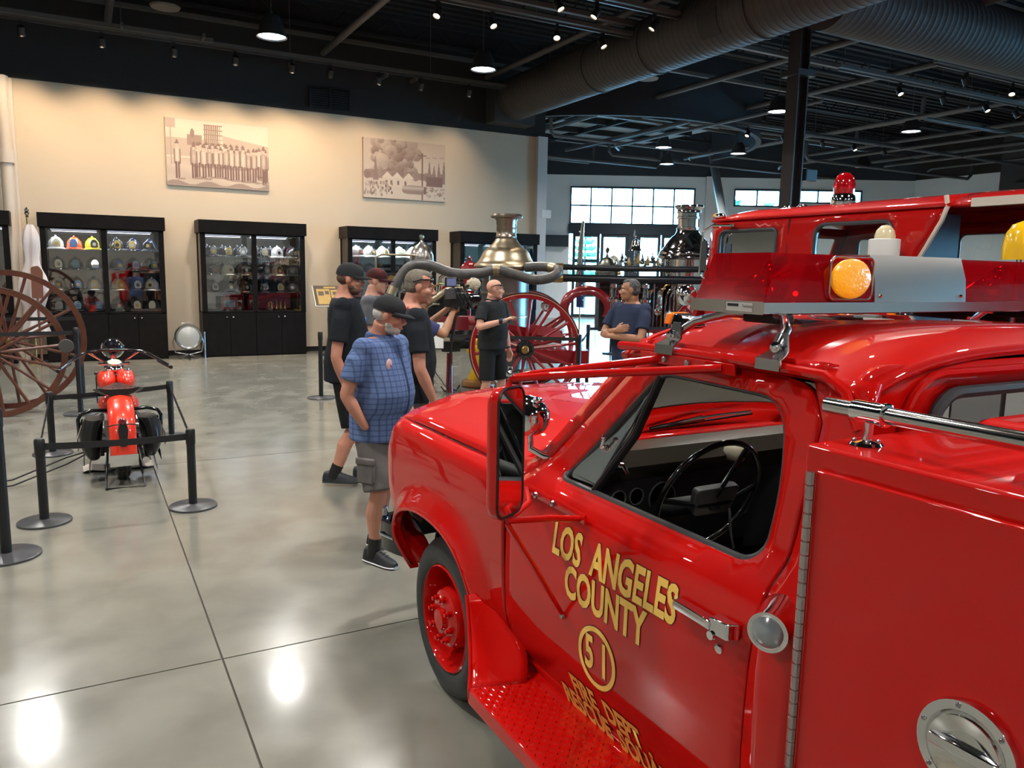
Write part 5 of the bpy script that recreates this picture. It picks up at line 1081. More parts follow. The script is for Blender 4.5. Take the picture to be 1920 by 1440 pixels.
# ================================================================== HOSE CART WHEELS AT THE LEFT EDGE
WD = mat('varnished_red_wood', (.075, .018, .010), .35, coat=.4, noise=(6, .7, 5, (.12, .04, .02)))
ct = thing('hose_cart', 'old hand drawn cart with two big varnished red wooden spoked wheels, left edge', 'cart', (-.98, 11.7, 0))
for y, r, cx_ in ((-.32, .80, -.02), (.35, .90, .1)):
    w_ = MB().rings([[(cx_+rr__*cos(2*pi*i/56), y+yy, r+rr__*sin(2*pi*i/56)) for rr__, yy in ((r, -.025), (r, .025), (r-.065, .022), (r-.065, -.022))] for i in range(56)], closed=True).build('wheel', WD, ct, 30)
    MB().rings([[(cx_+rr__*cos(2*pi*i/56), y+yy, r+rr__*sin(2*pi*i/56)) for rr__, yy in ((r+.008, -.027), (r+.008, .027), (r, .027), (r, -.027))] for i in range(56)], closed=True).build('iron_tyre', mat('iron_tyre', (.10, .07, .055), .45, .6), w_, 30)
    for k in range(16):
        a = 2*pi*k/16+.1; MB().tube([(cx_+.07*cos(a), y, r+.07*sin(a)), (cx_+.4*cos(a), y, r+.4*sin(a)), (cx_+(r-.05)*cos(a), y, r+(r-.05)*sin(a))], [.026, .017, .02], 8).build('spoke', WD, w_)
    MB().lathe([(0, -.14), (.035, -.14), (.05, -.1), (.085, -.06), (.10, 0), (.085, .06), (.05, .12), (0, .12)], (cx_, y, r), (0, 1, 0)).build('hub', WD, w_); MB().lathe([(0, -.17), (.03, -.165), (.04, -.14), (.04, -.12)], (cx_, y, r), (0, 1, 0)).build('hub_cap', BRASS, w_)
MB().cyl((0, -.3, .82), (.05, .35, .88), .025).build('axle', BLACK, ct); MB().box((-1.6, -.22, .75), (0.05, .25, .86)).build('cart_bed', WD, ct, 0); MB().box((-1.5, -.2, 0), (-1.4, .2, .8)).build('prop_leg', WD, ct, 0)
# ================================================================== STEAM ENGINES
def frame_of(px, py, ang): 
    e = V((cos(ang), sin(ang), 0)); n = V((-sin(ang), cos(ang), 0))
    return lambda u, v, z: tuple(V((px, py, 0))+e*u+n*v+V((0, 0, z)))
def spoked_wheel(T, u, v, r, parent, nsp, m_, rim=.075, name='wheel', th=.06, hubm=None):
    def P(a, rad, o): return V(T(u+rad*cos(a), v+o, r+rad*sin(a)))
    w_ = bl_(MB().rings([[P(2*pi*i/64, rr__, oo) for rr__, oo in ((r, -th/2), (r, th/2), (r-rim, th/2-.005), (r-rim, -th/2+.005))] for i in range(64)], closed=True), name, m_, parent)
    bl_(MB().rings([[P(2*pi*i/64, rr__, oo) for rr__, oo in ((r+.01, -th/2-.002), (r+.01, th/2+.002), (r-.002, th/2+.002), (r-.002, -th/2-.002))] for i in range(64)], closed=True), 'iron_tyre', mat('iron_dark', (.05, .03, .03), .4, .5), parent if False else w_)
    bl_(MB().rings([[P(2*pi*i/64, rr__, oo) for rr__, oo in ((r-.014, -th/2-.001), (r-.014, -th/2+.002), (r-.019, -th/2+.002), (r-.019, -th/2-.001))] for i in range(64)], closed=True), 'pinstripe', mat('stripe_cream', (.7, .55, .35), .5), w_)
    for k in range(nsp):
        a = 2*pi*k/nsp+.12; bl_(MB().tube([P(a, .10, 0), P(a, r*.5, 0), P(a, r-rim+.01, 0)], [.03, .019, .024], 8), 'spoke', m_, w_)
    c0 = T(u, v, r); d = V(T(u, v-1, r))-V(c0)
    bl_(MB().lathe([(0, -.14), (.1, -.12), (.125, -.04), (.13, .05), (.13, .07), (.10, .075), (.085, .12), (0, .12)], c0, d, 28), 'hub', hubm or GLOSSBLK, w_)
    bl_(MB().lathe([(.055, .10), (.055, .19), (.04, .21), (0, .21)], c0, d, 20), 'hub_cap', BRASS, w_)
    for k in range(10):
        a = 2*pi*k/10; p = V(c0)+(P(a, .105, 0)-P(a, 0, 0))+d.normalized()*.075; bl_(MB().ball(p, .008, 6), 'hub_bolt', STEEL, w_)
    return w_
ORG = V((0, 0, 0))
def bl_(mb, nm, m_, parent, smooth=40):
    mb.v = [tuple(V(p)-ORG) for p in mb.v]; return mb.build(nm, m_, parent, smooth)
def tubeT(T, pts, r, nm, m_, parent, n=10): return bl_(MB().tube([T(*p) for p in pts], r, n), nm, m_, parent)
def latT(T, prof, c, nm, m_, parent, ax=(0, 0, 1), n=28): return bl_(MB().lathe(prof, T(*c), V(T(*ax))-V(T(0, 0, 0)), n), nm, m_, parent)
# ---- near engine
ER = mat('engine_wheel_red', (.22, .008, .012), .25, coat=.7)
ORG = V((5.57, 9.78, 0)); T1 = frame_of(5.57, 9.78, R(-29.4))
e1 = thing('steam_fire_engine', 'antique horse drawn steam fire engine with dull brass boiler and big red wheels', 'fire engine', tuple(ORG))
for v in (0, 1.7): spoked_wheel(T1, 0, v, .80, e1, 14, ER)
BU, BVv = -.32, .92
CH = [(.0, 2.70), (.15, 2.74), (.16, 2.765), (.225, 2.76), (.245, 2.73), (.235, 2.705), (.17, 2.69), (.155, 2.65), (.16, 2.62), (.152, 2.60), (.152, 2.56), (.158, 2.555), (.152, 2.545), (.152, 2.44), (.16, 2.43), (.16, 2.41), (.152, 2.40), (.165, 2.385)]
latT(T1, CH, (BU, BVv, 0), 'chimney', mat('nickel_warm', (.36, .31, .25), .28, 1.), e1, n=40)
FL = [(.165, 2.385), (.19, 2.345), (.225, 2.305), (.262, 2.265), (.268, 2.255), (.275, 2.252), (.32, 2.225), (.36, 2.175), (.385, 2.115), (.415, 2.06), (.445, 2.025), (.455, 2.02), (.485, 1.995), (.49, 1.97), (.475, 1.945), (.445, 1.94), (.44, 1.87), (.45, 1.86), (.45, 1.84), (.40, 1.83)]
latT(T1, FL, (BU, BVv, 0), 'boiler_dome', NICKEL, e1, n=48)
latT(T1, [(.36, 1.84), (.36, .62), (.38, .60), (.38, .42), (.30, .38), (0, .38)], (BU, BVv, 0), 'boiler_shell', mat('boiler_grey', (.24, .23, .21), .35, .9, noise=(2.5, .8, 5, (.16, .15, .13))), e1, n=40)
for z in (1.55, 1.2, .9): latT(T1, [(.36, z), (.372, z+.005), (.372, z+.03), (.36, z+.035)], (BU, BVv, 0), 'boiler_band', NICKEL, e1, n=40)
latT(T1, [(.0, 2.44), (.028, 2.43), (.038, 2.40), (.028, 2.37), (.014, 2.355), (.028, 2.34), (.03, 2.33), (.05, 2.30), (.11, 2.26), (.155, 2.2), (.18, 2.12), (.185, 2.03), (.18, 1.9), (.15, 1.85), (.12, 1.6), (.12, 1.1)], (BU-1.30, .95, 0), 'air_dome', mat('dome_pewter', (.50, .47, .42), .25, 1.), e1, n=32)
for v in (.45, 1.4):
    bl_(MB().tube([T1(-2.4, v, 1.02), T1(-2.0, v, 1.02), T1(-1.6, v, 1.10), T1(-.7, v, 1.10), T1(.55, v, .92)], .05, 4, sq=(1, 1.6)), 'frame_beam', ER, e1, 20)
bl_(MB().rings([[T1(u, v, z) for u, z in ((-2.0, 1.02), (-.85, 1.02), (-.85, 1.22), (-2.0, 1.22))] for v in (.40, .43)]), 'side_board', ER, e1, 20)
for u, z, r, L in ((-1.75, 1.35, .10, .5), (-1.25, 1.36, .09, .42), (-1.0, 1.5, .05, .35)):
    bl_(MB().lathe([(0, 0), (r, 0), (r+.02, .01), (r+.02, .04), (r, .05), (r, L-.05), (r+.02, L-.04), (r+.02, L-.01), (0, L)], T1(u-L/2, .62, z), V(T1(1, 0, 0))-V(T1(0, 0, 0)), 20), 'pump_cylinder', NICKEL, e1)
bl_(MB().cbox((0, 0, 0), (.01, .01, .01)), 'pin', NICKEL, e1) if 0 else None
bl_(MB().rings([[T1(u, v, z) for u, v in ((-2.1, .45), (-1.0, .45), (-1.0, 1.3), (-2.1, 1.3))] for z in (1.02, 1.07)]), 'deck_plate', GLOSSBLK, e1, 20)
bl_(MB().rings([[T1(u, v, z) for u, v in ((-1.95, .5), (-1.15, .5), (-1.15, 1.2), (-1.95, 1.2))] for z in (1.07, 1.55)]), 'pump_block', BLACK, e1, 20)
rnd = random.Random(11)
for k in range(12):
    u = -2.1+k*.1; z = 1.3+rnd.random()*.5; tubeT(T1, [(u, .42, z-.25), (u+.03, .38, z), (u+.12, .36, z+.06), (u+.2, .45, z+.05)], .016+.012*rnd.random(), 'pump_pipe', [NICKEL, BRASS, STEEL][k % 3], e1, 8)
    if k % 2: bl_(MB().lathe([(.05, 0), (.05, .02), (.01, .02), (.01, .08)], T1(u, .40, z), V(T1(0, -1, 0))-V(T1(0, 0, 0)), 14), 'valve_wheel', [ER, BRASS, NICKEL][k % 3], e1)
tubeT(T1, [(-1.5, .38, 1.42), (-1.35, .3, 1.47), (-1.15, .3, 1.62), (-.95, .35, 1.62), (-.8, .4, 1.7)], .045, 'suction_elbow', NICKEL, e1, 12)
tubeT(T1, [(-2.3, .8, 1.84), (-2.3, .8, 2.08), (-2.2, .8, 2.12), (-1.6, .8, 2.12)], .014, 'seat_rail', NICKEL, e1)
bl_(MB().rings([[T1(u, v, z) for u, v in ((-2.3, .75), (-1.75, .75), (-1.75, 1.35), (-2.3, 1.35))] for z in (1.75, 1.84)]), 'driver_seat', LEA, e1)
tubeT(T1, [(-1.9, .8, 1.8), (-1.9, .8, 1.6), (-1.8, .8, 1.55)], .02, 'seat_stay', NICKEL, e1); tubeT(T1, [(-2.2, .8, 1.78), (-2.2, .8, 1.4), (-2.1, .8, 1.06)], .025, 'seat_stay', ER, e1)
for v in (.25, 1.55): spoked_wheel(T1, -2.1, v, .45, e1, 12, ER)
tubeT(T1, [(0, 0, .80), (0, 1.7, .80)], .04, 'axle', BLACK, e1); tubeT(T1, [(-2.1, .25, .45), (-2.1, 1.55, .45)], .04, 'front_axle', BLACK, e1)
tubeT(T1, [(-2.1, .9, .45), (-2.1, .9, 1.02)], .06, 'turntable_post', ER, e1)
for v in (.45, 1.4): tubeT(T1, [(-.6, v, .95), (-.3, v, .85), (0, v, .82), (.3, v, .85), (.6, v, .95)], .03, 'leaf_spring', ER, e1)
for u in (.25, .45, .62):
    for z in (.55, .75): tubeT(T1, [(u, .5, z), (u, .8, z)], .015, 'step_bar', NICKEL, e1)
bl_(MB().rings([[T1(u, v, z) for u, v in ((.1, .4), (.95, .4), (.95, 1.4), (.1, 1.4))] for z in (.55, .75)]), 'fuel_box', ER, e1)
bl_(MB().lathe([(.0, .2), (.05, .2), (.09, .17), (.08, .1), (.05, 0), (0, 0)], T1(.35, .3, 1.42), V(T1(-.3, -1, 0))-V(T1(0, 0, 0)), 20), 'lantern', CHROME, e1)
# big suction hose
hp = [(3.84, 10.72, 1.41), (3.93, 10.71, 1.65), (4.11, 10.65, 1.92), (4.35, 10.53, 1.975), (4.68, 10.33, 1.86), (5.01, 10.15, 1.865), (5.22, 10.05, 1.925), (5.45, 9.91, 1.86), (5.68, 9.77, 1.79), (5.91, 9.65, 1.83), (6.03, 9.68, 1.93), (5.98, 10.0, 1.98), (5.80, 10.3, 1.96)]
cs = []
for i in range(len(hp)-1):
    for k in range(5):
        t = k/5; p0 = V(hp[max(i-1, 0)]); p1 = V(hp[i]); p2 = V(hp[i+1]); p3 = V(hp[min(i+2, len(hp)-1)])
        cs.append(.5*((2*p1)+(-p0+p2)*t+(2*p0-5*p1+4*p2-p3)*t*t+(-p0+3*p1-3*p2+p3)*t**3))
sh = bl_(MB().tube(cs, .072, 14), 'suction_hose', mat('old_hose_rubber', (.045, .043, .042), .42, noise=(14, .7, 3, (.09, .085, .08))), e1)
for k in (4, 30, 52): bl_(MB().tube([cs[k-1], cs[k], cs[k+1]], .078, 14), 'hose_band', NICKEL, sh)
tubeT(T1, [(-.55, .3, 1.1), (-.55, .3, 1.85)], .015, 'hose_bracket', NICKEL, e1)
t = latT(T1, [(.02, .0), (.17, .0), (.16, .04), (.12, .09), (.06, .12), (.03, .14), (.03, .17), (.045, .19), (0, .22)], (-.95, 2.0, 1.93), 'pagoda_lamp_top', DRED, e1, n=6); latT(T1, [(.11, 1.5), (.11, 1.93), (.0, 1.93)], (-.95, 2.0, 0), 'lamp_case', DRED, e1, n=6); tubeT(T1, [(-.95, 2.0, 1.0), (-.95, 2.0, 1.5)], .03, 'lamp_post', DRED, e1); tubeT(T1, [(-.95, 2.0, 1.05), (-.95, 1.4, 1.05)], .03, 'lamp_bracket', DRED, e1)
# ---- far polished engine
ORG = V((10.3, 11.85, 0)); T2 = frame_of(10.3, 11.85, R(-29.4))
e2 = thing('steam_fire_engine', 'polished silver steam fire engine with bell, farther right behind the navy shirt man', 'fire engine', tuple(ORG))
latT(T2, [(0, 3.16), (.20, 3.2), (.27, 3.21), (.275, 3.18), (.24, 3.15), (.215, 3.12), (.225, 3.10), (.225, 3.07), (.21, 3.06), (.21, 3.0), (.225, 2.99), (.225, 2.96), (.20, 2.95), (.20, 2.80), (.22, 2.79), (.22, 2.76), (.21, 2.74)], (0, 0, 0), 'chimney', BRIGHT, e2, n=40)
latT(T2, [(.21, 2.74), (.23, 2.70), (.24, 2.67), (.30, 2.62), (.36, 2.55), (.42, 2.46), (.44, 2.42), (.455, 2.42), (.47, 2.38), (.50, 2.36), (.53, 2.32), (.53, 2.28), (.55, 2.26), (.56, 2.22), (.54, 2.2), (.52, 2.19), (.50, 2.18)], (0, 0, 0), 'boiler_dome', BRIGHT, e2, n=48)
latT(T2, [(.50, 2.18), (.50, 1.1), (.52, 1.08), (.52, .6), (.4, .5), (0, .5)], (0, 0, 0), 'boiler_shell', BRIGHT, e2, n=40)
for z in (1.95, 1.6, 1.25): latT(T2, [(.50, z), (.515, z+.005), (.515, z+.03), (.50, z+.035)], (0, 0, 0), 'boiler_band', BRIGHT, e2, n=40)
for v in (-.95, .85): spoked_wheel(T2, .35, v, .80, e2, 14, ER)
bell = latT(T2, [(.0, 2.62), (.02, 2.60), (.03, 2.55), (.07, 2.52), (.085, 2.45), (.10, 2.37), (.13, 2.33), (.12, 2.33)], (-1.02, -.2, 0), 'bell', BRIGHT, e2); tubeT(T2, [(-1.02, -.2, 2.0), (-1.02, -.2, 2.2), (-1.02, -.2, 2.34)], .02, 'bell_post', BRIGHT, e2); tubeT(T2, [(-1.06, -.2, 2.6), (-1.05, -.2, 2.72)], .014, 'bell_finial', BRIGHT, e2)
rnd = random.Random(4)
for k in range(16):
    u = -1.45+k*.062; z = 1.95+rnd.random()*.28
    bl_(MB().lathe([(.0, .0), (.035, .0), (.045, .03), (.03, .06), (.04, .1), (.02, .14), (.012, .2), (0, .21)], T2(u, -.3+.2*rnd.random(), z-.1), n=14), 'valve_fitting', [BRIGHT, BRIGHT, BRASS][k % 3], e2)
for k in range(22):
    u = -1.5+k*.075; z = .75+rnd.random()*.35; tubeT(T2, [(u, -.45, z-.25), (u, -.48, z), (u, -.48, z+.6), (u+.06, -.46, z+.72), (u+.14, -.45, z+.74)], .014+.018*rnd.random(), 'pump_pipe', [BRIGHT, BRASS, BRIGHT, STEEL][k % 4], e2, 8)
    if k % 3 == 0: bl_(MB().lathe([(.0, .03), (.05, .03), (.065, .02), (.065, 0), (.0, 0)], T2(u, -.5, z+.3), V(T2(0, -1, 0))-V(T2(0, 0, 0)), 18), 'pressure_gauge', BRIGHT, e2)
bl_(MB().rings([[T2(u, v, z) for u, v in ((-1.7, -.4), (-.5, -.4), (-.5, .4), (-1.7, .4))] for z in (.8, 1.75)]), 'pump_block', BLACK, e2, 20)
latT(T2, [(.0, 2.40), (.03, 2.38), (.045, 2.34), (.03, 2.30), (.012, 2.27), (.03, 2.24), (.03, 2.21), (.06, 2.2), (.13, 2.15), (.19, 2.07), (.22, 1.98), (.22, 1.86), (.16, 1.8), (.16, 1.3)], (-1.55, -.15, 0), 'air_dome', mat('dome_pewter2', (.34, .36, .33), .25, 1.), e2, n=32)
tubeT(T2, [(-2.1, -.1, 1.5), (-2.08, -.1, 2.0), (-2.05, -.1, 2.5), (-2.02, -.1, 2.88)], [.05, .045, .05, .025], 'water_gun', mat('gun_silver', (.6, .57, .5), .2, 1.), e2, 14)
for (z, r) in ((2.0, .055), (1.80, .075)):
    h_ = tubeT(T2, [(-2.5, -.75, z), (-1.2, -.75, z-.01), (.2, -.75, z)], r, 'suction_hose', mat('black_hose', (.010, .012, .018), .35), e2, 14); tubeT(T2, [(-2.6, -.75, z), (-2.42, -.75, z)], r+.015, 'hose_coupling', BRASS, h_, 12)
arc = [T2(-1.95+.42*cos(a), -.55, 1.22+.36*sin(a)) for a in [R(-25+230*k/24) for k in range(25)]]
bl_(MB().tube(arc, .085, 12, sq=(.6, 1.15)), 'crane_neck_frame', ER, e2)
tubeT(T2, [(-2.35, -.55, 1.08), (-2.7, -.55, .8), (-3.6, -.55, .8)], .06, 'frame_beam', ER, e2); tubeT(T2, [(-1.55, -.55, 1.08), (-1.3, -.55, .85), (.6, -.55, .85)], .06, 'frame_beam', ER, e2)
for v in (-.6, .6): spoked_wheel(T2, -3.4, v, .5, e2, 12, ER)
tubeT(T2, [(.35, -.95, .8), (.35, .85, .8)], .04, 'axle', BLACK, e2); tubeT(T2, [(-3.4, -.6, .5), (-3.4, .6, .5)], .04, 'front_axle', BLACK, e2); tubeT(T2, [(-3.4, 0, .5), (-3.4, 0, .85), (-3.0, -.5, .85)], .05, 'turntable_post', ER, e2)
for u in (-1.45, -1.15, -.85): latT(T2, [(0, .85), (.10, .85), (.12, .88), (.12, .93), (.095, .95), (.095, 1.35), (.12, 1.37), (.12, 1.42), (.07, 1.46), (.05, 1.62), (.08, 1.64), (.08, 1.7), (0, 1.72)], (u, -.52, 0), 'steam_cylinder', BRIGHT, e2)
ln = latT(T2, [(.05, 1.25), (.06, 1.27), (.06, 1.32), (.04, 1.34), (.05, 1.40), (.05, 1.48), (.035, 1.52), (.05, 1.54), (.02, 1.6)], (-.62, -.72, 0), 'lantern', STEEL, e2)
latT(T2, [(0, -.08), (.08, -.06), (.11, 0), (.11, .02), (0, .03)], (-.2, -1.0, 1.52), 'headlamp', CHROME, e2, ax=(0, -1, 0)); tubeT(T2, [(-.2, -.9, 1.5), (-.2, -.5, 1.4)], .02, 'lamp_arm', STEEL, e2)
# ================================================================== things on the floor between
t = thing('yellow_hydrant', 'yellow bell shaped hydrant on a round wooden base beside the polo shirt man', 'hydrant', (5.72, 11.55, 0))
YE = mat('hydrant_yellow', (.85, .50, .02), .3, coat=.8)
MB().lathe([(.0, 0), (.27, 0), (.30, .03), (.30, .07), (.27, .11), (.2, .12), (0, .12)]).build('wooden_base', mat('honey_wood', (.30, .13, .04), .35, coat=.5), t)
MB().lathe([(.2, .12), (.2, .16), (.15, .25), (.11, .4), (.10, .55), (.12, .62), (.10, .7), (.13, .74), (.13, .78), (.06, .85), (0, .87)]).build('barrel', YE, t); MB().lathe([(.05, 0), (.06, .1), (.07, .12), (0, .13)], (-.1, 0, .62), (-1, -.3, 0)).build('side_outlet', YE, t); MB().tube([(.1, -.05, .5), (.16, -.1, .4), (.12, -.16, .3), (.0, -.18, .3)], .02, 8).build('black_hose', BLACK, t)
t = thing('iron_vise_stand', 'dark red post stand with a grey iron vise and rubber wheel', 'stand', (5.02, 11.2, 0))
MB().cyl((0, 0, 0), (0, 0, .62), .06, .045).build('post', DRED, t); MB().tube([(-.16, -.03, .1), (-.1, -.03, .02), (0, -.03, .05), (.1, -.03, .02), (.16, -.03, .1)], .012, 6).build('foot_hook', BLACK, t)
MB().cbox((.02, 0, .72), (.26, .14, .16)).cyl((-.3, 0, .70), (.25, 0, .70), .02).cbox((.3, 0, .74), (.1, .12, .12)).build('vise_body', mat('iron_grey', (.05, .055, .05), .45, .4), t); MB().cyl((-.26, -.08, .7), (-.26, .08, .7), .012).build('vise_handle', STEEL, t)
MB().rings([[(.05+(.15+.045*cos(a))*cos(q_), -.18+.045*sin(a), 1.0+(.15+.045*cos(a))*sin(q_)) for a in [2*pi*k/10 for k in range(10)]] for q_ in [2*pi*i/30 for i in range(30)]], closed=True).build('rubber_wheel', mat('grey_rubber', (.08, .085, .07), .6), t); MB().cyl((.05, -.18, 1.0), (.05, 0, 1.0), .03).cyl((.05, 0, .78), (.05, 0, 1.0), .03).build('wheel_post', STEEL, t)
t = thing('white_sign_stand', 'white sign panel on a clear post before the near steam engine', 'sign', (3.98, 9.55, 0)); MB().box((-.19, -.01, .88), (.19, .01, 1.22), Matrix.Rotation(R(-28), 4, 'Z')).build('panel', mat('sign_white', (.85, .85, .82), .5), t, 0); MB().box((-.05, .0, .02), (.05, .02, .9), Matrix.Rotation(R(-28), 4, 'Z')).build('post', mat('post_silver', (.6, .62, .62), .3, .6), t, 0); MB().box((-.12, -.14, 0), (.14, .14, .02)).build('base', MATS['sign_white'], t, 0)
# flag and helmet near the corner
t = thing('star_flag', 'furled blue flag with white stars and eagle finial beside the corner pilaster', 'flag', (10.75, 16.2, 0)); MB().cyl((0, 0, 0.02), (0, 0, 2.75), .018).build('pole', BRASS, t); MB().lathe([(.15, 0), (.15, .03), (.02, .06)]).build('base', BRASS, t)
MB().rings([[(.09*min(1, .3+i*.08)*cos(a)*(1+.3*sin(4*a)), .09*min(1, .3+i*.08)*sin(a), 2.5-i*.12) for a in [2*pi*k/20 for k in range(20)]] for i in range(13)]).build('cloth', mat('flag_navy', (.01, .02, .09), .7), t)
for k in range(9): MB().ball((.02*(-1)**k, -.10, 2.2-k*.12), (.018, .008, .018), 6).build('star', WHITE, t)
MB().tube([(-.08, 0, 2.9), (0, 0, 2.82), (.08, 0, 2.9)], [.008, .03, .008], 8).ball((0, 0, 2.78), .03, 10).build('eagle_finial', mat('finial_silver', (.7, .7, .68), .3, .8), t)
hp_ = helmet(11.0, 15.2, 2.02, 'cream', 'blue', None, 'big cream helmet displayed high right of the brass boiler', None, 1.5, .8)
t = thing('helmet_stand', 'slim dark stand carrying the big cream helmet', 'stand', (11.0, 15.2, 0)); MB().lathe([(.2, 0), (.2, .03), (.03, .05), (.03, 1.95), (.12, 2.0), (.12, 2.04), (0, 2.04)]).build('stand_post', BLACK, t)
# ================================================================== RED CREW CAB FIRE ENGINE BEHIND
ORG = V((7.7, 5.0, 0)); XL = 6.5; XR = 8.9
ce = thing('fire_engine', 'tall red crew cab fire engine parked behind the rescue truck, red beacon on its roof', 'fire engine', tuple(ORG))
def lc(f): return lambda a, b2: tuple(V(f(a, b2))-ORG)
def cs_(y, z):
    x = XL-.03*min(1, max(0, (1.7-z)/.1))+ (.04*((z-2.3)/.3) if z > 2.3 else 0)
    if y > 6.95: x += .25*((y-6.95)/.4)**2
    return x
W1 = rrect(6.08, 1.86, 6.93, 2.40, .07, 4); W2 = rrect(4.72, 1.86, 5.58, 2.42, .10, 5)
SO = rpoly([(7.06, .62), (7.30, 1.10), (7.34, 1.77), (7.12, 2.53), (4.18, 2.53), (4.22, 2.40), (4.52, 2.05), (4.55, 1.55), (2.2, 1.45), (2.2, .62), (5.62, .62), (5.50, 1.0), (5.05, 1.12), (4.55, 1.0), (4.42, .62), (6.3, .62)], 0)
SO = [(7.06, .45), (7.30, 1.10), (7.34, 1.77), (7.12, 2.53), (4.25, 2.53), (4.28, 2.40), (4.46, 2.08), (4.50, 1.55), (2.2, 1.45), (2.2, 1.30), (6.1, 1.30), (6.1, 1.05), (6.45, .95), (6.62, .75), (6.66, .45)]
for s in (0, 1):
    f = (lambda y, z: (cs_(y, z), y, z)) if not s else (lambda y, z: (2*7.7-cs_(y, z), y, z))
    p = panel('cab_side', RED2, ce, SO, [W1, W2], lc(f), step=.12, thick=.05, side=1 if not s else -1)
    for W_ in (W1, W2):
        P = [V(f(a, b2)) for a, b2 in resample(W_, .06)]
        bl_(MB().tube(P, .018, 8, closed=True), 'window_gasket', GASK, p)
        panel('side_glass', SHGLASS, p, W_, (), lc(lambda a, b2: (f(a, b2)[0]+(.02 if not s else -.02), a, b2)), step=.5, thick=0)
    bl_(MB().tube([V(f(5.93, z))+V((-.008 if not s else .008, 0, 0)) for z in (1.32, 1.9, 2.5)], .008, 6), 'door_gap', BLK2, p)
    bl_(MB().tube([V(f(y, 1.80))+V((-.01 if not s else .01, 0, 0)) for y in (7.30, 7.1, 6.95)], .028, 6), 'chrome_band', WHITE, p)
    bl_(MB().tube([V(f(y, 2.53))+V((-.015 if not s else .015, 0, 0)) for y in (7.12, 6.9, 5.5, 4.2)], .016, 8), 'roof_gutter', RED2, p)
def croof(s, t):
    x = XL+.03+(2.34)*s; q = abs(2*s-1); y = 7.10-(7.10-2.1)*t
    return (x, y, 2.53+.135*(1-q**7)-(.06*((.06-t)/.06)**2 if t < .06 else 0))
panel('cab_roof', RED2, ce, [(0, 0), (1, 0), (1, .58), (0, .58)], (), lc(croof), step=.05, thick=.03, side=1)
panel('rear_canopy', RED2, ce, [(0, .583), (1, .583), (1, 1), (0, 1)], (), lc(croof), step=.05, thick=.03, side=1)
CREAM = mat('cream_trim', (.62, .56, .48), .4)
for x in (XL+.02, 2*7.7-XL-.02):
    bl_(MB().tube([(x, 4.24, 2.61), (x, 4.22, 2.52), (x, 4.26, 2.40), (x, 4.44, 2.08), (x, 4.48, 1.56)], .02, 8), 'canopy_edge_trim', CREAM, ce)
    bl_(MB().box((x-.03, 2.05, 2.50), (x+.03, 4.0, 2.57)), 'canopy_gutter', CREAM, ce, 20)
bl_(MB().box((XL+.1, 6.95, .5), (XR-.1, 7.0, 1.8)), 'front_bulkhead', RED2, ce, 20)
def wsf(s, z): return (XL+.12+(2.16)*s, 7.30-.26*(z-1.77)/.76+.06*(1-(2*s-1)**2), z)
panel('front_panel', RED2, ce, [(-.02, .5), (1.02, .5), (1.02, 2.52), (-.02, 2.52)], [rrect(.06, 1.85, .94, 2.40, .03)], lc(wsf), step=.15, thick=.03, side=1)
panel('windscreen', SHGLASS, ce, rrect(.06, 1.85, .94, 2.40, .03), (), lc(wsf), step=.3, thick=0)
# partition behind the rear side window, rear wall, seats
CIN = mat('cab_inner_dark', (.05, .01, .012), .5)
bl_(MB().box((XL+.08, 4.55, 1.0), (XR-.08, 4.60, 1.72)).box((XL+.08, 4.55, 1.72), (XL+.75, 4.60, 2.5)), 'rear_partition', CIN, ce, 20)
bl_(MB().box((XR-.14, 2.2, 1.0), (XR-.08, 4.5, 1.75)), 'far_side_board', CIN, ce, 20)
panel('far_canopy_side', RED2, ce, [(2.2, 1.3), (4.5, 1.3), (4.5, 2.52), (2.2, 2.52)], [rrect(3.25, 1.85, 4.3, 2.33, .1), rrect(2.3, 1.85, 3.05, 2.33, .1)], lc(lambda y, z: (XR-.03, y, z)), step=.3, thick=.04, side=-1)
bl_(MB().box((XL+.1, 2.15, .9), (XR-.1, 2.22, 2.48)), 'canopy_rear_wall', RED2, ce, 20)
bl_(MB().box((XL+.3, 5.1, 1.1), (XR-.3, 5.6, 1.6)), 'rear_seat', IN, ce, 20); bl_(MB().box((XL+.3, 6.1, 1.1), (XR-.3, 6.6, 1.55)), 'front_seat', IN, ce, 20)
bl_(MB().tube([(XR-.3, 3.4, 1.4), (XR-.3, 3.4, 2.5)], .025, 8), 'grab_pole', CHROME, ce)
# lower body: diamond plate panels, posts
for y0, y1, z0, z1, m_, nm in ((5.45, 6.08, .55, 1.29, DPLATE, 'diamond_plate'), (4.02, 4.42, .5, 1.29, DPLATE, 'diamond_plate'), (3.60, 4.0, .5, 1.29, mat('grey_plate', (.20, .20, .2), .5, .5), 'grey_locker'), (3.10, 3.56, .5, 1.29, DPLATE, 'diamond_plate'), (2.3, 3.06, .5, 1.29, RED2, 'red_locker'), (1.3, 2.25, .5, 1.5, DPLATE, 'diamond_plate'), (.2, 1.25, .5, 1.5, RED2, 'red_locker'), (-1.2, .15, .5, 1.5, DPLATE, 'diamond_plate')):
    bl_(MB().box((XL+.0, y0, z0), (XL+.5, y1, z1)), nm, m_, ce, 20)
bl_(MB().box((XL-.1, 6.12, .50), (XL+.3, 6.6, .56)), 'step_plate', DPLATE, ce, 20)
prof = [(6.75, .36), (6.93, .40), (6.90, .5), (6.96, .58), (6.90, .66), (6.97, .76), (6.86, .82), (6.74, .80)]
bl_(MB().rings([[(x, y, z) for y, z in prof] for x in (XL-.05, XL+.12)]), 'scroll_bracket', RED2, ce, 20)
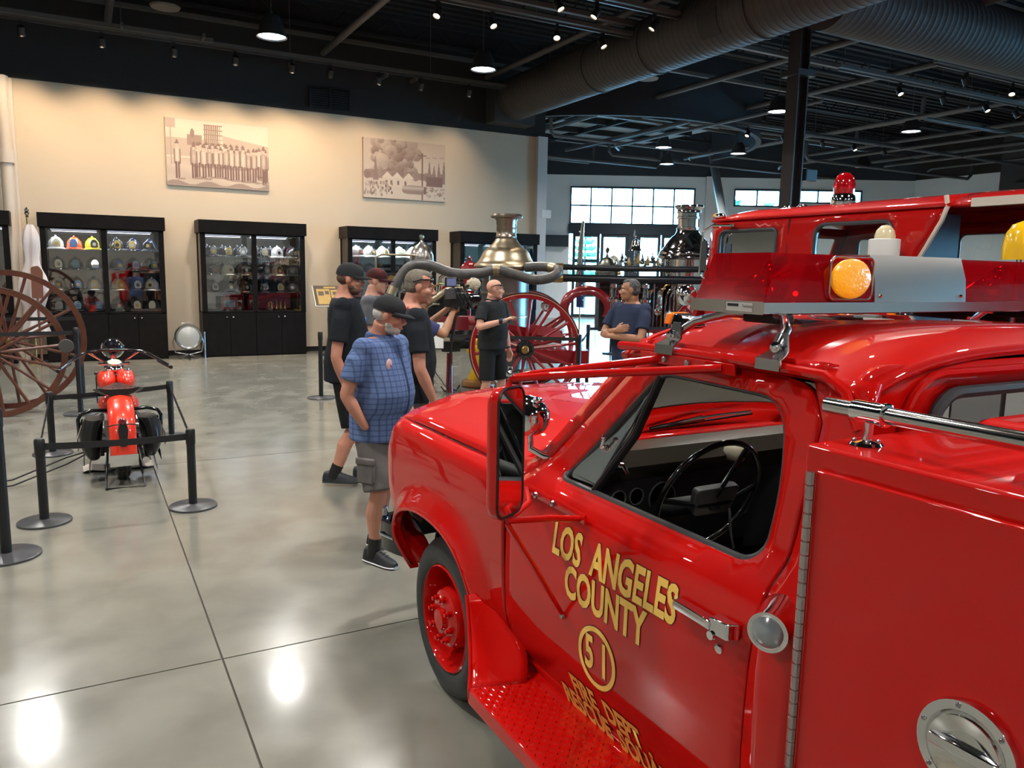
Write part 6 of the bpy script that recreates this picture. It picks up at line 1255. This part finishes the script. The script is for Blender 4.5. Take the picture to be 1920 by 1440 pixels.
bl_(MB().box((XL+.5, -1.2, .5), (XR-.5, 7.0, 1.0)), 'chassis', BLK2, ce, 20); bl_(MB().box((XR-.5, -1.2, .5), (XR, 5.9, 1.4)), 'far_side_lockers', RED2, ce, 20)
bl_(MB().box((XL+.1, -1.2, 1.3), (XR-.1, 2.1, 1.95)), 'hose_bed', RED2, ce, 20)
for x in (XL+.04, XR-.04):
    for y in (4.98, .7):
        sg = 1 if x < 7.7 else -1
        wl = bl_(MB().lathe([(.27, .02), (.34, .0), (.44, .02), (.48, .06), (.48, .22), (.44, .26), (.27, .24)], (x, y, .48), (sg, 0, 0), 40, cap=False), 'tyre', TY, ce); bl_(MB().lathe([(.27, .03), (.25, .08), (.12, .1), (.1, 0), (0, -.02)], (x, y, .48), (sg, 0, 0), 32, cap=False), 'wheel_rim', RED2, wl)
# beacon, mirror frame, lights
bc = bl_(MB().lathe([(.0, 0), (.115, 0), (.12, .03), (.112, .10), (.10, .12), (0, .12)], (XL+.35, 5.55, 2.62), n=28), 'beacon_base', CHROME, ce)
bl_(MB().lathe([(.098, .12), (.103, .16), (.102, .22), (.085, .29), (.05, .325), (0, .335)], (XL+.35, 5.55, 2.62), n=28), 'beacon_dome', mat('beacon_red', (.55, .005, .01), .08, coat=1., trans=.35), bc)
bl_(MB().tube([(XL-.04, 6.72, 2.46), (XL-.14, 6.90, 2.46), (XL-.17, 7.02, 2.40), (XL-.17, 7.05, 1.90), (XL-.05, 7.02, 1.84)], .014, 8), 'mirror_frame', CHROME, ce)
bl_(MB().cbox((XL-.17, 7.0, 2.12), (.02, .10, .34)), 'mirror_plate', GASK, ce, 20); bl_(MB().cbox((XL-.03, 6.72, 2.46), (.04, .12, .03)), 'mirror_bracket', CHROME, ce, 20)
bl_(MB().lathe([(0, .11), (.07, .095), (.115, .05), (.13, .0), (.11, -.08), (0, -.12)], (XL-.08, 7.36, 1.66), (-.6, -.8, 0)), 'side_lamp', CHROME, ce)
bl_(MB().ball((XL+.1, 7.05, 2.58), (.05, .09, .04)), 'corner_marker', CHROME, ce); bl_(MB().ball((XL+.1, 7.12, 2.585), .035, 10), 'corner_marker_lens', AMBER, ce)
for y in (6.4, 6.2): bl_(MB().ball((XL+.5, y, 2.66), (.05, .07, .03)), 'roof_marker', CHROME, ce)
bl_(MB().cbox((XL-.012, 7.02, 1.55), (.02, .42, .12)), 'grey_name_plate', mat('plate_mauve', (.28, .2, .22), .4), ce, 20)
wb = bl_(MB().lathe([(0, 0), (.125, 0), (.13, .02), (.13, .15), (.12, .155), (0, .155)], (XL-.22, 4.62, 2.09), n=28), 'white_beacon_base', mat('beacon_white', (.72, .72, .70), .4), ce)
bl_(MB().lathe([(.085, .155), (.088, .18), (.075, .23), (.04, .27), (0, .28)], (XL-.22, 4.62, 2.09), n=24), 'white_beacon_dome', mat('dome_cream', (.68, .58, .36), .25, coat=.8), wb); bl_(MB().tube([(XL-.22, 4.62, 2.09), (XL-.22, 4.62, 2.0), (XL+.02, 4.62, 1.95)], .02, 8), 'beacon_arm', CHROME, wb)
yb = bl_(MB().lathe([(.12, 0), (.125, .1), (.11, .2), (.07, .27), (0, .3)], (XL-.1, 3.52, 2.06), n=28), 'yellow_dome_lamp', mat('dome_yellow', (.85, .5, .01), .2, coat=1.), ce); bl_(MB().tube([(XL-.1, 3.52, 2.06), (XL-.1, 3.52, 1.46)], .02, 8), 'lamp_post', CHROME, yb)
text('gold_lettering', 'CO', GOLD, ce, .16, lambda x, y: tuple(V((XL-.012, 6.7-x, 1.55+y))-ORG))
# ================================================================== PEOPLE
def skin(n, c): return mat('skin_'+n, c, .5, noise=(12, .45, 3, (c[0]*.82, c[1]*.66, c[2]*.6)))
EYEW = mat('eye_white', (.7, .68, .65), .3); EYED = mat('eye_dark', (.03, .02, .015), .2); LIP = mat('lip', (.42, .16, .13), .5)
def fabric(n, c, c2=None, sc_=3): return mat('cloth_'+n, c, .85, noise=(sc_, .8, 4, c2 or tuple(q*1.35+.002 for q in c)), bump=(7, .5, .03), spec=.2)
def ell(mb, c, r, M, n=14):
    t = MB().ball(c, r, n); t.v = [tuple(M @ V(p)) for p in t.v]; mb.add(t.v, t.f)
def tb(mb, pts, rs, M, n=10, sq=None):
    t = MB().tube(pts, rs, n, sq=sq); t.v = [tuple(M @ V(p)) for p in t.v]; mb.add(t.v, t.f)
def capsule(mb, pts, rs, n=12, sq=None):
    mb.tube(pts, rs, n, sq=sq)
    for p, r in ((pts[0], rs[0]), (pts[-1], rs[-1])): mb.ball(p, r*.98, 10)
def hand(mb, w_, fwd, pn, thumb, curl=.5, s=1.):
    w_ = V(w_); fwd = V(fwd).normalized(); pn = V(pn); pn = (pn-fwd*pn.dot(fwd)).normalized(); th = V(thumb); th = (th-fwd*th.dot(fwd)-pn*th.dot(pn)).normalized()
    rs = []
    for d, a, b2 in ((-.01, .026, .022), (.02, .033, .019), (.055, .041, .017), (.088, .042, .014), (.097, .036, .010)):
        c = w_+fwd*d*s; rs.append([c+th*a*s*cos(2*pi*k/14)+pn*b2*s*sin(2*pi*k/14) for k in range(14)])
    mb.rings(rs)
    for i, (o_, L) in enumerate(((.031, .068), (.011, .078), (-.010, .073), (-.030, .058))):
        p = w_+(fwd*.086+th*o_)*s; pts = [p-fwd*.02*s, p]; a = 0; d = fwd
        for k, f_ in enumerate((.45, .32, .25)):
            a += curl*(.75+.12*i if k else .5+.1*i); d = fwd*cos(a)+pn*sin(a); p = p+d*L*f_*s; pts.append(p)
        mb.tube(pts, [.0095*s, .0098*s, .0092*s, .0086*s, .0072*s], 8); mb.ball(pts[-1], .0074*s, 8)
    p = w_+(fwd*.028+th*.030)*s; d = (fwd*.72+th*.62+pn*.3).normalized(); d2 = (fwd*.9+th*.2+pn*.35).normalized()
    mb.tube([p-d*.01, p+d*.034*s, p+d*.034*s+d2*.030*s], [.014*s, .0115*s, .009*s], 8); mb.ball(p+d*.034*s+d2*.030*s, .009*s, 8)
def person(label, loc, rz, H, sk, top, bottom, g=1.0, lean=0., head=(0, 0), armR=None, armL=None, handR=None, handL=None, legs=None, hem=.49, sleeve=.52, short=True, cap=None, hair=None, beard=None, collar=False, shoe_sole=None, glasses=None, lower=None, vox=.007, placket=False, tw=1.0):
    T = thing('person', label, 'person', (*loc, 0), rz); k = H/1.78
    S = V
    def L(y, z): return lean*max(0, z-.52*H)/(.3*H)*.3
    sh = (.195*k*tw, L(0, .81*H), .808*H)
    armR = armR or ((.25, -.02, .62*H), (.255, .06, .475*H)); armL = armL or ((-.25, -.02, .62*H), (-.255, .06, .475*H))
    handR = handR or ((0, .1, -1), (-1, 0, 0), (0, 1, 0), .45); handL = handL or ((0, .1, -1), (1, 0, 0), (0, 1, 0), .45)
    legs = legs or (((.10, .03, .27*H), (.11, 0, .075)), ((-.10, .03, .27*H), (-.11, 0, .075)))
    def trs(add, z0, z1, gg=g):
        R_ = []
        P = ((.455, .135, .115, 0), (.49, .175, .13, 0), (.53, .18, .135+.02*(gg-1), .0), (.58, .172*(1+(gg-1)*.5), .125*gg, .05*(gg-1)), (.63, .165*(1+(gg-1)*.6), .118*gg, .10*(gg-1)), (.68, .168*(1+(gg-1)*.4), .115*(1+(gg-1)*.7), .09*(gg-1)), (.74, .178*tw, .118*(1+(gg-1)*.3), .03*(gg-1)), (.785, .182*tw, .112, 0), (.815, .165*tw, .095, -.005), (.835, .10, .075, -.012), (.85, .066, .066, -.015))
        for z, a, b2, y in P:
            if z < z0-.001 or z > z1+.001: continue
            zz = z*H; R_.append([V(((a*k+add)*cos(t)*(1 if abs(cos(t)) < .7 else 1.0), y+L(0, zz)+(b2*k+add)*sin(t), zz)) for t in [2*pi*i/24 for i in range(24)]])
        return R_
    body = MB(); body.rings(trs(0, .455, .85))
    hc = V((0, .035+L(0, .93*H)+abs(head[1])*.0012, .918*H)); 
    M = Matrix.Translation(hc) @ Matrix.Rotation(R(head[0]), 4, 'Z') @ Matrix.Rotation(R(head[1]), 4, 'X') @ Matrix.Scale(k*1.02, 4)
    ell(body, (0, -.012, .030), (.077, .097, .087), M, 18); ell(body, (0, .018, -.028), (.064, .074, .082), M, 16); ell(body, (0, .032, -.072), (.052, .052, .040), M)
    tb(body, [(0, .084, .012), (0, .100, -.012), (0, .113, -.028)], [.009, .011, .014], M, 8); ell(body, (.012, .099, -.034), (.011, .013, .009), M, 8); ell(body, (-.012, .099, -.034), (.011, .013, .009), M, 8)
    tb(body, [(-.046, .070, .024), (-.02, .088, .026), (0, .089, .022), (.02, .088, .026), (.046, .070, .024)], [.010]*5, M, 8)
    for s in (-1, 1):
        ell(body, (s*.036, .058, -.022), (.027, .030, .026), M, 10); ell(body, (s*.079, -.008, -.006), (.010, .021, .032), M, 10)
    tb(body, [(-.024, .082, -.060), (0, .093, -.058), (.024, .082, -.060)], [.006, .009, .006], M, 8); tb(body, [(-.02, .082, -.068), (0, .091, -.069), (.02, .082, -.068)], [.006, .008, .006], M, 8)
    ell(body, (0, .070, -.093), (.026, .024, .020), M, 10)
    nk = M @ V((0, -.03, -.055)); body.tube([nk, nk.lerp(V((0, -.015+L(0, .85*H), .84*H)), .5), V((0, -.02+L(0, .84*H), .825*H))], [.056*k, .060*k, .075*k], 16)
    for s, (el, wr), hd in ((1, armR, handR), (-1, armL, handL)):
        p0 = V((s*sh[0], sh[1], sh[2])); el = V(el); wr = V(wr)
        capsule(body, [p0-V((s*.03, 0, .0)), p0.lerp(el, .5), el], [.056*k, .050*k, .041*k]); capsule(body, [el, el.lerp(wr, .35), wr], [.041*k, .043*k, .027*k])
        if hd != 'pocket': hand(body, wr, *hd[:3], curl=hd[3], s=k*1.04)
    for s, (kn, an) in ((1, legs[0]), (-1, legs[1])):
        hp = V((s*.092*k, .0, .50*H)); kn = V(kn); an = V(an)
        capsule(body, [hp, hp.lerp(kn, .5), kn], [.092*k, .080*k, .058*k], 14); q_ = kn.lerp(an, .35)+V((0, -.02, 0)); capsule(body, [kn, q_, kn.lerp(an, .7), an], [.056*k, .060*k, .046*k, .038*k], 14)
    B_ = remesh(body, 'body', sk, T, vox, 2)
    # eyes, brows, mouth
    for s in (-1, 1):
        e_ = MB(); ell(e_, (s*.030, .0745, .002), (.0125, .0125, .0095), M, 10); e_ = e_.build('eye', EYEW, B_); i_ = MB(); ell(i_, (s*.031, .0835, .002), (.0052, .005, .0056), M, 8); i_.build('iris', EYED, B_) if 0 else ob('iris', i_.mesh('iris', EYED), B_)
        bw = MB(); tb(bw, [(s*.016, .098, .028), (s*.032, .093, .031), (s*.047, .080, .026)], [.0035, .0045, .0025], M, 6); bw.build('eyebrow', hair[0] if hair else mat('brow_grey', (.2, .16, .12), .8), B_)
    lp = MB(); tb(lp, [(-.021, .0895, -.0635), (0, .1005, -.063), (.021, .0895, -.0635)], [.0025, .0045, .0025], M, 6); lp.build('mouth', LIP, B_)
    # top
    sm = MB(); sm.rings(trs(.022, hem-.02 if 0 else .455 if hem < .48 else .49, .835)); z0 = hem*H
    sm.rings([[V((( .178*k+.030)*cos(t), .02*(g-1)+(.132*k*(1+(g-1)*.5)+.03)*sin(t), z)) for t in [2*pi*i/24 for i in range(24)]] for z in (z0, z0+.06, .52*H, .56*H)])
    for s, (el, wr) in ((1, armR), (-1, armL)):
        p0 = V((s*sh[0], sh[1], sh[2])); el = V(el); q_ = p0.lerp(el, sleeve*1.35)
        sm.ball(p0-V((s*.02, 0, .01)), .072*k, 14); sm.tube([p0-V((s*.05, 0, 0)), p0.lerp(el, .3), q_], [.070*k, .070*k, .072*k], 16)
    sh_ = remesh(sm, 'shirt', top, T, .010, 4)
    if collar:
        cm = MB(); c = V((0, -.012+L(0, .84*H), .842*H)); rr2 = [[c+V(((.080+.012*j)*k*cos(t), (.082+.012*j)*k*sin(t)+(.012*sin(t)), .020-.030*j-(.025*max(0, sin(t)))*(1+j))) for t in [2*pi*i/26 for i in range(26)]] for j in (0, 1)]
        rr2 = [[c+V(((.068)*k*cos(t), .072*k*sin(t), .01)) for t in [2*pi*i/26 for i in range(26)]]]+rr2; o = cm.rings(rr2, cap=False).build('collar', top, sh_); o.modifiers.new('t', 'SOLIDIFY').thickness = .005
    # bottoms
    pm_ = MB(); pm_.rings(trs(.012, .455, .58, 1+(g-1)*.4))
    for s, (kn, an) in ((1, legs[0]), (-1, legs[1])):
        hp = V((s*.088*k, .0, .50*H)); kn = V(kn); an = V(an)
        if short: pm_.tube([hp+V((0, 0, .03)), hp.lerp(kn, .5), kn.lerp(hp, .05)], [.108*k, .104*k, .098*k], 16)
        else: pm_.tube([hp+V((0, 0, .03)), hp.lerp(kn, .5), kn, kn.lerp(an, .6), an+V((0, 0, -.01))], [.108*k, .096*k, .080*k, .074*k, .070*k], 16)
    pn_ = remesh(pm_, 'shorts' if short else 'trousers', bottom, T, .010, 3)
    if lower == 'cargo':
        for s, (kn, an) in ((1, legs[0]),):
            hp = V((s*.088*k, 0, .5*H)); c = hp.lerp(V(kn), .62)+V((s*.098*k, .0, 0)); MB().cbox(c, (.035, .13, .15)).build('cargo_pocket', bottom, pn_, bevel=.012); MB().cbox(c+V((s*.006, 0, .07)), (.036, .14, .045)).build('pocket_flap', bottom, pn_, bevel=.01)
    # socks, shoes
    SHB = mat('shoe_black', (.012, .013, .016), .55); SOLE = shoe_sole or SHB
    for s, (kn, an) in ((1, legs[0]), (-1, legs[1])):
        an = V(an); kn = V(kn); d = (kn-an).normalized(); yo = R(-8*s)
        MB().tube([an+d*.10, an+d*.03, an-V((0, 0, .02))], [.047*k, .045*k, .048*k], 14).build('sock', BLACK, T)
        fd = V((-sin(yo), cos(yo), 0)); sd = V((cos(yo), sin(yo), 0)); z = an.z-.075; rs = []; rs2 = []
        for y, w_, hh in ((-.085, .022, .045), (-.075, .034, .075), (-.045, .040, .085), (0, .042, .088), (.05, .044, .075), (.10, .047, .056), (.14, .048, .044), (.175, .040, .034), (.195, .022, .024)):
            c = V((an.x, an.y, z))+fd*y*k*1.02; rs.append([c+sd*w_*k*cos(t)*(1 if sin(t) < .2 else .8)+V((0, 0, .018+hh*k*max(0, sin(t))**.7)) for t in [2*pi*i/16 for i in range(16)]])
            rs2.append([c+sd*(w_+.004)*k*cos(t)+V((0, 0, .012+.012*sin(t))) for t in [2*pi*i/12 for i in range(12)]])
        so = MB().rings(rs).build('shoe', SHB, T); MB().rings(rs2).build('sole', SOLE, so)
        lc_ = MB()
        for q_ in range(4): c = V((an.x, an.y, z))+fd*(.045+.022*q_)*k+V((0, 0, .105-.012*q_)); lc_.tube([c-sd*.02, c+V((0, 0, .006)), c+sd*.02], .003, 5)
        o = lc_.build('lace', mat('lace_dark', (.05, .05, .055), .7), so); o['kind'] = 'stuff'
    # hair, cap
    if hair and cap:
        hm_ = MB(); ell(hm_, (0, -.042, -.002), (.0765, .068, .050), M, 16); remesh(hm_, 'hair', hair[0], B_, .006, 2)
    elif hair:
        hm_ = MB(); ell(hm_, (0, -.022, .034), (.0790, .0905, .0850), M, 20); ell(hm_, (0, -.045, -.008), (.0725, .066, .055), M, 14)
        if len(hair) > 1: ell(hm_, (0, .018, .083), (.054, .058, .036), M, 12)
        remesh(hm_, 'hair', hair[0], B_, .007, 2)
    if beard:
        bm_ = MB(); ell(bm_, (0, .034, -.080), (.0555, .061, .038), M, 16); ell(bm_, (0, .020, -.055), (.0665, .050, .040), M, 14); remesh(bm_, 'beard', beard, B_, .006, 2)
    if cap:
        cm = MB(); rs = []
        for i in range(9):
            a = i/8*pi/2; rs.append([M @ V(((.086*cos(a)+.0005)*cos(t), -.010+(.106*cos(a)+.0005)*sin(t), .038+.088*sin(a)**.9)) for t in [2*pi*q_/28 for q_ in range(28)]])
        rs = [[M @ V((.086*cos(t), -.010+.106*sin(t), .022)) for t in [2*pi*q_/28 for q_ in range(28)]]]+rs
        co = cm.rings(rs, cap=False).build('cap', cap, B_)
        vz = MB(); N = 14; up_ = []; 
        for i in range(N+1):
            t = pi*(.12+.76*i/N); x0, y0 = .084*cos(t), -.010+.104*sin(t); e = sin((i/N)*pi)**.6
            up_.append((M @ V((x0, y0, .036)), M @ V((x0*1.02, y0+.038*e, .034-.004*(cos(t)*2)**2)), M @ V((x0*1.0, y0+.072*e, .024-.012*(cos(t))**2*2))))
        for a, b2, c in up_: vz.v += [tuple(a), tuple(b2), tuple(c)]
        for i in range(N):
            for j in range(2): q_ = i*3+j; vz.f.append((q_, q_+3, q_+4, q_+1))
        o = vz.build('cap_peak', cap, co, 60); o.modifiers.new('t', 'SOLIDIFY').thickness = .004
        bt = MB(); ell(bt, (0, -.01, .127), (.008, .008, .004), M, 8); bt.build('cap_button', cap, co)
    if glasses:
        z = .060 if glasses == 'up' else .004; gm = MB()
        for s in (-1, 1): ell(gm, (s*.034, .072 if z > .05 else .088, z), (.031, .014, .018), M, 12)
        tb(gm, [(-.06, .058, z), (-.084, .0, z-.01), (-.086, -.05, z-.035)], [.006, .005, .004], M, 6); tb(gm, [(.06, .058, z), (.084, .0, z-.01), (.086, -.05, z-.035)], [.006, .005, .004], M, 6); tb(gm, [(-.01, .084, z+.004), (.01, .084, z+.004)], [.006, .006], M, 6)
        gm.build('sunglasses', GLOSSBLK, B_)
    return T, M, B_, sh_
BSH = fabric('blue_check', (.10, .15, .30), (.13, .19, .36))
ntb = BSH.node_tree; bb = ntb.nodes['Principled BSDF']; tcb = ntb.nodes.new('ShaderNodeTexCoord')
src = [l for l in ntb.links if l.to_socket == bb.inputs['Base Color']][0].from_socket
for ax, sc2 in (('X', 9), ('Z', 9)):
    wv = ntb.nodes.new('ShaderNodeTexWave'); wv.wave_type = 'BANDS'; wv.bands_direction = ax; wv.inputs['Scale'].default_value = sc2
    ntb.links.new(tcb.outputs['Object'], wv.inputs['Vector']); rp = ntb.nodes.new('ShaderNodeMapRange'); rp.inputs[1].default_value = .82; rp.inputs[2].default_value = .95; rp.inputs[4].default_value = .55; ntb.links.new(wv.outputs[0], rp.inputs[0])
    mx = ntb.nodes.new('ShaderNodeMix'); mx.data_type = 'RGBA'; mx.inputs[7].default_value = (.035, .055, .13, 1); ntb.links.new(rp.outputs[0], mx.inputs[0]); ntb.links.new(src, mx.inputs[6]); src = mx.outputs[2]
ntb.links.new(src, bb.inputs['Base Color'])
CAPB = fabric('cap_black', (.020, .021, .023)); TEEB = fabric('tee_black', (.012, .014, .018)); SHORTB = fabric('short_black', (.010, .010, .011))
NAVY = fabric('navy', (.022, .030, .060)); NAVY2 = fabric('navy_purple', (.04, .045, .12)); GREYS = fabric('cargo_grey', (.15, .135, .13), (.10, .088, .085), 8); GREY2 = fabric('grey_short', (.10, .10, .095)); DARKS = fabric('charcoal_polo', (.016, .017, .018))
STRP = fabric('striped_grey', (.10, .10, .11))
SK1 = skin('ruddy', (.52, .24, .16)); SK2 = skin('pale', (.60, .32, .23)); SK3 = skin('tan', (.40, .20, .115)); WHB = mat('white_beard', (.55, .50, .45), .9, noise=(40, .6, 3, (.38, .33, .29)), bump=(120, .6, .004)); GRYH = mat('grey_hair', (.20, .17, .13), .9, noise=(60, .8, 3, (.10, .085, .07)), bump=(90, 1, .008)); DKH = mat('dark_hair', (.035, .035, .038), .85, noise=(50, .8, 3, (.16, .16, .16)), bump=(80, 1, .008)); STB = mat('stubble', (.10, .05, .035), .9)
WS = mat('white_sole', (.7, .7, .7), .5)
# man in the blue shirt
T, M, B_, S_ = person('man in blue checked short sleeved shirt, black cap and grey cargo shorts, looking down', (1.66, 4.84), R(-146), 1.755, SK1, BSH, GREYS, g=1.42, lean=.10, head=(26, -15), armR=((.285, -.03, 1.12), (.215, .06, .92)), armL=((-.27, .0, 1.06), (-.22, .14, .86)), handR='pocket', handL=((0, .3, -1), (1, 0, 0), (0, 1, 0), .4),
    legs=(((.13, .10, .47), (.13, .06, .075)), ((-.12, -.03, .47), (-.13, -.10, .075))), hem=.46, cap=CAPB, beard=WHB, collar=True, shoe_sole=WS, lower='cargo', hair=(mat('white_hair', (.5, .47, .43), .9),), vox=.006, tw=1.08)
def sy(S_, x, z):
    ok, p, n, i = S_.ray_cast(V((x, 1.5, z)), V((0, -1, 0))); return p.y if ok else .2
bd = MB(); ell(bd, (0, .100, .075), (.028, .008, .015), M, 8); bd.build('cap_badge', mat('badge_red', (.6, .08, .07), .5), B_)
MB().tube([(-.01, sy(S_, -.01, z)+.002, z) for z in (1.42, 1.34, 1.25, 1.15, 1.05, .95, .85)], .008, 6, sq=(1.6, .5)).build('shirt_placket', fabric('placket', (.05, .07, .16)), S_)
eb = MB(); eb.ball((.095, sy(S_, .095, 1.30)-.010, 1.30), (.030, .014, .045), 14); eb.build('chest_emblem', mat('emblem_cream', (.55, .35, .35), .6), S_)
eb = MB(); eb.ball((.095, sy(S_, .095, 1.30)-.009, 1.30), (.018, .014, .028), 12); eb.build('emblem_centre', mat('emblem_red', (.35, .05, .06), .6), S_)
# tall man in black cap
T, M, B_, S_ = person('tall man in plain black cap and dark blue black tee with bright blue logo', (2.02, 6.76), R(-112), 1.97, SK1, TEEB, SHORTB, g=1.30, lean=.02, head=(-4, -8), armR=((.31, -.05, 1.15), (.27, .03, .89)), handR=((0, .1, -1), (-1, 0, 0), (0, 1, 0), .6),
    legs=(((.15, .08, .50), (.155, -.10, .095)), ((-.11, .14, .50), (-.12, .14, .075))), hem=.465, cap=CAPB, beard=STB, hair=(STB,), tw=1.12)
ly = sy(S_, -.10, 1.42); lg_ = MB().cbox((-.10, ly, 1.42), (.09, .012, .10)).build('chest_logo', mat('logo_blue', (.02, .25, .75), .6), S_, bevel=.01); MB().cbox((-.115, ly+.007, 1.42), (.010, .003, .06)).build('logo_stroke', TEEB, lg_, 0)
# man with sunglasses on head
person('grey haired man in black tee, sunglasses pushed up, behind the blue shirt man', (2.17, 5.62), R(-104), 1.93, SK1, TEEB, GREY2, g=1.25, lean=.10, head=(-8, -10), armR=((.29, .05, 1.18), (.25, .16, .93)), handR=((0, .2, -1), (-1, .1, 0), (0, 1, 0), .5), hair=(GRYH, 1), glasses='up', hem=.47, tw=1.1)
# striped shirt man
person('man in red and black cap and grey striped shirt behind the two others', (2.80, 8.3), R(-120), 1.93, SK2, STRP, GREY2, head=(0, -10), cap=fabric('cap_dark_red', (.10, .02, .02), (.01, .01, .01), 12), glasses='up' if 0 else None, g=1.1, vox=.009)
# cameraman
T, M, B_, S_ = person('cameraman in navy tee with both arms raised to a video camera', (2.76, 7.02), R(-88), 1.74, SK3, NAVY2, SHORTB, head=(0, 0), armR=((.26, .20, 1.30), (.13, .36, 1.50)), armL=((-.22, .22, 1.33), (-.06, .40, 1.53)), handR=((-.35, .55, .9), (-1, .1, .1), (0, .6, 1), .9), handL=((.3, .5, .9), (1, .1, 0), (0, .6, 1), .9), hair=(DKH,), vox=.008, hem=.47)
# polo man
T, M, B_, S_ = person('bald man in charcoal polo shirt and black shorts gesturing with one hand', (4.63, 9.0), R(-156), 1.82, SK2, DARKS, SHORTB, g=1.25, head=(38, -3), armR=((.33, .06, 1.20), (.10, .29, 1.29)), handR=((-1, .2, .35), (.1, .3, -1), (0, -.3, 1), .55), armL=((-.30, -.02, 1.13), (-.29, .06, .88)), handL=((0, .12, -1), (1, 0, 0), (0, 1, 0), .4),
    legs=(((.15, .04, .48), (.17, .0, .075)), ((-.14, .06, .48), (-.15, .05, .075))), collar=True, glasses='up', hem=.50, tw=1.05)
MB().tube([(.135, .265, 1.28), (.165, .235, 1.275)], .036, 16).build('wristwatch', BLACK, T); MB().cbox((.145, .285, 1.30), (.035, .02, .035)).build('watch_face', GLOSSBLK, T, bevel=.004); MB().tube([(-.29, .055, .90), (-.29, .05, .915)], .034, 14).build('wristband', BLACK, T)
# folded arms man
person('man in navy blue tee standing with folded arms, looking left', (5.52, 7.25), R(104), 1.87, SK3, NAVY, fabric('dark_trousers', (.008, .010, .018)), g=1.28, head=(-48, -2), armR=((.27, .16, 1.20), (-.04, .30, 1.27)), armL=((-.27, .15, 1.18), (.05, .32, 1.20)), handR=((-1, .1, .25), (0, -1, 0), (0, .0, 1), .5), handL=((1, -.1, .2), (0, -1, 0), (0, 0, 1), .5), hair=(DKH, 1), short=False, hem=.47, tw=1.05)
# camera rig
cr_ = thing('video_camera', 'black shoulder video camera rig with small monitor, held up by the cameraman', 'camera', (3.17, 6.93, 1.62), R(15))
MB().cbox((0, 0, 0), (.22, .12, .14)).cbox((-.02, 0, .09), (.14, .04, .05)).build('camera_body', BLACK, cr_, bevel=.01); MB().lathe([(.05, 0), (.05, .06), (.06, .07), (.06, .14), (.045, .14), (0, .12)], (.11, 0, 0), (1, 0, 0)).build('lens_barrel', GLOSSBLK, cr_)
MB().tube([(-.05, 0, .11), (0, 0, .16), (.08, 0, .16), (.11, 0, .1)], .012, 8).build('top_handle', BLACK, cr_); mo = MB().cbox((-.12, -.06, .17), (.13, .02, .09)).build('monitor', BLACK, cr_, bevel=.005); MB().cbox((-.12, -.072, .17), (.11, .004, .07)).build('screen', mat('screen_blue', (.05, .06, .12), .2, emit=.25, ecol=(.3, .35, .6)), mo, 0)
MB().cbox((-.12, -.06, .06), (.12, .03, .10)).build('wireless_box', mat('box_grey', (.09, .09, .09), .4, .4), cr_, bevel=.005)
MB().tube([(-.02, 0, -.07), (-.02, 0, -.22), (-.06, 0, -.45), (-.09, 0, -.85)], [.03, .014, .012, .010], 8).build('support_stick', BLACK, cr_); MB().tube([(.07, -.03, -.05), (.12, -.05, -.02), (.10, -.05, -.10)], .02, 8).build('hand_grip', BLACK, cr_)
for k in range(4): MB().tube([(-.08+.04*k, -.07, .12), (-.06+.05*k, -.12, .02), (.02+.03*k, -.09, -.08), (.10, -.03, .04+.02*k)], .005, 6).build('cable', BLACK, cr_)
MB().tube([(.08, -.02, .12), (.18, -.02, .15)], .014, 8).build('microphone_arm', BLACK, cr_)
rs = MB(); rs.ball((.20, -.02, .15), (.075, .055, .06), 18); rn2 = random.Random(2); rs.v = [tuple(V(p)+V((rn2.uniform(-.008, .008), rn2.uniform(-.008, .008), rn2.uniform(-.008, .008)))) for p in rs.v]
rs.build('fluffy_windshield', mat('fur_cream', (.55, .48, .36), .95, bump=(60, 1, .02)), cr_)
tag(MB().tube([(2.78, 6.78, 1.1), (2.98, 6.72, .8), (3.02, 6.72, .55)], .012, 4, sq=(2, .4)).build('camera_strap', BLACK), 'loose black strap dangling beside the cameraman', 'strap')
